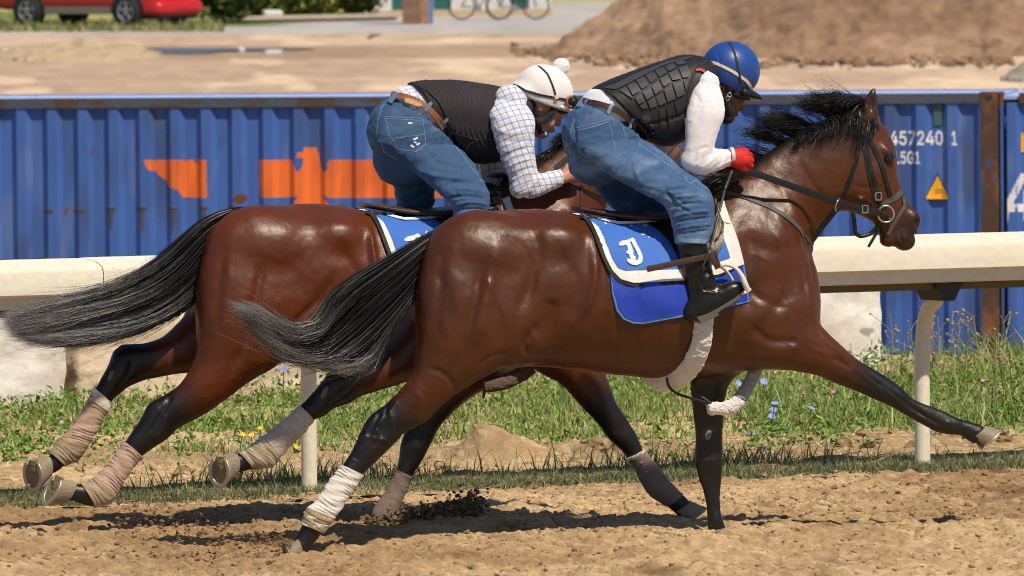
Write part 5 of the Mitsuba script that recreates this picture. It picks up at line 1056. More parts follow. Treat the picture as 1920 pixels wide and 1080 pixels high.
def denim(name, a, b, c):
    def fn(p):
        n = fbm(p.x * 7, p.y * 7, p.z * 9, octaves=3); t = noise((p.x + p.z) * 420, p.y * 300, (p.x - p.z) * 90); w = smoothstep(.46, .70, fbm(p.x * 6 + 2, p.y * 6, p.z * 8, octaves=4))
        return mix(mix(a, b, n), c, w * .75) * (.78 + .44 * t)
    bumped(name, C(fn), .85, 1.0, lambda p: .0008 * noise((p.x + p.z) * 260, p.y * 260, (p.x - p.z) * 90) + .002 * fbm(p.x * 26, p.y * 26, p.z * 40, octaves=2), eps=.002, sheen=.3)
denim('denim_blue', (.035, .088, .205), (.058, .13, .28), (.17, .28, .44)); denim('denim_pale', (.10, .19, .34), (.16, .27, .43), (.27, .38, .53)); denim('denim_dark', (.030, .078, .18), (.045, .11, .235), (.09, .17, .30))
princ('stitch_blue', (.15, .25, .40), .9); princ('cotton_white', C(lambda p: mix((.80, .79, .83), (.74, .73, .79), fbm(p.x * 9, p.y * 9, p.z * 9, octaves=2))), .9, sheen=.3)
def skin_mat(name, a, b): bumped(name, C(lambda p: mix(a, b, fbm(p.x * 30, p.y * 30, p.z * 30, octaves=3))), .5, 1.0, lambda p: .0006 * noise(p.x * 320, p.y * 320, p.z * 320))
skin_mat('skin_dark', (.17, .075, .042), (.11, .048, .028)); skin_mat('skin_light', (.60, .32, .235), (.50, .235, .165))
bumped('vest_black', (.014, .014, .016), .55, 1.0, lambda p: .0004 * noise(p.x * 500, p.y * 500, p.z * 500)); bumped('vest_tile', C(lambda p: mix((.058, .060, .068), (.044, .046, .053), fbm(p.x * 12, p.y * 12, p.z * 12, octaves=2))), .5, 1.0, lambda p: .0004 * noise(p.x * 600, p.y * 600, p.z * 600))
bumped('vest_quilt', C(lambda p: mix((.030, .023, .032), (.020, .016, .022), fbm(p.x * 20, p.y * 20, p.z * 20, octaves=2))), .8, 1.0, lambda p: .0006 * noise(p.x * 400, p.y * 400, p.z * 400))
bumped('boot_leather', C(lambda p: mix((.008, .008, .0095), (.013, .0125, .0125), fbm(p.x * 15, p.y * 15, p.z * 15, octaves=2))), .30, 1.0, lambda p: .0018 * fbm(p.x * 45, p.y * 45, p.z * 45, octaves=2), specular=.4)
princ('boot_sole', (.10, .095, .09), .8); bumped('leather_brown', C(lambda p: mix((.075, .038, .022), (.045, .024, .015), fbm(p.x * 20, p.y * 20, p.z * 20, octaves=3))), .42, 1.0, lambda p: .0008 * fbm(p.x * 160, p.y * 160, p.z * 160, octaves=2)); princ('leather_tan', (.30, .115, .045), .5); princ('leather_patch', (.60, .36, .20), .7)
bumped('leather_black', (.010, .0095, .0095), .42, 1.0, lambda p: .0005 * noise(p.x * 260, p.y * 260, p.z * 260)); princ('leather_grey', (.085, .08, .078), .6); princ('saddle_skirt', C(lambda p: mix((.16, .105, .085), (.10, .065, .05), fbm(p.x * 14, p.y * 14, p.z * 14, octaves=3))), .45)
princ('silk_blue', C(lambda p: mix((.014, .060, .27), (.018, .072, .32), fbm(p.x * 9, p.y * 9, p.z * 9, octaves=2))), .38, sheen=.6, specular=.5); princ('band_cream', (.78, .62, .40), .8); princ('elastic_black', (.018, .018, .02), .75); princ('plastic_black', (.015, .015, .016), .25); princ('steel', (.72, .72, .72), .22, metallic=1.0); princ('brass', (.62, .36, .08), .35, metallic=.6)
bumped('cover_white', C(lambda p: mix((.83, .82, .80), (.76, .74, .70), fbm(p.x * 14, p.y * 14, p.z * 14, octaves=3))), .8, 1.0, lambda p: .0015 * fbm(p.x * 30, p.y * 30, p.z * 30, octaves=2)); princ('glove_red', C(lambda p: mix((.66, .018, .018), (.50, .014, .016), fbm(p.x * 30, p.y * 30, p.z * 30, octaves=2))), .7); princ('red_trim', (.75, .03, .05), .6); princ('logo_green', (.16, .62, .05), .7); princ('watch_grey', (.55, .56, .58), .5)
princ('cloth_blue', C(lambda p: mix((.045, .175, .62), (.035, .14, .52), fbm(p.x * 9, p.y * 9, p.z * 9, octaves=3))), .75, sheen=.2); princ('cloth_royal', C(lambda p: mix((.012, .055, .50), (.010, .045, .40), fbm(p.x * 7, p.y * 7, p.z * 7, octaves=3))), .6); princ('cloth_white', C(lambda p: mix((.82, .82, .80), (.76, .75, .72), fbm(p.x * 20, p.y * 20, p.z * 20, octaves=2))), .85); princ('edge_black', (.012, .012, .013), .7); princ('edge_pale', (.10, .25, .62), .7)
bumped('fleece_white', C(lambda p: mix((.74, .72, .70), (.62, .60, .59), fbm(p.x * 40, p.y * 40, p.z * 40, octaves=2))), .95, 1.0, lambda p: .004 * noise(p.x * 140, p.y * 140, p.z * 140), eps=.002, sheen=.5); bumped('knit_grey', C(lambda p: mix((.34, .34, .37), (.26, .26, .29), noise(p.x * 30, p.y * 30, p.z * 120))), .95, 1.0, lambda p: .002 * noise(p.x * 60, p.y * 60, p.z * 260), eps=.002)
bumped('fleece_brown', C(lambda p: mix((.16, .11, .085), (.09, .065, .05), fbm(p.x * 40, p.y * 40, p.z * 40, octaves=2))), .95, 1.0, lambda p: .004 * noise(p.x * 140, p.y * 140, p.z * 140), eps=.002)
def plaid(name, ux, uz, wx, wz):
    """woven check: blue and grey lines over white along the two directions of the cloth"""
    def line(x, per, ph, w):
        f = x / per + ph; f = dr.abs(f - dr.floor(f) - .5) * per; return 1 - smoothstep(w * .5, w * .5 + .0012, f)
    def fn(p):
        a = p.x * ux + p.z * uz + p.y * .2; b = p.x * wx + p.z * wz + p.y * .35
        a = a + .004 * noise(p.x * 22, p.y * 22, p.z * 22); b = b + .004 * noise(p.x * 22 + 5, p.y * 22, p.z * 22)
        c = mi.Color3f(.80, .80, .82)
        for x in (a, b):
            c = mix(c, (.15, .25, .60), line(x, .058, .0, .0075) * .55); c = mix(c, (.07, .09, .20), line(x, .058, .5, .0030) * .65); c = mix(c, (.45, .54, .78), line(x, .058, .25, .010) * .30)
        return c * (.92 + .16 * noise(p.x * 300, p.y * 300, p.z * 300))
    princ(name, C(fn), .9, sheen=.2)
plaid('plaid_body', .93, .36, -.36, .93); plaid('plaid_sleeve', .94, .34, -.34, .94); plaid('plaid_forearm', .98, .17, -.17, .98)
bumped('pompom_white', (.84, .84, .86), .95, 1.0, lambda p: .004 * noise(p.x * 160, p.y * 160, p.z * 160), eps=.002, sheen=.5)

def hand(fr, wrist, knuckles, mids, tips, ends, thumb, r=.0095):
    """cones of a closed hand: all points (px, py, t)"""
    c = [(wrist, tuple(np.mean(knuckles, 0)), .026, .024, .012)]
    for K in knuckles: c.append((wrist, K, .021, .0125, .010))
    for K, M, T_, E in zip(knuckles, mids, tips, ends): c += [(K, M, .0118, .0105, .003), (M, T_, .0105, .0095, .003), (T_, E, .0095, .0085, .003)]
    a, b, d = thumb; c += [(wrist, a, .020, .014, .010), (a, b, .0135, .0115, .003), (b, d, .0115, .0095, .003)]
    return c

# ---------------- near rider
NR_pelvis = [(1092, 192, 1190, 237, 0, .140), (1066, 222, 1196, 258, 0, .162), (1058, 258, 1194, 284, 0, .165), (1068, 292, 1160, 304, 0, .13)]
NR_leg = [(1066, 265, 1204, 260, .085, .092), (1104, 298, 1236, 284, .13, .095), (1154, 333, 1276, 315, .19, .088), (1211, 363, 1312, 342, .25, .08), (1252, 390, 1331, 362, .285, .068), (1262, 424, 1337, 402, .30, .060), (1268, 453, 1325, 457, .305, .058)]
NR_far = [(1068, 275, 1190, 275, -.085, .09), (1092, 312, 1200, 300, -.13, .09), (1116, 350, 1225, 335, -.18, .08), (1148, 388, 1258, 365, -.22, .072), (1190, 415, 1270, 395, -.26, .062), (1234, 450, 1280, 440, -.27, .056)]
NR_torso = [(1092, 188, 1182, 238, 0, .145), (1120, 166, 1205, 250, 0, .155), (1165, 147, 1235, 262, 0, .165), (1215, 128, 1268, 258, 0, .175), (1262, 116, 1300, 240, 0, .18), (1300, 110, 1325, 215, 0, .165), (1328, 120, 1338, 188, 0, .11), (1352, 136, 1356, 182, 0, .062)]
NR_arm = [(1302, 152, 1346, 162, .155, .055), (1294, 184, 1356, 190, .198, .062), (1287, 225, 1357, 218, .225, .058), (1286, 262, 1346, 246, .228, .054), (1285, 292, 1338, 274, .228, .052), (1290, 312, 1336, 290, .226, .048)]
NR_fore = [(1290, 288, 1300, 316, .226, .046), (1318, 282, 1318, 323, .222, .049), (1340, 279, 1341, 321, .21, .045), (1364, 281, 1364, 312, .19, .034)]
NR_farm = [(1272, 165, 1316, 178, -.15, .052), (1236, 214, 1284, 226, -.20, .05), (1222, 260, 1260, 266, -.22, .046), (1226, 300, 1250, 290, -.22, .042)]
NR_ffore = [(1230, 296, 1242, 326, -.22, .042), (1264, 298, 1265, 329, -.19, .04), (1294, 301, 1294, 330, -.16, .038), (1345, 304, 1345, 326, -.08, .032)]
NR = thing('person', 'rider in blue helmet, black tiled vest and white shirt crouching on the front horse', 'person')
nr_hand = hand(NHF, (1368, 296, .188), [(1397, 288, .192), (1399, 297, .193), (1398, 306, .191), (1394, 315, .187)], [(1406, 291, .168), (1409, 301, .167), (1408, 311, .165), (1402, 320, .163)], [(1399, 296, .146), (1400, 306, .144), (1398, 315, .143), (1393, 323, .143)], [(1389, 296, .148), (1390, 306, .147), (1388, 315, .147), (1385, 322, .149)], [(1384, 284, .172), (1397, 283, .155), (1404, 289, .145)])
nr_hand2 = hand(NHF, (1350, 312, -.07), [(1378, 303, -.062), (1380, 311, -.060), (1379, 319, -.062), (1376, 326, -.066)], [(1387, 306, -.04), (1389, 315, -.038), (1388, 324, -.040), (1383, 330, -.043)], [(1380, 310, -.02), (1381, 318, -.018), (1379, 326, -.019), (1376, 332, -.022)], [(1370, 310, -.022), (1371, 318, -.02), (1369, 326, -.02), (1366, 331, -.024)], [(1366, 301, -.05), (1378, 299, -.03), (1385, 304, -.018)])
NR_head_b = [(1368, 145, 0, (.092, .076, .098), -30, .02), (1387, 172, 0, (.040, .060, .030), -40, .02), (1377, 213, 0, (.017, .026, .013), -30, .008), (1365, 219, 0, (.020, .024, .018), 0, .012), (1352, 170, .074, (.014, .010, .026), 20, .006), (1378, 190, .030, (.02, .02, .02), 0, .015), (1378, 190, -.030, (.02, .02, .02), 0, .015)]
NR_head_c = [((1374, 180, 0), (1360, 210, 0), .058, .036, .02), ((1391, 182, 0), (1388, 203, 0), .010, .014, .008), ((1340, 155, 0), (1360, 180, 0), .052, .05, .02), ((1386, 204, .010), (1385, 204, -.010), .008, .008, .005)]
NR_boot = [(1268, 446, 1324, 452, .305, .052), (1276, 488, 1330, 484, .305, .049), (1284, 525, 1338, 520, .305, .046), (1290, 555, 1345, 540, .306, .043), (1297, 575, 1345, 560, .308, .040)]
NR_foot = [(1290, 568, 1307, 600, .308, .036), (1318, 550, 1324, 594, .31, .041), (1345, 538, 1347, 578, .315, .045), (1372, 527, 1375, 561, .318, .043), (1388, 527, 1392, 545, .318, .030)]
body = garment(NHF, [(NR_pelvis, .03, 2.2), (NR_leg, .03, 2), (NR_far, .03, 2), (NR_torso[:2] + [(x0 + (x1 - x0) * .08, y0 + (y1 - y0) * .08, x1 - (x1 - x0) * .08, y1 - (y1 - y0) * .08, t, q - .014) for x0, y0, x1, y1, t, q in NR_torso[2:]], .03, 2.2), (NR_arm, .02, 2), (NR_fore, .015, 2), (NR_farm, .02, 2), (NR_ffore, .015, 2), (NR_boot, .02, 2), (NR_foot, .02, 2)], .0062, -.022, amp=.0005, balls=NR_head_b, cones=NR_head_c + nr_hand2 + nr_hand, it=3)
part(NR, 'body', toworld(NHF, body), 'skin_dark', True)
tors = garment(NHF, [(NR_torso, .03, 2.2)], .006, 0, amp=.003)
marks = [([(1296, 290), (1310, 280), (1330, 276)], -.004, .008), ([(1300, 306), (1318, 296), (1336, 285)], -.003, .006), ([(1310, 316), (1330, 304), (1345, 290)], .003, .006), ([(1335, 318), (1348, 305), (1356, 288)], -.003, .006), ([(1345, 316), (1356, 305), (1362, 290)], .0025, .005), ([(1300, 170), (1310, 200), (1300, 230)], -.005, .012), ([(1290, 230), (1305, 215), (1312, 190)], .004, .008)]
thin = lambda R, a, w: [(x0 + (x1 - x0) * a, y0 + (y1 - y0) * a, x1 - (x1 - x0) * a, y1 - (y1 - y0) * a, t, q - w) for x0, y0, x1, y1, t, q in R]
NR_ts = NR_torso[:2] + thin(NR_torso[2:], .09, .022)
shirt = garment(NHF, [(thin(NR_pelvis, .07, .026), .03, 2.2), (NR_ts, .03, 2.2), (NR_arm, .025, 2), (NR_fore, .02, 2), (NR_farm, .025, 2), (NR_ffore, .02, 2)], .005, 0, marks, .0022, 4, wr=[(.010, 7, 24, 60, 43), (.006, 10, 40, 30, 53)], mt=.24, halves=[((1363, 250), (1370, 330), 0.19)], freq=14)
part(NR, 'shirt', toworld(NHF, shirt), 'cotton_white', True)
folds = [([(1215, 378), (1250, 360), (1300, 352)], -.008, .010), ([(1228, 386), (1265, 372), (1318, 366)], .007, .009), ([(1240, 396), (1275, 386), (1326, 380)], -.007, .008), ([(1256, 408), (1290, 400), (1332, 396)], .007, .008), ([(1262, 418), (1296, 412), (1334, 408)], -.006, .007), ([(1263, 430), (1300, 424), (1335, 420)], .005, .007), ([(1266, 440), (1300, 436), (1330, 432)], -.005, .007), ([(1195, 345), (1240, 340), (1290, 330)], -.004, .012), ([(1180, 330), (1220, 315), (1260, 310)], .004, .012), ([(1120, 330), (1170, 350), (1220, 370)], -.004, .014), ([(1195, 262), (1180, 290), (1140, 330)], -.006, .016), ([(1205, 285), (1190, 310), (1160, 340)], .005, .012), ([(1090, 325), (1060, 280), (1072, 225)], -.004, .008), ([(1075, 230), (1070, 280), (1095, 330)], -.004, .006)]
jeans = garment(NHF, [(NR_pelvis, .03, 2.2), (NR_leg, .022, 2), (NR_far, .022, 2)], .005, .004, [(p, q * 1.35, w * .85) for p, q, w in folds], .003, 5, wr=[(.011, 5, 15, 35, 3), (.007, 9, 30, 20, 13)], mt=.24, halves=[((1086, 188), (1184, 250), 0.08), ((1360, 458), (1240, 456), 0.3)], freq=11)
hips = garment(NHF, [(NR_pelvis, .03, 2.2), (NR_torso[:5], .03, 2.2)], .006, .004, amp=.001)
kj = part(NR, 'jeans', toworld(NHF, jeans), 'denim_blue', True)
lower = [(1209, 378, 1315, 344, .25, .081), *NR_leg[4:]]
strip_on(NHF, kj, 'hem', jeans, [(1266, 449), (1296, 451), (1326, 453)], .018, 'denim_pale', .004, t=.3)
for pts in ([(1190, 240), (1194, 258), (1200, 275)], [(1200, 272), (1230, 292), (1265, 318), (1293, 344)], [(1293, 344), (1305, 338), (1322, 352)], [(1073, 222), (1063, 250), (1062, 280), (1075, 310), (1100, 335)], [(1077, 240), (1140, 224)], [(1078, 246), (1140, 229)], [(1140, 223), (1148, 255), (1155, 283), (1125, 303), (1095, 302), (1080, 270), (1077, 240)], [(1160, 215), (1168, 240), (1175, 262)], [(1195, 236), (1205, 246), (1200, 255)]):
    strip_on(NHF, kj, 'stitching', jeans, pts, .0030, 'stitch_blue', .0018, h=.004)
strip_on(NHF, NR, 'belt', hips, [(1090, 189), (1120, 194), (1150, 203), (1175, 220), (1190, 238)], .024, 'leather_brown', .010, relax=2)
for a, b in (((1097, 183), (1086, 200)), ((1146, 195), (1138, 212)), ((1186, 222), (1180, 240))): strip_on(NHF, kj, 'belt_loop', hips, [a, b], .013, 'denim_pale', .015)
strip_on(NHF, kj, 'label_tab', jeans, [(1104, 222), (1113, 219)], .006, 'leather_tan', .003)
vrows = [(1098, 178, 1192, 232, 0, .160), (1128, 159, 1216, 262, 0, .172), (1180, 138, 1248, 273, 0, .188), (1240, 117, 1286, 258, 0, .196), (1288, 104, 1308, 228, 0, .190), (1316, 108, 1328, 182, 0, .145), (1336, 124, 1340, 160, 0, .08)]
vest = garment(NHF, [(vrows, .03, 2.5)], .005, .004, [([(1200, 236), (1250, 226), (1290, 208)], -.008, .010)], .0015, 6, halves=[((1204, 250), (1124, 160), 0.1)])
kv = part(NR, 'vest', toworld(NHF, vest), 'vest_black', True)
z8 = lambda pts: [(1060 + x / 8, 60 + y / 8) for x, y in pts]
tiles = [[(540, 830), (740, 770), (1000, 640), (1250, 540), (1500, 440), (1800, 370), (1900, 362), (1900, 380), (1650, 440), (1460, 500), (1180, 640), (900, 790), (740, 862)],
 [(790, 870), (895, 815), (985, 955), (1030, 1020)], [(920, 802), (1035, 742), (1118, 878), (1000, 948)], [(1052, 722), (1172, 660), (1250, 786), (1140, 858)], [(1192, 642), (1318, 584), (1380, 680), (1275, 768)], [(1332, 570), (1468, 522), (1516, 608), (1400, 678)], [(1482, 510), (1618, 458), (1660, 538), (1540, 592)], [(1632, 446), (1768, 408), (1816, 468), (1680, 500)],
 [(1034, 982), (1138, 925), (1196, 1038), (1092, 1088)], [(1152, 902), (1272, 835), (1322, 948), (1215, 1026)], [(1287, 812), (1388, 726), (1446, 858), (1340, 946)], [(1407, 702), (1522, 634), (1576, 748), (1470, 826)], [(1542, 612), (1668, 554), (1732, 698), (1600, 728)], [(1687, 532), (1828, 492), (1862, 590), (1842, 676), (1750, 688)],
 [(1100, 1100), (1200, 1052), (1240, 1130), (1160, 1160)], [(1225, 1042), (1330, 966), (1385, 1105), (1270, 1150)], [(1347, 982), (1448, 904), (1512, 1058), (1400, 1108)], [(1472, 872), (1588, 794), (1656, 998), (1530, 1056)], [(1602, 772), (1748, 742), (1796, 928), (1670, 988)], [(1767, 737), (1836, 724), (1806, 900)],
 [(1130, 1270), (1240, 1230), (1290, 1330), (1180, 1400)], [(1240, 1420), (1300, 1350), (1340, 1480), (1270, 1560)]]
for tl in tiles:
    g = NHF.poly(z8(tl), .10, vest).buffer(-.0012).buffer(.0006)
    part(kv, 'foam_tile', toworld(NHF, patch(vest, g, .008, .010)), 'vest_tile', 30)
for pts, w in (([(1240, 205), (1244, 245)], .026), ([(1254, 203), (1259, 243)], .022), ([(1268, 190), (1274, 215)], .022)): strip_on(NHF, kv, 'buckle_strap', vest, pts, w, 'elastic_black', .007)
strip_on(NHF, kv, 'edge_binding', vest, [(1326, 112), (1312, 122), (1300, 138), (1293, 165), (1288, 200), (1287, 230)], .012, 'elastic_black', .007)
strip_on(NHF, kv, 'hem_binding', vest, [(1100, 178), (1130, 181), (1160, 194), (1185, 215), (1200, 240), (1215, 258)], .016, 'elastic_black', .006)
part(kv, 'green_mark', toworld(NHF, patch(vest, NHF.poly([(1282, 222), (1286, 219), (1291, 224), (1289, 230), (1285, 235), (1283, 229)], .18, vest), .010, .006)), 'logo_green')
strip_on(NHF, kv, 'red_label', vest, [(1304, 131), (1312, 130), (1320, 134)], .008, 'red_trim', .012)
# head gear
gait = garment(NHF, [([(1330, 150, 1366, 162, 0, .066), (1340, 178, 1371, 186, 0, .068), (1346, 205, 1374, 206, 0, .056), (1350, 222, 1377, 216, 0, .036)], .02, 2)], .0045, 0, amp=.002, seed=9, freq=20)
part(NR, 'neck_gaiter', toworld(NHF, gait), 'elastic_black', True)
helm = garment(NHF, [], .005, 0, [([(1352, 78), (1346, 100), (1346, 135)], -.0022, .004), ([(1395, 82), (1408, 110), (1408, 150)], -.0022, .004)], .0012, 7, balls=[(1370, 131, 0, (.130, .112, .124), -20, .01)], halves=[((1418, 197), (1312, 138), 0)], freq=8)
kh = part(NR, 'helmet', toworld(NHF, helm), 'silk_blue', True)
strip_on(NHF, kh, 'reflective_band', helm, [(1317, 111), (1343, 119), (1372, 133), (1400, 152), (1419, 171)], .0125, 'band_cream', .003, both=True)
strip_on(NHF, kh, 'elastic_band', helm, [(1374, 75), (1379, 105), (1385, 135), (1389, 158)], .010, 'elastic_black', .0035, both=True)
vis = garment(NHF, [([(1382, 158, 1390, 186, 0, .100), (1402, 166, 1404, 188, 0, .094), (1416, 174, 1418, 189, 0, .076), (1425, 181, 1426, 188, 0, .05)], .01, 2.2)], .004, 0, amp=.0003)
part(kh, 'visor', toworld(NHF, vis), 'plastic_black', True)
gog = garment(NHF, [([(1372, 163, 1376, 186, 0, .080), (1386, 165, 1392, 191, 0, .080), (1398, 172, 1402, 188, 0, .066)], .01, 3)], .004, 0, amp=.0003)
kg = part(NR, 'goggles', toworld(NHF, gog), 'plastic_black', True)
c = NHF.loc(1394, 176, .074); part(kg, 'stud', toworld(NHF, rod([c, c + [0, .012, 0]], .011, 18)), 'brass', 40)
c = NHF.loc(1389, 165, .082); part(kg, 'buckle', toworld(NHF, torus(c, [0, 1, 0], .008, .002, 16, 6)), 'steel', True)
strip_on(NHF, kg, 'strap', body, [(1350, 150), (1358, 168), (1366, 180), (1374, 186)], .022, 'elastic_black', .012)
c = NHF.loc(1368, 178, .085); part(NR, 'chin_buckle', toworld(NHF, cat([torus(c, [0, 1, 0], .009, .002, 16, 6), torus(c + [-.008, 0, -.014], [0, 1, 0], .009, .002, 16, 6)])), 'steel', True)
# gloves, watch, boots
glove = garment(NHF, [([(1372, 282, 1373, 312, .188, .030), (1380, 281, 1380, 314, .187, .030)], .01, 2.2)], .004, .002, amp=.0016, cones=[(a, b, r0 + .0025, r1 + .0025, k) for a, b, r0, r1, k in nr_hand], it=3, freq=30)
part(NR, 'glove', toworld(NHF, glove), 'glove_red', True, label='red riding glove')
glove2 = garment(NHF, [], .004, 0, amp=.001, cones=[(a, b, r0 + .0025, r1 + .0025, k) for a, b, r0, r1, k in nr_hand2], it=3)
part(NR, 'glove', toworld(NHF, glove2), 'glove_red', True)
wr = garment(NHF, [([(1364, 280, 1366, 312, .19, .033), (1372, 277, 1374, 308, .189, .034)], .004, 2.4)], .004, .002, amp=.0003, halves=[((1378, 320), (1376, 270), 0.19)])
part(NR, 'watch', toworld(NHF, loft(stations(NHF, [(1368, 276, 1370, 309, .19, .036), (1374, 276, 1376, 308, .189, .036)]), 24)), 'watch_grey', 40)
creases = [([(1330, 500), (1312, 515), (1310, 535), (1325, 548)], .005, .007), ([(1338, 512), (1325, 525), (1322, 545)], .006, .007), ([(1336, 505), (1318, 520), (1315, 540)], -.005, .005), ([(1300, 560), (1325, 548), (1345, 552)], .005, .007), ([(1296, 552), (1320, 542), (1342, 545)], -.004, .006), ([(1300, 490), (1320, 488), (1332, 492)], -.003, .006), ([(1283, 470), (1300, 478), (1322, 474)], .002, .008), ([(1345, 548), (1352, 562), (1350, 578)], -.003, .004)]
boot = garment(NHF, [(NR_boot, .02, 2), (NR_foot, .025, 2.2)], .0042, .002, creases, .0012, 8, mt=.34, halves=[((1230, 447), (1360, 452), 0.31)], freq=18)
kb = part(NR, 'boot', toworld(NHF, boot), 'boot_leather', True)
def sole_mesh(pts, t0, t1):
    P = np.array([NHF.uz(x, y, .31) for x, y in pts]); n = len(P); V = np.vstack([np.c_[P[:, 0], np.full(n, t0), P[:, 1]], np.c_[P[:, 0], np.full(n, t1), P[:, 1]]])
    vv, ff = trimesh.creation.triangulate_polygon(Polygon(P), engine='earcut'); ff = cKDTree(P).query(vv)[1][ff]; j = np.arange(n); k2 = (j + 1) % n
    return fixed(tm(V, np.vstack([ff, ff[:, ::-1] + n, np.stack([j, k2, k2 + n], 1), np.stack([j, k2 + n, j + n], 1)])))
part(kb, 'sole', toworld(NHF, sole_mesh([(1302, 594), (1325, 586), (1348, 573), (1375, 556), (1392, 541), (1394, 545), (1378, 562), (1350, 579), (1340, 586), (1344, 590), (1310, 606)], .272, .352)), 'boot_sole', 40)
fb = garment(NHF, [([(x - 40, y - 8, X_ - 40, Y_ - 8, -.29, w) for x, y, X_, Y_, t, w in NR_boot], .02, 2), ([(x - 40, y - 8, X_ - 40, Y_ - 8, -.30, w) for x, y, X_, Y_, t, w in NR_foot], .02, 2)], .006, .002, amp=.001)
part(NR, 'boot', toworld(NHF, fb), 'boot_leather', True)

# ---------------- far rider
FR = thing('person', 'rider in white pompom helmet, dark quilted vest and checked shirt on the far horse', 'person')
FR_pelvis = [(728, 186, 836, 240, 0, .140), (702, 212, 848, 262, 0, .162), (692, 250, 850, 288, 0, .165), (704, 285, 808, 306, 0, .13)]
FR_leg = [(708, 270, 858, 270, .085, .095), (748, 296, 873, 292, .12, .098), (774, 318, 888, 312, .16, .093), (802, 342, 904, 340, .20, .083), (830, 366, 914, 364, .25, .075), (849, 386, 916, 384, .275, .066), (853, 408, 910, 402, .28, .06), (858, 434, 908, 430, .28, .056)]
FR_far = [(698, 262, 800, 290, -.085, .09), (718, 304, 800, 318, -.13, .09), (737, 342, 808, 350, -.17, .08), (747, 378, 812, 380, -.20, .075), (747, 400, 804, 402, -.22, .067), (752, 440, 800, 440, -.24, .058)]
FR_torso = [(726, 186, 834, 246, 0, .145), (756, 166, 850, 266, 0, .155), (800, 156, 868, 288, 0, .165), (850, 156, 900, 298, 0, .175), (900, 162, 932, 290, 0, .18), (938, 170, 960, 262, 0, .165), (968, 182, 982, 236, 0, .11), (996, 196, 1000, 236, 0, .060)]
FR_arm = [(928, 185, 985, 196, .15, .06), (920, 222, 1000, 222, .205, .068), (930, 262, 1000, 250, .225, .062), (942, 296, 999, 280, .228, .057), (952, 325, 1002, 302, .228, .054), (964, 350, 1005, 322, .226, .05)]
FR_fore = [(965, 338, 982, 368, .226, .048), (994, 328, 998, 371, .222, .051), (1022, 325, 1024, 362, .21, .046), (1049, 319, 1052, 347, .19, .035)]
FR_farm = [(925, 205, 970, 215, -.17, .055), (903, 255, 960, 262, -.21, .054), (898, 305, 948, 310, -.22, .05), (904, 345, 946, 338, -.22, .048)]
FR_ffore = [(910, 338, 918, 374, -.22, .045), (955, 345, 957, 374, -.17, .042), (1005, 340, 1007, 362, -.08, .034)]
fr_hand = hand(FHF, (1055, 333, .188), [(1079, 310, .190), (1083, 317, .191), (1084, 325, .189), (1082, 333, .186)], [(1087, 314, .168), (1091, 322, .167), (1091, 330, .165), (1087, 338, .163)], [(1080, 319, .146), (1083, 327, .144), (1082, 335, .143), (1078, 341, .143)], [(1072, 319, .148), (1074, 327, .147), (1073, 335, .147), (1070, 341, .149)], [(1070, 306, .174), (1080, 302, .158), (1088, 306, .148)])
fr_hand2 = hand(FHF, (1010, 350, -.07), [(1034, 340, -.062), (1037, 348, -.060), (1037, 356, -.062), (1034, 363, -.066)], [(1043, 344, -.04), (1046, 352, -.038), (1045, 360, -.040), (1041, 367, -.043)], [(1037, 348, -.02), (1038, 356, -.018), (1036, 363, -.019), (1033, 369, -.022)], [(1028, 348, -.022), (1029, 356, -.02), (1027, 363, -.02), (1024, 368, -.024)], [(1024, 338, -.05), (1036, 336, -.03), (1043, 341, -.018)])
FR_head_b = [(1018, 186, 0, (.092, .076, .096), -30, .02), (1040, 212, 0, (.040, .056, .032), -35, .02), (1034, 243, 0, (.017, .027, .012), -30, .007), (1018, 252, 0, (.021, .025, .018), 0, .012), (1012, 198, .076, (.017, .009, .029), 18, .005), (1014, 204, .078, (.008, .006, .010), 0, .004), (1030, 230, .034, (.024, .022, .024), 0, .015), (1030, 230, -.034, (.024, .022, .024), 0, .015)]
FR_head_c = [((1024, 212, 0), (1012, 243, 0), .060, .036, .02), ((1047, 214, 0), (1047, 232, 0), .010, .0135, .008), ((985, 195, 0), (1008, 220, 0), .055, .052, .02), ((1044, 234, .011), (1044, 234, -.011), .008, .008, .005)]
fbd = garment(FHF, [(FR_pelvis, .03, 2.2), (FR_leg, .03, 2), (FR_far, .03, 2), (FR_torso[:2] + thin(FR_torso[2:], .08, .014), .03, 2.2), (FR_arm, .02, 2), (FR_fore, .015, 2), (FR_farm, .02, 2), (FR_ffore, .015, 2)], .0062, -.022, amp=.0005, balls=FR_head_b, cones=FR_head_c + fr_hand + fr_hand2, it=3)
part(FR, 'body', toworld(FHF, fbd), 'skin_light', True)
FR_ts = FR_torso[:2] + thin(FR_torso[2:], .09, .020)
fsh = garment(FHF, [(thin(FR_pelvis, .06, .020), .03, 2.2), (FR_ts, .03, 2.2)], .005, 0, [([(760, 180), (790, 200), (810, 230)], .004, .008), ([(745, 185), (775, 210), (795, 240)], -.004, .008)], .004, 4, freq=14)
part(FR, 'shirt', toworld(FHF, fsh), 'plaid_body', True)
sm = [([(940, 300), (965, 285), (990, 280)], -.005, .008), ([(950, 318), (975, 302), (995, 298)], .005, .008), ([(960, 335), (985, 318), (1002, 312)], -.005, .008), ([(985, 360), (1000, 345), (1012, 330)], .004, .007), ([(1000, 362), (1015, 348), (1022, 334)], -.004, .006), ([(930, 240), (955, 250), (985, 240)], .004, .010), ([(935, 262), (965, 266), (995, 258)], -.004, .010)]
fslv = garment(FHF, [(FR_arm, .025, 2), (FR_fore, .02, 2)], .005, .002, sm, .003, 5, wr=[(.009, 6, 20, 60, 63), (.006, 9, 36, 25, 73)], mt=.24, halves=[((1049, 290), (1055, 370), 0.19)], freq=16)
part(FR, 'sleeve', toworld(FHF, fslv), 'plaid_sleeve', True)
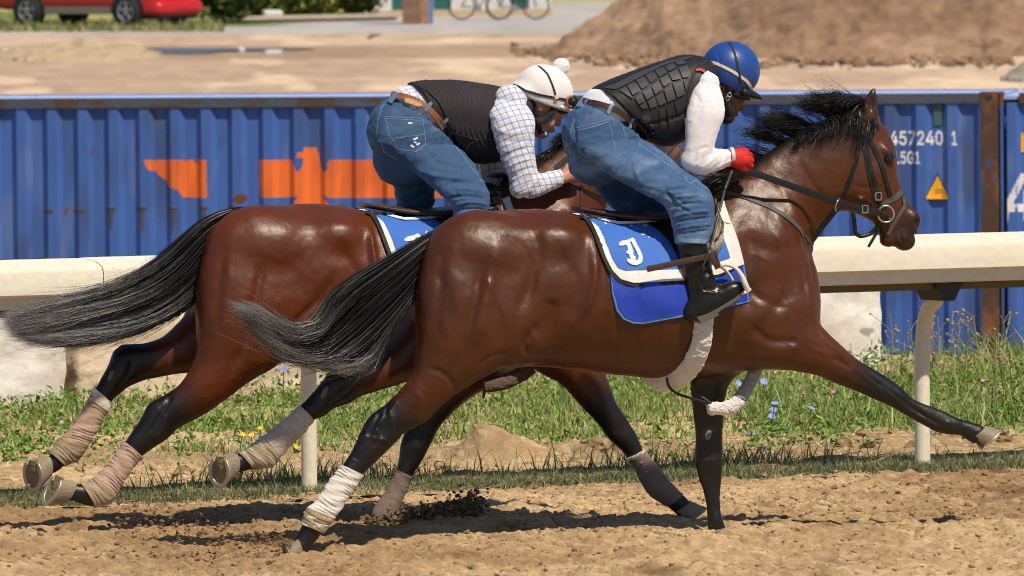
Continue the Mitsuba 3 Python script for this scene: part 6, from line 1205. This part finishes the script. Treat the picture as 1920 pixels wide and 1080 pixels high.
fslv2 = garment(FHF, [(FR_farm, .025, 2), (FR_ffore, .02, 2)], .005, .002, (), .004, 6, freq=16)
part(FR, 'sleeve', toworld(FHF, fslv2), 'plaid_forearm', True)
ff = [([(800, 350), (850, 342), (895, 345)], -.007, .010), ([(812, 362), (860, 356), (908, 360)], .007, .009), ([(826, 374), (870, 368), (912, 374)], -.007, .008), ([(842, 386), (880, 380), (914, 386)], .006, .008), ([(850, 396), (885, 392), (912, 395)], -.005, .007), ([(852, 404), (885, 402), (908, 403)], .004, .006), ([(800, 300), (840, 310), (880, 318)], -.005, .014), ([(770, 315), (820, 330), (870, 335)], .005, .014), ([(840, 250), (830, 275), (800, 300)], -.006, .014), ([(706, 225), (702, 265), (735, 300)], -.004, .006)]
fjn = garment(FHF, [(FR_pelvis, .03, 2.2), (FR_leg, .022, 2), (FR_far, .022, 2)], .005, .004, [(p, q * 1.35, w * .85) for p, q, w in ff], .003, 5, wr=[(.011, 5, 15, 30, 23), (.007, 9, 30, 15, 33)], mt=.22, halves=[((734, 178), (838, 262), 0.08), ((930, 445), (835, 447), 0.28)], freq=11)
fhips = garment(FHF, [(FR_pelvis, .03, 2.2), (FR_torso[:5], .03, 2.2)], .006, .004, amp=.001)
kj = part(FR, 'jeans', toworld(FHF, fjn), 'denim_dark', True)
for pts in ([(734, 184), (715, 200), (708, 225), (705, 255), (720, 285), (745, 300)], [(722, 218), (792, 222)], [(722, 222), (792, 226)], [(792, 222), (796, 250), (798, 270), (780, 284), (745, 280), (728, 250), (722, 218)], [(815, 222), (830, 240), (855, 275), (880, 308), (905, 342)], [(730, 260), (795, 252)]):
    strip_on(FHF, kj, 'stitching', fjn, pts, .0030, 'stitch_blue', .0018, h=.004)
for a, b in (((765, 231), (773, 231)), ((775, 262), (783, 258)), ((770, 272), (776, 276)), ((781, 272), (787, 268)), ((776, 266), (781, 268))): strip_on(FHF, kj, 'worn_spot', fjn, [a, b], .008, 'cotton_white', .0022, h=.004)
strip_on(FHF, FR, 'belt', fhips, [(731, 178), (755, 180), (785, 190), (805, 205), (820, 222), (832, 240)], .026, 'leather_tan', .011, relax=2)
part(kj, 'leather_label', toworld(FHF, patch(fhips, FHF.poly([(757, 184), (766, 184), (788, 194), (791, 199), (782, 199), (758, 191)], .12, fhips), .0135, .008)), 'leather_patch')
for a, b in (((742, 172), (730, 192)), ((808, 192), (796, 208)), ((838, 222), (826, 238))): strip_on(FHF, kj, 'belt_loop', fhips, [a, b], .013, 'denim_pale', .015)
fvr = [(762, 158, 842, 262, 0, .160), (806, 152, 868, 298, 0, .172), (850, 152, 902, 305, 0, .186), (900, 158, 935, 300, 0, .194), (944, 166, 960, 262, 0, .184), (974, 178, 982, 222, 0, .13), (988, 188, 992, 210, 0, .07)]
fv = garment(FHF, [(fvr, .03, 2.4)], .005, .004, (), .001, 6, halves=[((852, 285), (770, 140), 0.1)])
v = fv.vertices; D_, s_, L_ = dense(stations(FHF, fvr), .004); cc = (D_[:, :2] + D_[:, 2:4]) / 2
ax_ = np.array(FHF.uz(985, 195)) - np.array(FHF.uz(785, 205)); ax_ /= np.linalg.norm(ax_); al = v[:, [0, 2]] @ ax_ + .02 * np.sin(v[:, 2] * 26)
fv = displaced(fv, .0055 * np.abs(np.sin(al * math.pi / .022)) ** .6 - .003)
kv = part(FR, 'vest', toworld(FHF, fv), 'vest_quilt', True)
strip_on(FHF, kv, 'edge_binding', fv, [(985, 196), (965, 185), (942, 185), (926, 196), (919, 220), (917, 250), (920, 268)], .010, 'elastic_black', .006)
strip_on(FHF, kv, 'hem_binding', fv, [(772, 158), (800, 168), (822, 188), (836, 215), (842, 250), (850, 272)], .012, 'elastic_black', .006)
strip_on(FHF, kv, 'cord', fv, [(826, 258), (845, 248), (870, 256), (895, 262)], .004, 'leather_grey', .008); strip_on(FHF, kv, 'cord', fv, [(868, 288), (880, 270), (898, 260)], .004, 'leather_grey', .008)
fh_ = garment(FHF, [], .005, 0, (), .0022, 7, balls=[(1019, 174, 0, (.134, .112, .124), -22, .01), (975, 172, 0, (.05, .09, .03), -20, .03)], halves=[((1074, 216), (958, 176), 0)], freq=10)
kh = part(FR, 'helmet', toworld(FHF, fh_), 'cover_white', True)
strip_on(FHF, kh, 'elastic_band', fh_, [(962, 158), (985, 170), (1012, 178), (1043, 184), (1066, 188)], .010, 'elastic_black', .004, both=True)
strip_on(FHF, kh, 'elastic_band', fh_, [(1013, 118), (1026, 138), (1036, 160), (1042, 180)], .008, 'elastic_black', .004, both=True)
c = FHF.loc(1043, 182, .112); part(kh, 'clip', toworld(FHF, box(c - [.009, .006, .008], c + [.009, .008, .008])), 'band_cream')
vis = garment(FHF, [([(1040, 192, 1044, 208, 0, .095), (1060, 198, 1062, 212, 0, .085), (1072, 206, 1074, 214, 0, .06)], .01, 2.2)], .004, 0, amp=.0003); part(kh, 'peak', toworld(FHF, vis), 'cover_white', True)
pm = trimesh.creation.icosphere(subdivisions=4, radius=.039); pv = pm.vertices; pm = tm(pv * (1 + .10 * (meshkit.fbm(pv * 120, 2, 3)[:, None] - .5)) + FHF.loc(1052, 125, 0), pm.faces); part(kh, 'pompom', toworld(FHF, pm), 'pompom_white', True)
gg = garment(FHF, [([(1066, 182, 1066, 200, .045, .05), (1073, 178, 1074, 204, .02, .07), (1080, 182, 1081, 200, 0, .06)], .01, 2.6)], .004, 0, amp=.0003); kg = part(FR, 'goggles', toworld(FHF, gg), 'plastic_black', True)
part(kg, 'frame', toworld(FHF, torus(FHF.loc(1069, 191, .088), [.5, .8, 0], .022, .006, 24, 8)), 'leather_tan', True)
bal = garment(FHF, [([(972, 180, 1000, 195, 0, .078), (982, 200, 1003, 210, 0, .072), (990, 218, 1010, 222, 0, .064)], .02, 2)], .0045, 0, amp=.0012, freq=20); part(FR, 'helmet_liner', toworld(FHF, bal), 'elastic_black', True)
part(FR, 'sunglasses', toworld(FHF, garment(FHF, [([(1042, 194, 1044, 214, 0, .072), (1052, 198, 1056, 216, 0, .066)], .01, 3)], .004, 0, amp=.0002)), 'plastic_black', True)
ch = part(FR, 'chin_strap', toworld(FHF, cat([flatstrap(FHF, [(990, 205, .074), (1000, 222, .072), (1009, 238, .058), (1014, 250, .03)], .022, .004), flatstrap(FHF, [(1044, 196, .078), (1034, 212, .076), (1022, 224, .072), (1006, 228, .070)], .030, .009)])), 'elastic_black', 40)
part(ch, 'chin_cup', toworld(FHF, loft(stations(FHF, [(1009, 243, 1016, 240, 0, .046), (1013, 252, 1022, 246, 0, .043), (1016, 257, 1024, 252, 0, .036)]), 20)), 'cover_white', True)
part(ch, 'blue_tab', toworld(FHF, loft(stations(FHF, [(1011, 247, 1019, 243, 0, .047), (1012, 250, 1021, 246, 0, .046)]), 20)), 'cloth_royal', True)
fbt = garment(FHF, [([(x - 412, y - 8, X_ - 412, Y_ - 8, t, w) for x, y, X_, Y_, t, w in NR_boot], .02, 2), ([(x - 412, y - 8, X_ - 412, Y_ - 8, t, w) for x, y, X_, Y_, t, w in NR_foot], .02, 2)], .006, .002, amp=.001); part(FR, 'boot', toworld(FHF, fbt), 'boot_leather', True)
fbt = garment(FHF, [([(x - 452, y - 16, X_ - 452, Y_ - 16, -.28, w) for x, y, X_, Y_, t, w in NR_boot], .02, 2), ([(x - 452, y - 16, X_ - 452, Y_ - 16, -.29, w) for x, y, X_, Y_, t, w in NR_foot], .02, 2)], .006, .002, amp=.001); part(FR, 'boot', toworld(FHF, fbt), 'boot_leather', True)

# ================================================================== saddlery
def top_join(fr, mesh, name, parent, mt, pts, w):                    # the part of a cloth that runs over the back
    m = loft(stations(fr, pts), 24); return part(parent, name, toworld(fr, m), mt, True)
def both(fr, target, pts, thick, t=.2, **k):
    g = fr.poly(pts, t, target); return [patch(target, g, thick, .012, sd, relax=3, **k) for sd in (-1, 1)]
def wavy(a, f, s): return lambda u, z: a * (meshkit.fbm(np.stack([u * f, z * f * .6, 0 * u], -1), 3, s) - .35)
outer = [(1050, 403), (1075, 399), (1100, 406), (1112, 425), (1122, 450), (1134, 482), (1146, 506), (1162, 523), (1186, 530), (1282, 525), (1345, 514), (1393, 495), (1383, 455), (1366, 410), (1354, 376), (1300, 395), (1200, 405), (1120, 400)]
edge = [(1046, 405), (1074, 401), (1095, 411), (1107, 430), (1117, 455), (1129, 486), (1141, 511), (1160, 530), (1186, 537), (1284, 531), (1346, 518), (1390, 497), (1370, 420), (1300, 400), (1200, 410)]
blue = [(1104, 401), (1120, 425), (1134, 455), (1146, 485), (1156, 501), (1170, 507), (1280, 503), (1338, 493), (1366, 483), (1352, 440), (1335, 395), (1300, 398), (1200, 407), (1140, 404)]
under = [(1142, 500), (1147, 550), (1155, 582), (1168, 599), (1186, 606), (1205, 607), (1255, 598), (1325, 584), (1405, 566), (1398, 520), (1390, 480), (1300, 480), (1200, 490)]
under_in = [(1142, 500), (1150, 550), (1159, 579), (1171, 594), (1188, 601), (1205, 602), (1255, 593), (1325, 579), (1401, 562), (1394, 515), (1386, 480), (1300, 480), (1200, 490)]
def cloths(fr, body, dx, dy, who, near):
    mv = lambda P: [(x + dx, y + dy) for x, y in P]
    tgt = body
    uc = thing('under_cloth', f'plain royal blue under cloth hanging below the saddle cloth of the {who} horse', 'saddle cloth')
    pl = lambda par, nm, ms, mt: [part(par, nm, toworld(fr, q), mt, 40) for q in ms]
    pl(uc, 'binding', both(fr, tgt, mv(under), .006, bump=wavy(.022, 9, 3)), 'edge_pale')
    pl(uc, 'panel', both(fr, tgt, mv(under_in), .0085, bump=wavy(.022, 9, 3)), 'cloth_royal')
    sc = thing('saddle_cloth', f'blue saddle cloth with broad white border on the {who} horse', 'saddle cloth')
    tg2 = tgt
    pl(sc, 'edging', both(fr, tg2, mv(edge), .016), 'edge_black')
    pl(sc, 'border', both(fr, tg2, mv(outer), .020), 'cloth_white')
    pl(sc, 'panel', both(fr, tg2, mv(blue), .0225, bump=wavy(.003, 14, 5)), 'cloth_blue')
    strip_on(fr, sc, 'top_piping', tgt, mv([(1108, 402), (1130, 411), (1155, 417), (1190, 416), (1224, 413)]), .010, 'cloth_white', .037, t=.15, relax=4)
    g = unary_union([fr.line(mv(p), .22, tgt).buffer(w / 870) for p, w in (([(1159, 458), (1165, 453), (1172, 452), (1182, 449)], 4.5), ([(1160, 457), (1168, 456)], 6), ([(1174, 455), (1178, 464), (1179, 474), (1185, 488)], 8.5), ([(1183, 449), (1187, 458), (1193, 468), (1198, 480), (1197, 489), (1190, 493), (1182, 492), (1176, 488)], 7.5), ([(1173, 473), (1182, 470)], 5), ([(1180, 480), (1187, 482)], 4))])
    part(sc, 'letter', toworld(fr, patch(tgt, g, .030, .006, 1, relax=2)), 'cloth_white', label='white gothic letter on the blue saddle cloth')
    sd = thing('saddle', f'dark leather exercise saddle on the {who} horse', 'saddle')
    part(sd, 'seat', toworld(fr, loft(stations(fr, [(x0 + dx, y0 + dy, x1 + dx, y1 + dy, 0, w) for x0, y0, x1, y1, w in ((1080, 387, 1083, 397, .09), (1110, 390, 1112, 402, .125), (1160, 396, 1162, 410, .15), (1215, 398, 1218, 414, .155), (1270, 390, 1276, 412, .14), (1318, 366, 1325, 400, .11), (1348, 346, 1354, 385, .06))]), 30, p=2.6)), 'leather_brown', 40)
    strip_on(fr, sd, 'seat_roll', body, mv([(1082, 390), (1110, 394), (1150, 401), (1200, 408)]), .016, 'leather_brown', .045, t=.14)
    part(sd, 'flap', toworld(fr, patch(tgt, fr.poly(mv([(1190, 408), (1222, 416), (1240, 432), (1254, 452), (1264, 480), (1270, 505), (1325, 500), (1352, 460), (1360, 420), (1348, 370), (1300, 388)]), .22), .034, .012, 1, relax=4)), 'leather_black', 40)
    part(sd, 'flap', toworld(fr, patch(tgt, fr.poly(mv([(1190, 408), (1222, 416), (1240, 432), (1254, 452), (1264, 480), (1270, 505), (1325, 500), (1352, 460), (1360, 420), (1348, 370), (1300, 388)]), .22), .034, .012, -1, relax=4)), 'leather_black', 40)
    part(sd, 'knee_roll', toworld(fr, patch(tgt, fr.poly(mv([(1333, 362), (1344, 368), (1356, 392), (1361, 414), (1357, 436), (1342, 455), (1330, 462), (1338, 420)]), .22), .046, .010, 1, relax=4, round_=.012)), 'saddle_skirt', 40)
    part(sd, 'piping', toworld(fr, strip(fr, tgt, mv([(1330, 366), (1338, 400), (1338, 430), (1328, 462)]), .006, .052, t=.22, relax=4)), 'leather_tan', 40)
    return sd
sdN = cloths(NHF, nbody, 0, 0, 'front', True); sdF = cloths(FHF, fbody, SX + 10, SY + 2, 'far', False)
# stirrup and leathers (near side of the front horse)
part(sdN, 'stirrup_leather', toworld(NHF, flatstrap(NHF, [(1325, 410, .285), (1334, 450, .33), (1340, 480, .355), (1347, 500, .345)], .026, .003)), 'leather_brown', 40)
part(sdN, 'stirrup_leather', toworld(NHF, flatstrap(NHF, [(1344, 474, .366), (1325, 481, .372), (1290, 488, .374), (1250, 497, .372), (1213, 505, .370)], .026, .003)), 'leather_brown', 40)
part(sdN, 'stirrup_leather', toworld(NHF, flatstrap(NHF, [(1330, 476, .374), (1338, 488, .374), (1346, 503, .366)], .024, .004)), 'leather_brown', 40)
sp = [NHF.loc(*p) for p in ((1349, 500, .335), (1362, 497, .345), (1378, 502, .362), (1390, 516, .370), (1397, 532, .372), (1402, 546, .366))]; sp2 = [NHF.loc(*p) for p in ((1349, 500, .335), (1356, 503, .31), (1366, 514, .28), (1375, 530, .268), (1380, 556, .268))]
si = part(sdN, 'stirrup', toworld(NHF, cat([rod(sp, [.006, .007, .008, .011, .013, .012], 10, .008), rod(sp2, .007, 10, .01)])), princ('stirrup_pale', (.70, .68, .60), .4), 40)
part(si, 'tread', toworld(NHF, rod([NHF.loc(1402, 545, .372), NHF.loc(1390, 551, .32), NHF.loc(1380, 557, .265)], .018, 10, None, (.020, .007), NHF.loc(1380, 530, .3) - NHF.loc(1390, 551, .3))), 'stirrup_pale', 40)
# girth and fleece
def fleece(fr, rows, amp, f, seed, n=36):
    m = loft(stations(fr, rows), n, None, step=.004); return displaced(m, amp * (meshkit.fbm(m.vertices * f, 2, seed) - .3))
gi = thing('girth', 'white fleece covered girth round the chest of the front horse', 'girth')
part(gi, 'fleece_cover', toworld(NHF, fleece(NHF, [(1304, 540, 1338, 536, .285, .016), (1303, 570, 1338, 566, .288, .018), (1302, 600, 1337, 598, .283, .020), (1300, 628, 1334, 636, .268, .022), (1290, 658, 1326, 668, .235, .022), (1274, 686, 1306, 703, .175, .022), (1250, 703, 1272, 728, .09, .024), (1226, 707, 1236, 733, .0, .026), (1213, 703, 1217, 724, -.07, .024), (1206, 690, 1207, 712, -.13, .02), (1204, 660, 1206, 690, -.18, .016)], .010, 60, 3)), 'fleece_white', True)
bs = thing('breast_strap', 'martingale strap with grey and white fleece sleeves swinging between the forelegs', 'martingale')
part(bs, 'grey_sleeve', toworld(NHF, fleece(NHF, [(1408, 680, 1432, 684, .02, .026), (1396, 712, 1418, 718, .03, .025), (1376, 742, 1400, 752, .04, .025)], .006, 60, 4, 28)), 'knit_grey', True)
part(bs, 'fleece_sleeve', toworld(NHF, fleece(NHF, [(1376, 742, 1398, 756, .045, .023), (1368, 750, 1376, 774, .05, .022), (1348, 755, 1350, 777, .06, .021), (1326, 755, 1329, 776, .07, .021)], .012, 70, 5, 28)), 'fleece_white', True)
part(bs, 'strap', toworld(NHF, cat([flatstrap(NHF, [(1250, 708, .13), (1254, 724, .12), (1270, 738, .10), (1300, 748, .09), (1332, 758, .085)], .012, .003), flatstrap(NHF, [(1294, 728, .05), (1312, 742, .06), (1334, 756, .085)], .009, .003)])), 'leather_black', 40)
g2_ = thing('girth', 'brown fleece girth end hanging below the belly of the far horse', 'girth')
part(g2_, 'fleece_cover', toworld(FHF, fleece(FHF, [(905, 711, 908, 735, .06, .020), (930, 708, 938, 732, .06, .022), (962, 695, 976, 717, .05, .022), (985, 680, 1004, 698, .04, .022)], .010, 60, 6, 28)), 'fleece_brown', True)
part(g2_, 'strap', toworld(FHF, cat([flatstrap(FHF, [(880, 717, .06), (895, 716, .06), (908, 722, .06), (908, 735, .06), (906, 747, .06)], .012, .003)])), 'leather_black', 40)

# bridles
br = thing('bridle', 'black leather bridle with steel bit ring on the front horse', 'bridle')
SO = lambda name, pts, w, mt='leather_black', th=.005, t=.09: strip_on(NHF, br, name, nbody, pts, w / 435, mt, th, both=True, t=t, relax=1)
SO('throat_latch', [(1611, 238), (1610, 270), (1605, 300), (1594, 335), (1578, 372)], 7)
SO('cheek_strap', [(1618, 246), (1625, 280), (1634, 320), (1643, 352), (1648, 376), (1652, 392)], 7.5)
SO('noseband_strap', [(1621, 248), (1638, 275), (1651, 305), (1662, 340), (1670, 372)], 8, th=.0055)
SO('rein_strap', [(1616, 250), (1621, 285), (1627, 325), (1638, 365)], 4.5, th=.004)
SO('brow_band', [(1606, 244), (1622, 247), (1640, 242), (1647, 237)], 9, th=.007)
SO('crown_piece', [(1616, 206), (1612, 222), (1612, 244)], 9, th=.008)
SO('nose_band', [(1652, 386), (1664, 378), (1680, 370), (1697, 358)], 10, 'leather_grey', .006)
SO('flash_band', [(1700, 368), (1696, 385), (1684, 406), (1670, 428), (1664, 440)], 7, 'leather_grey', .006)
def ring(fr, par, name, x, y, t, R, r, ax=(0, 1, 0)): part(par, name, toworld(fr, torus(fr.loc(x, y, t), ax, R, r, 30, 8)), 'steel', True)
ring(NHF, br, 'bit_ring', 1661, 401, .085, .036, .0048); ring(NHF, br, 'bit_ring', 1661, 401, -.085, .036, .0048)
part(br, 'mouthpiece', toworld(NHF, rod([NHF.loc(1668, 410, .09), NHF.loc(1670, 412, 0), NHF.loc(1668, 410, -.09)], .007, 8)), 'steel', True)
for x, y in ((1647, 368), (1622, 392)):
    c = NHF.loc(x, y, .108 if x < 1640 else .098); part(br, 'buckle', toworld(NHF, cat([box(c + [-.012, -.003, q - .002], c + [.012, .003, q + .002]) for q in (-.016, .016)] + [box(c + [q - .002, -.003, -.016], c + [q + .002, .003, .016]) for q in (-.012, .012)])), 'steel')
part(br, 'rein', toworld(NHF, flatstrap(NHF, [(1372, 330, .165), (1396, 322, .178), (1410, 324, .185), (1450, 337, .190), (1510, 358, .178), (1570, 379, .135), (1622, 393, .105), (1652, 400, .095)], .030, .003)), 'leather_black', 40, label='broad black rein running from the red glove to the bit')
part(br, 'rein', toworld(NHF, flatstrap(NHF, [(1385, 328, -.05), (1450, 338, -.16), (1510, 358, -.17), (1570, 379, -.13), (1652, 400, -.09)], .030, .003)), 'leather_black', 40)
ring(NHF, br, 'martingale_ring', 1571, 384, .132, .028, .0035, (.75, .5, -.3))
part(br, 'chin_rope', toworld(NHF, rod([NHF.loc(*p) for p in ((1600, 398, .06), (1602, 418, .06), (1604, 436, .055), (1614, 443, .05), (1630, 439, .05), (1645, 425, .06), (1652, 412, .07))], .009, 8, .01)), 'leather_black', True)
part(br, 'strap_end', toworld(NHF, flatstrap(NHF, [(1648, 428, .05), (1640, 443, .05), (1628, 463, .05)], .013, .003)), 'leather_black', 40)
nk = thing('neck_strap', 'black running martingale strap round the neck base of the front horse', 'martingale')
strip_on(NHF, nk, 'neck_band', nbody, [(1362, 361), (1400, 370), (1440, 386), (1478, 408), (1502, 432), (1512, 455)], .016, 'leather_grey', .006, both=True, t=.15, relax=1)
part(nk, 'fork', toworld(NHF, flatstrap(NHF, [(1570, 390, .125), (1552, 412, .09), (1532, 438, .06), (1512, 466, .03), (1504, 480, .02)], .026, .003)), 'leather_black', 40)
part(nk, 'loop', toworld(NHF, flatstrap(NHF, [(1506, 440, .115), (1518, 455, .07), (1522, 468, .03), (1518, 482, .01), (1514, 490, .0)], .012, .003)), 'leather_grey', 40)
b2 = thing('bridle', 'dark leather bridle partly hidden on the far horse', 'bridle')
SF = lambda name, pts, w, mt='leather_black', th=.005: strip_on(FHF, b2, name, fbody, pts, w / 427, mt, th, both=True, t=.09, relax=1)
SF('cheek_strap', [(1165, 225), (1190, 260), (1215, 290), (1236, 318)], 8); SF('nose_band', [(1220, 335), (1245, 310), (1272, 276)], 11, 'leather_grey', .006); SF('flash_band', [(1280, 284), (1274, 305), (1262, 330)], 9, 'leather_grey', .006)
ring(FHF, b2, 'bit_ring', 1262, 338, .085, .036, .0048)
part(b2, 'rein', toworld(FHF, flatstrap(FHF, [(1040, 318, .15), (1056, 304, .17), (1075, 292, .19), (1100, 300, .19), (1180, 325, .14), (1255, 340, .09)], .026, .003)), 'leather_grey', 40)
strip_on(FHF, b2, 'neck_strap', fbody, [(1092, 330), (1090, 370), (1089, 400)], .012, 'leather_brown', .006, t=.12)
# crop in the hand
cr = thing('riding_crop', 'thin riding crop with black grip held pointing down in the red glove', 'riding crop')
part(cr, 'grip', toworld(NHF, rod([NHF.loc(1378, 306, .165), NHF.loc(1372, 322, .19), NHF.loc(1365, 340, .22), NHF.loc(1359, 356, .245)], [.010, .0095, .009, .008], 12, .01)), 'leather_black', True)
part(cr, 'shaft', toworld(NHF, rod([NHF.loc(1359, 356, .245), NHF.loc(1348, 400, .32), NHF.loc(1335, 450, .372), NHF.loc(1318, 500, .386)], [.0062, .0055, .0048, .004], 10, .015)), princ('shaft_green', (.035, .05, .035), .4), True)
# dirt thrown up by the hooves
r = np.random.default_rng(95); n = 3200
a = r.random(n); px = 680 + 222 * a + r.normal(0, 9, n); py = 982 - 36 * a ** 1.6 + r.normal(0, 1, n) * (7 + 12 * a * (1 - .35 * a)); tt = -.1 + r.normal(0, .10, n)
pos = np.array([FHF.world(FHF.loc(x, y, t)) for x, y, t in zip(px, py, tt)]); size = .002 + .013 * r.random(n) ** 4
labels['kicked_dirt'] = {'label': 'dark crumbs of soil thrown up by the hooves', 'category': 'soil', 'kind': 'stuff'}
princ('wet_soil', C(lambda p: mix((.13, .085, .048), (.22, .145, .08), noise(p.x * 60, p.y * 60, p.z * 60))), .95)
n2 = 700; a = r.random(n2); px = 545 - 330 * a ** 1.3; py = 1022 - 46 * a + r.normal(0, 1, n2) * (6 + 22 * a)
pos = np.vstack([pos, [NHF.world(NHF.loc(x, y, t)) for x, y, t in zip(px, py, .12 + r.normal(0, .12, n2))]]); size = np.r_[size, .002 + .010 * r.random(n2) ** 4]
k = pos[:, 2] > track_z(pos[:, 0], pos[:, 1])
put('kicked_dirt', scatter(pos[k], size[k], 6, CS), 'wet_soil', 50)
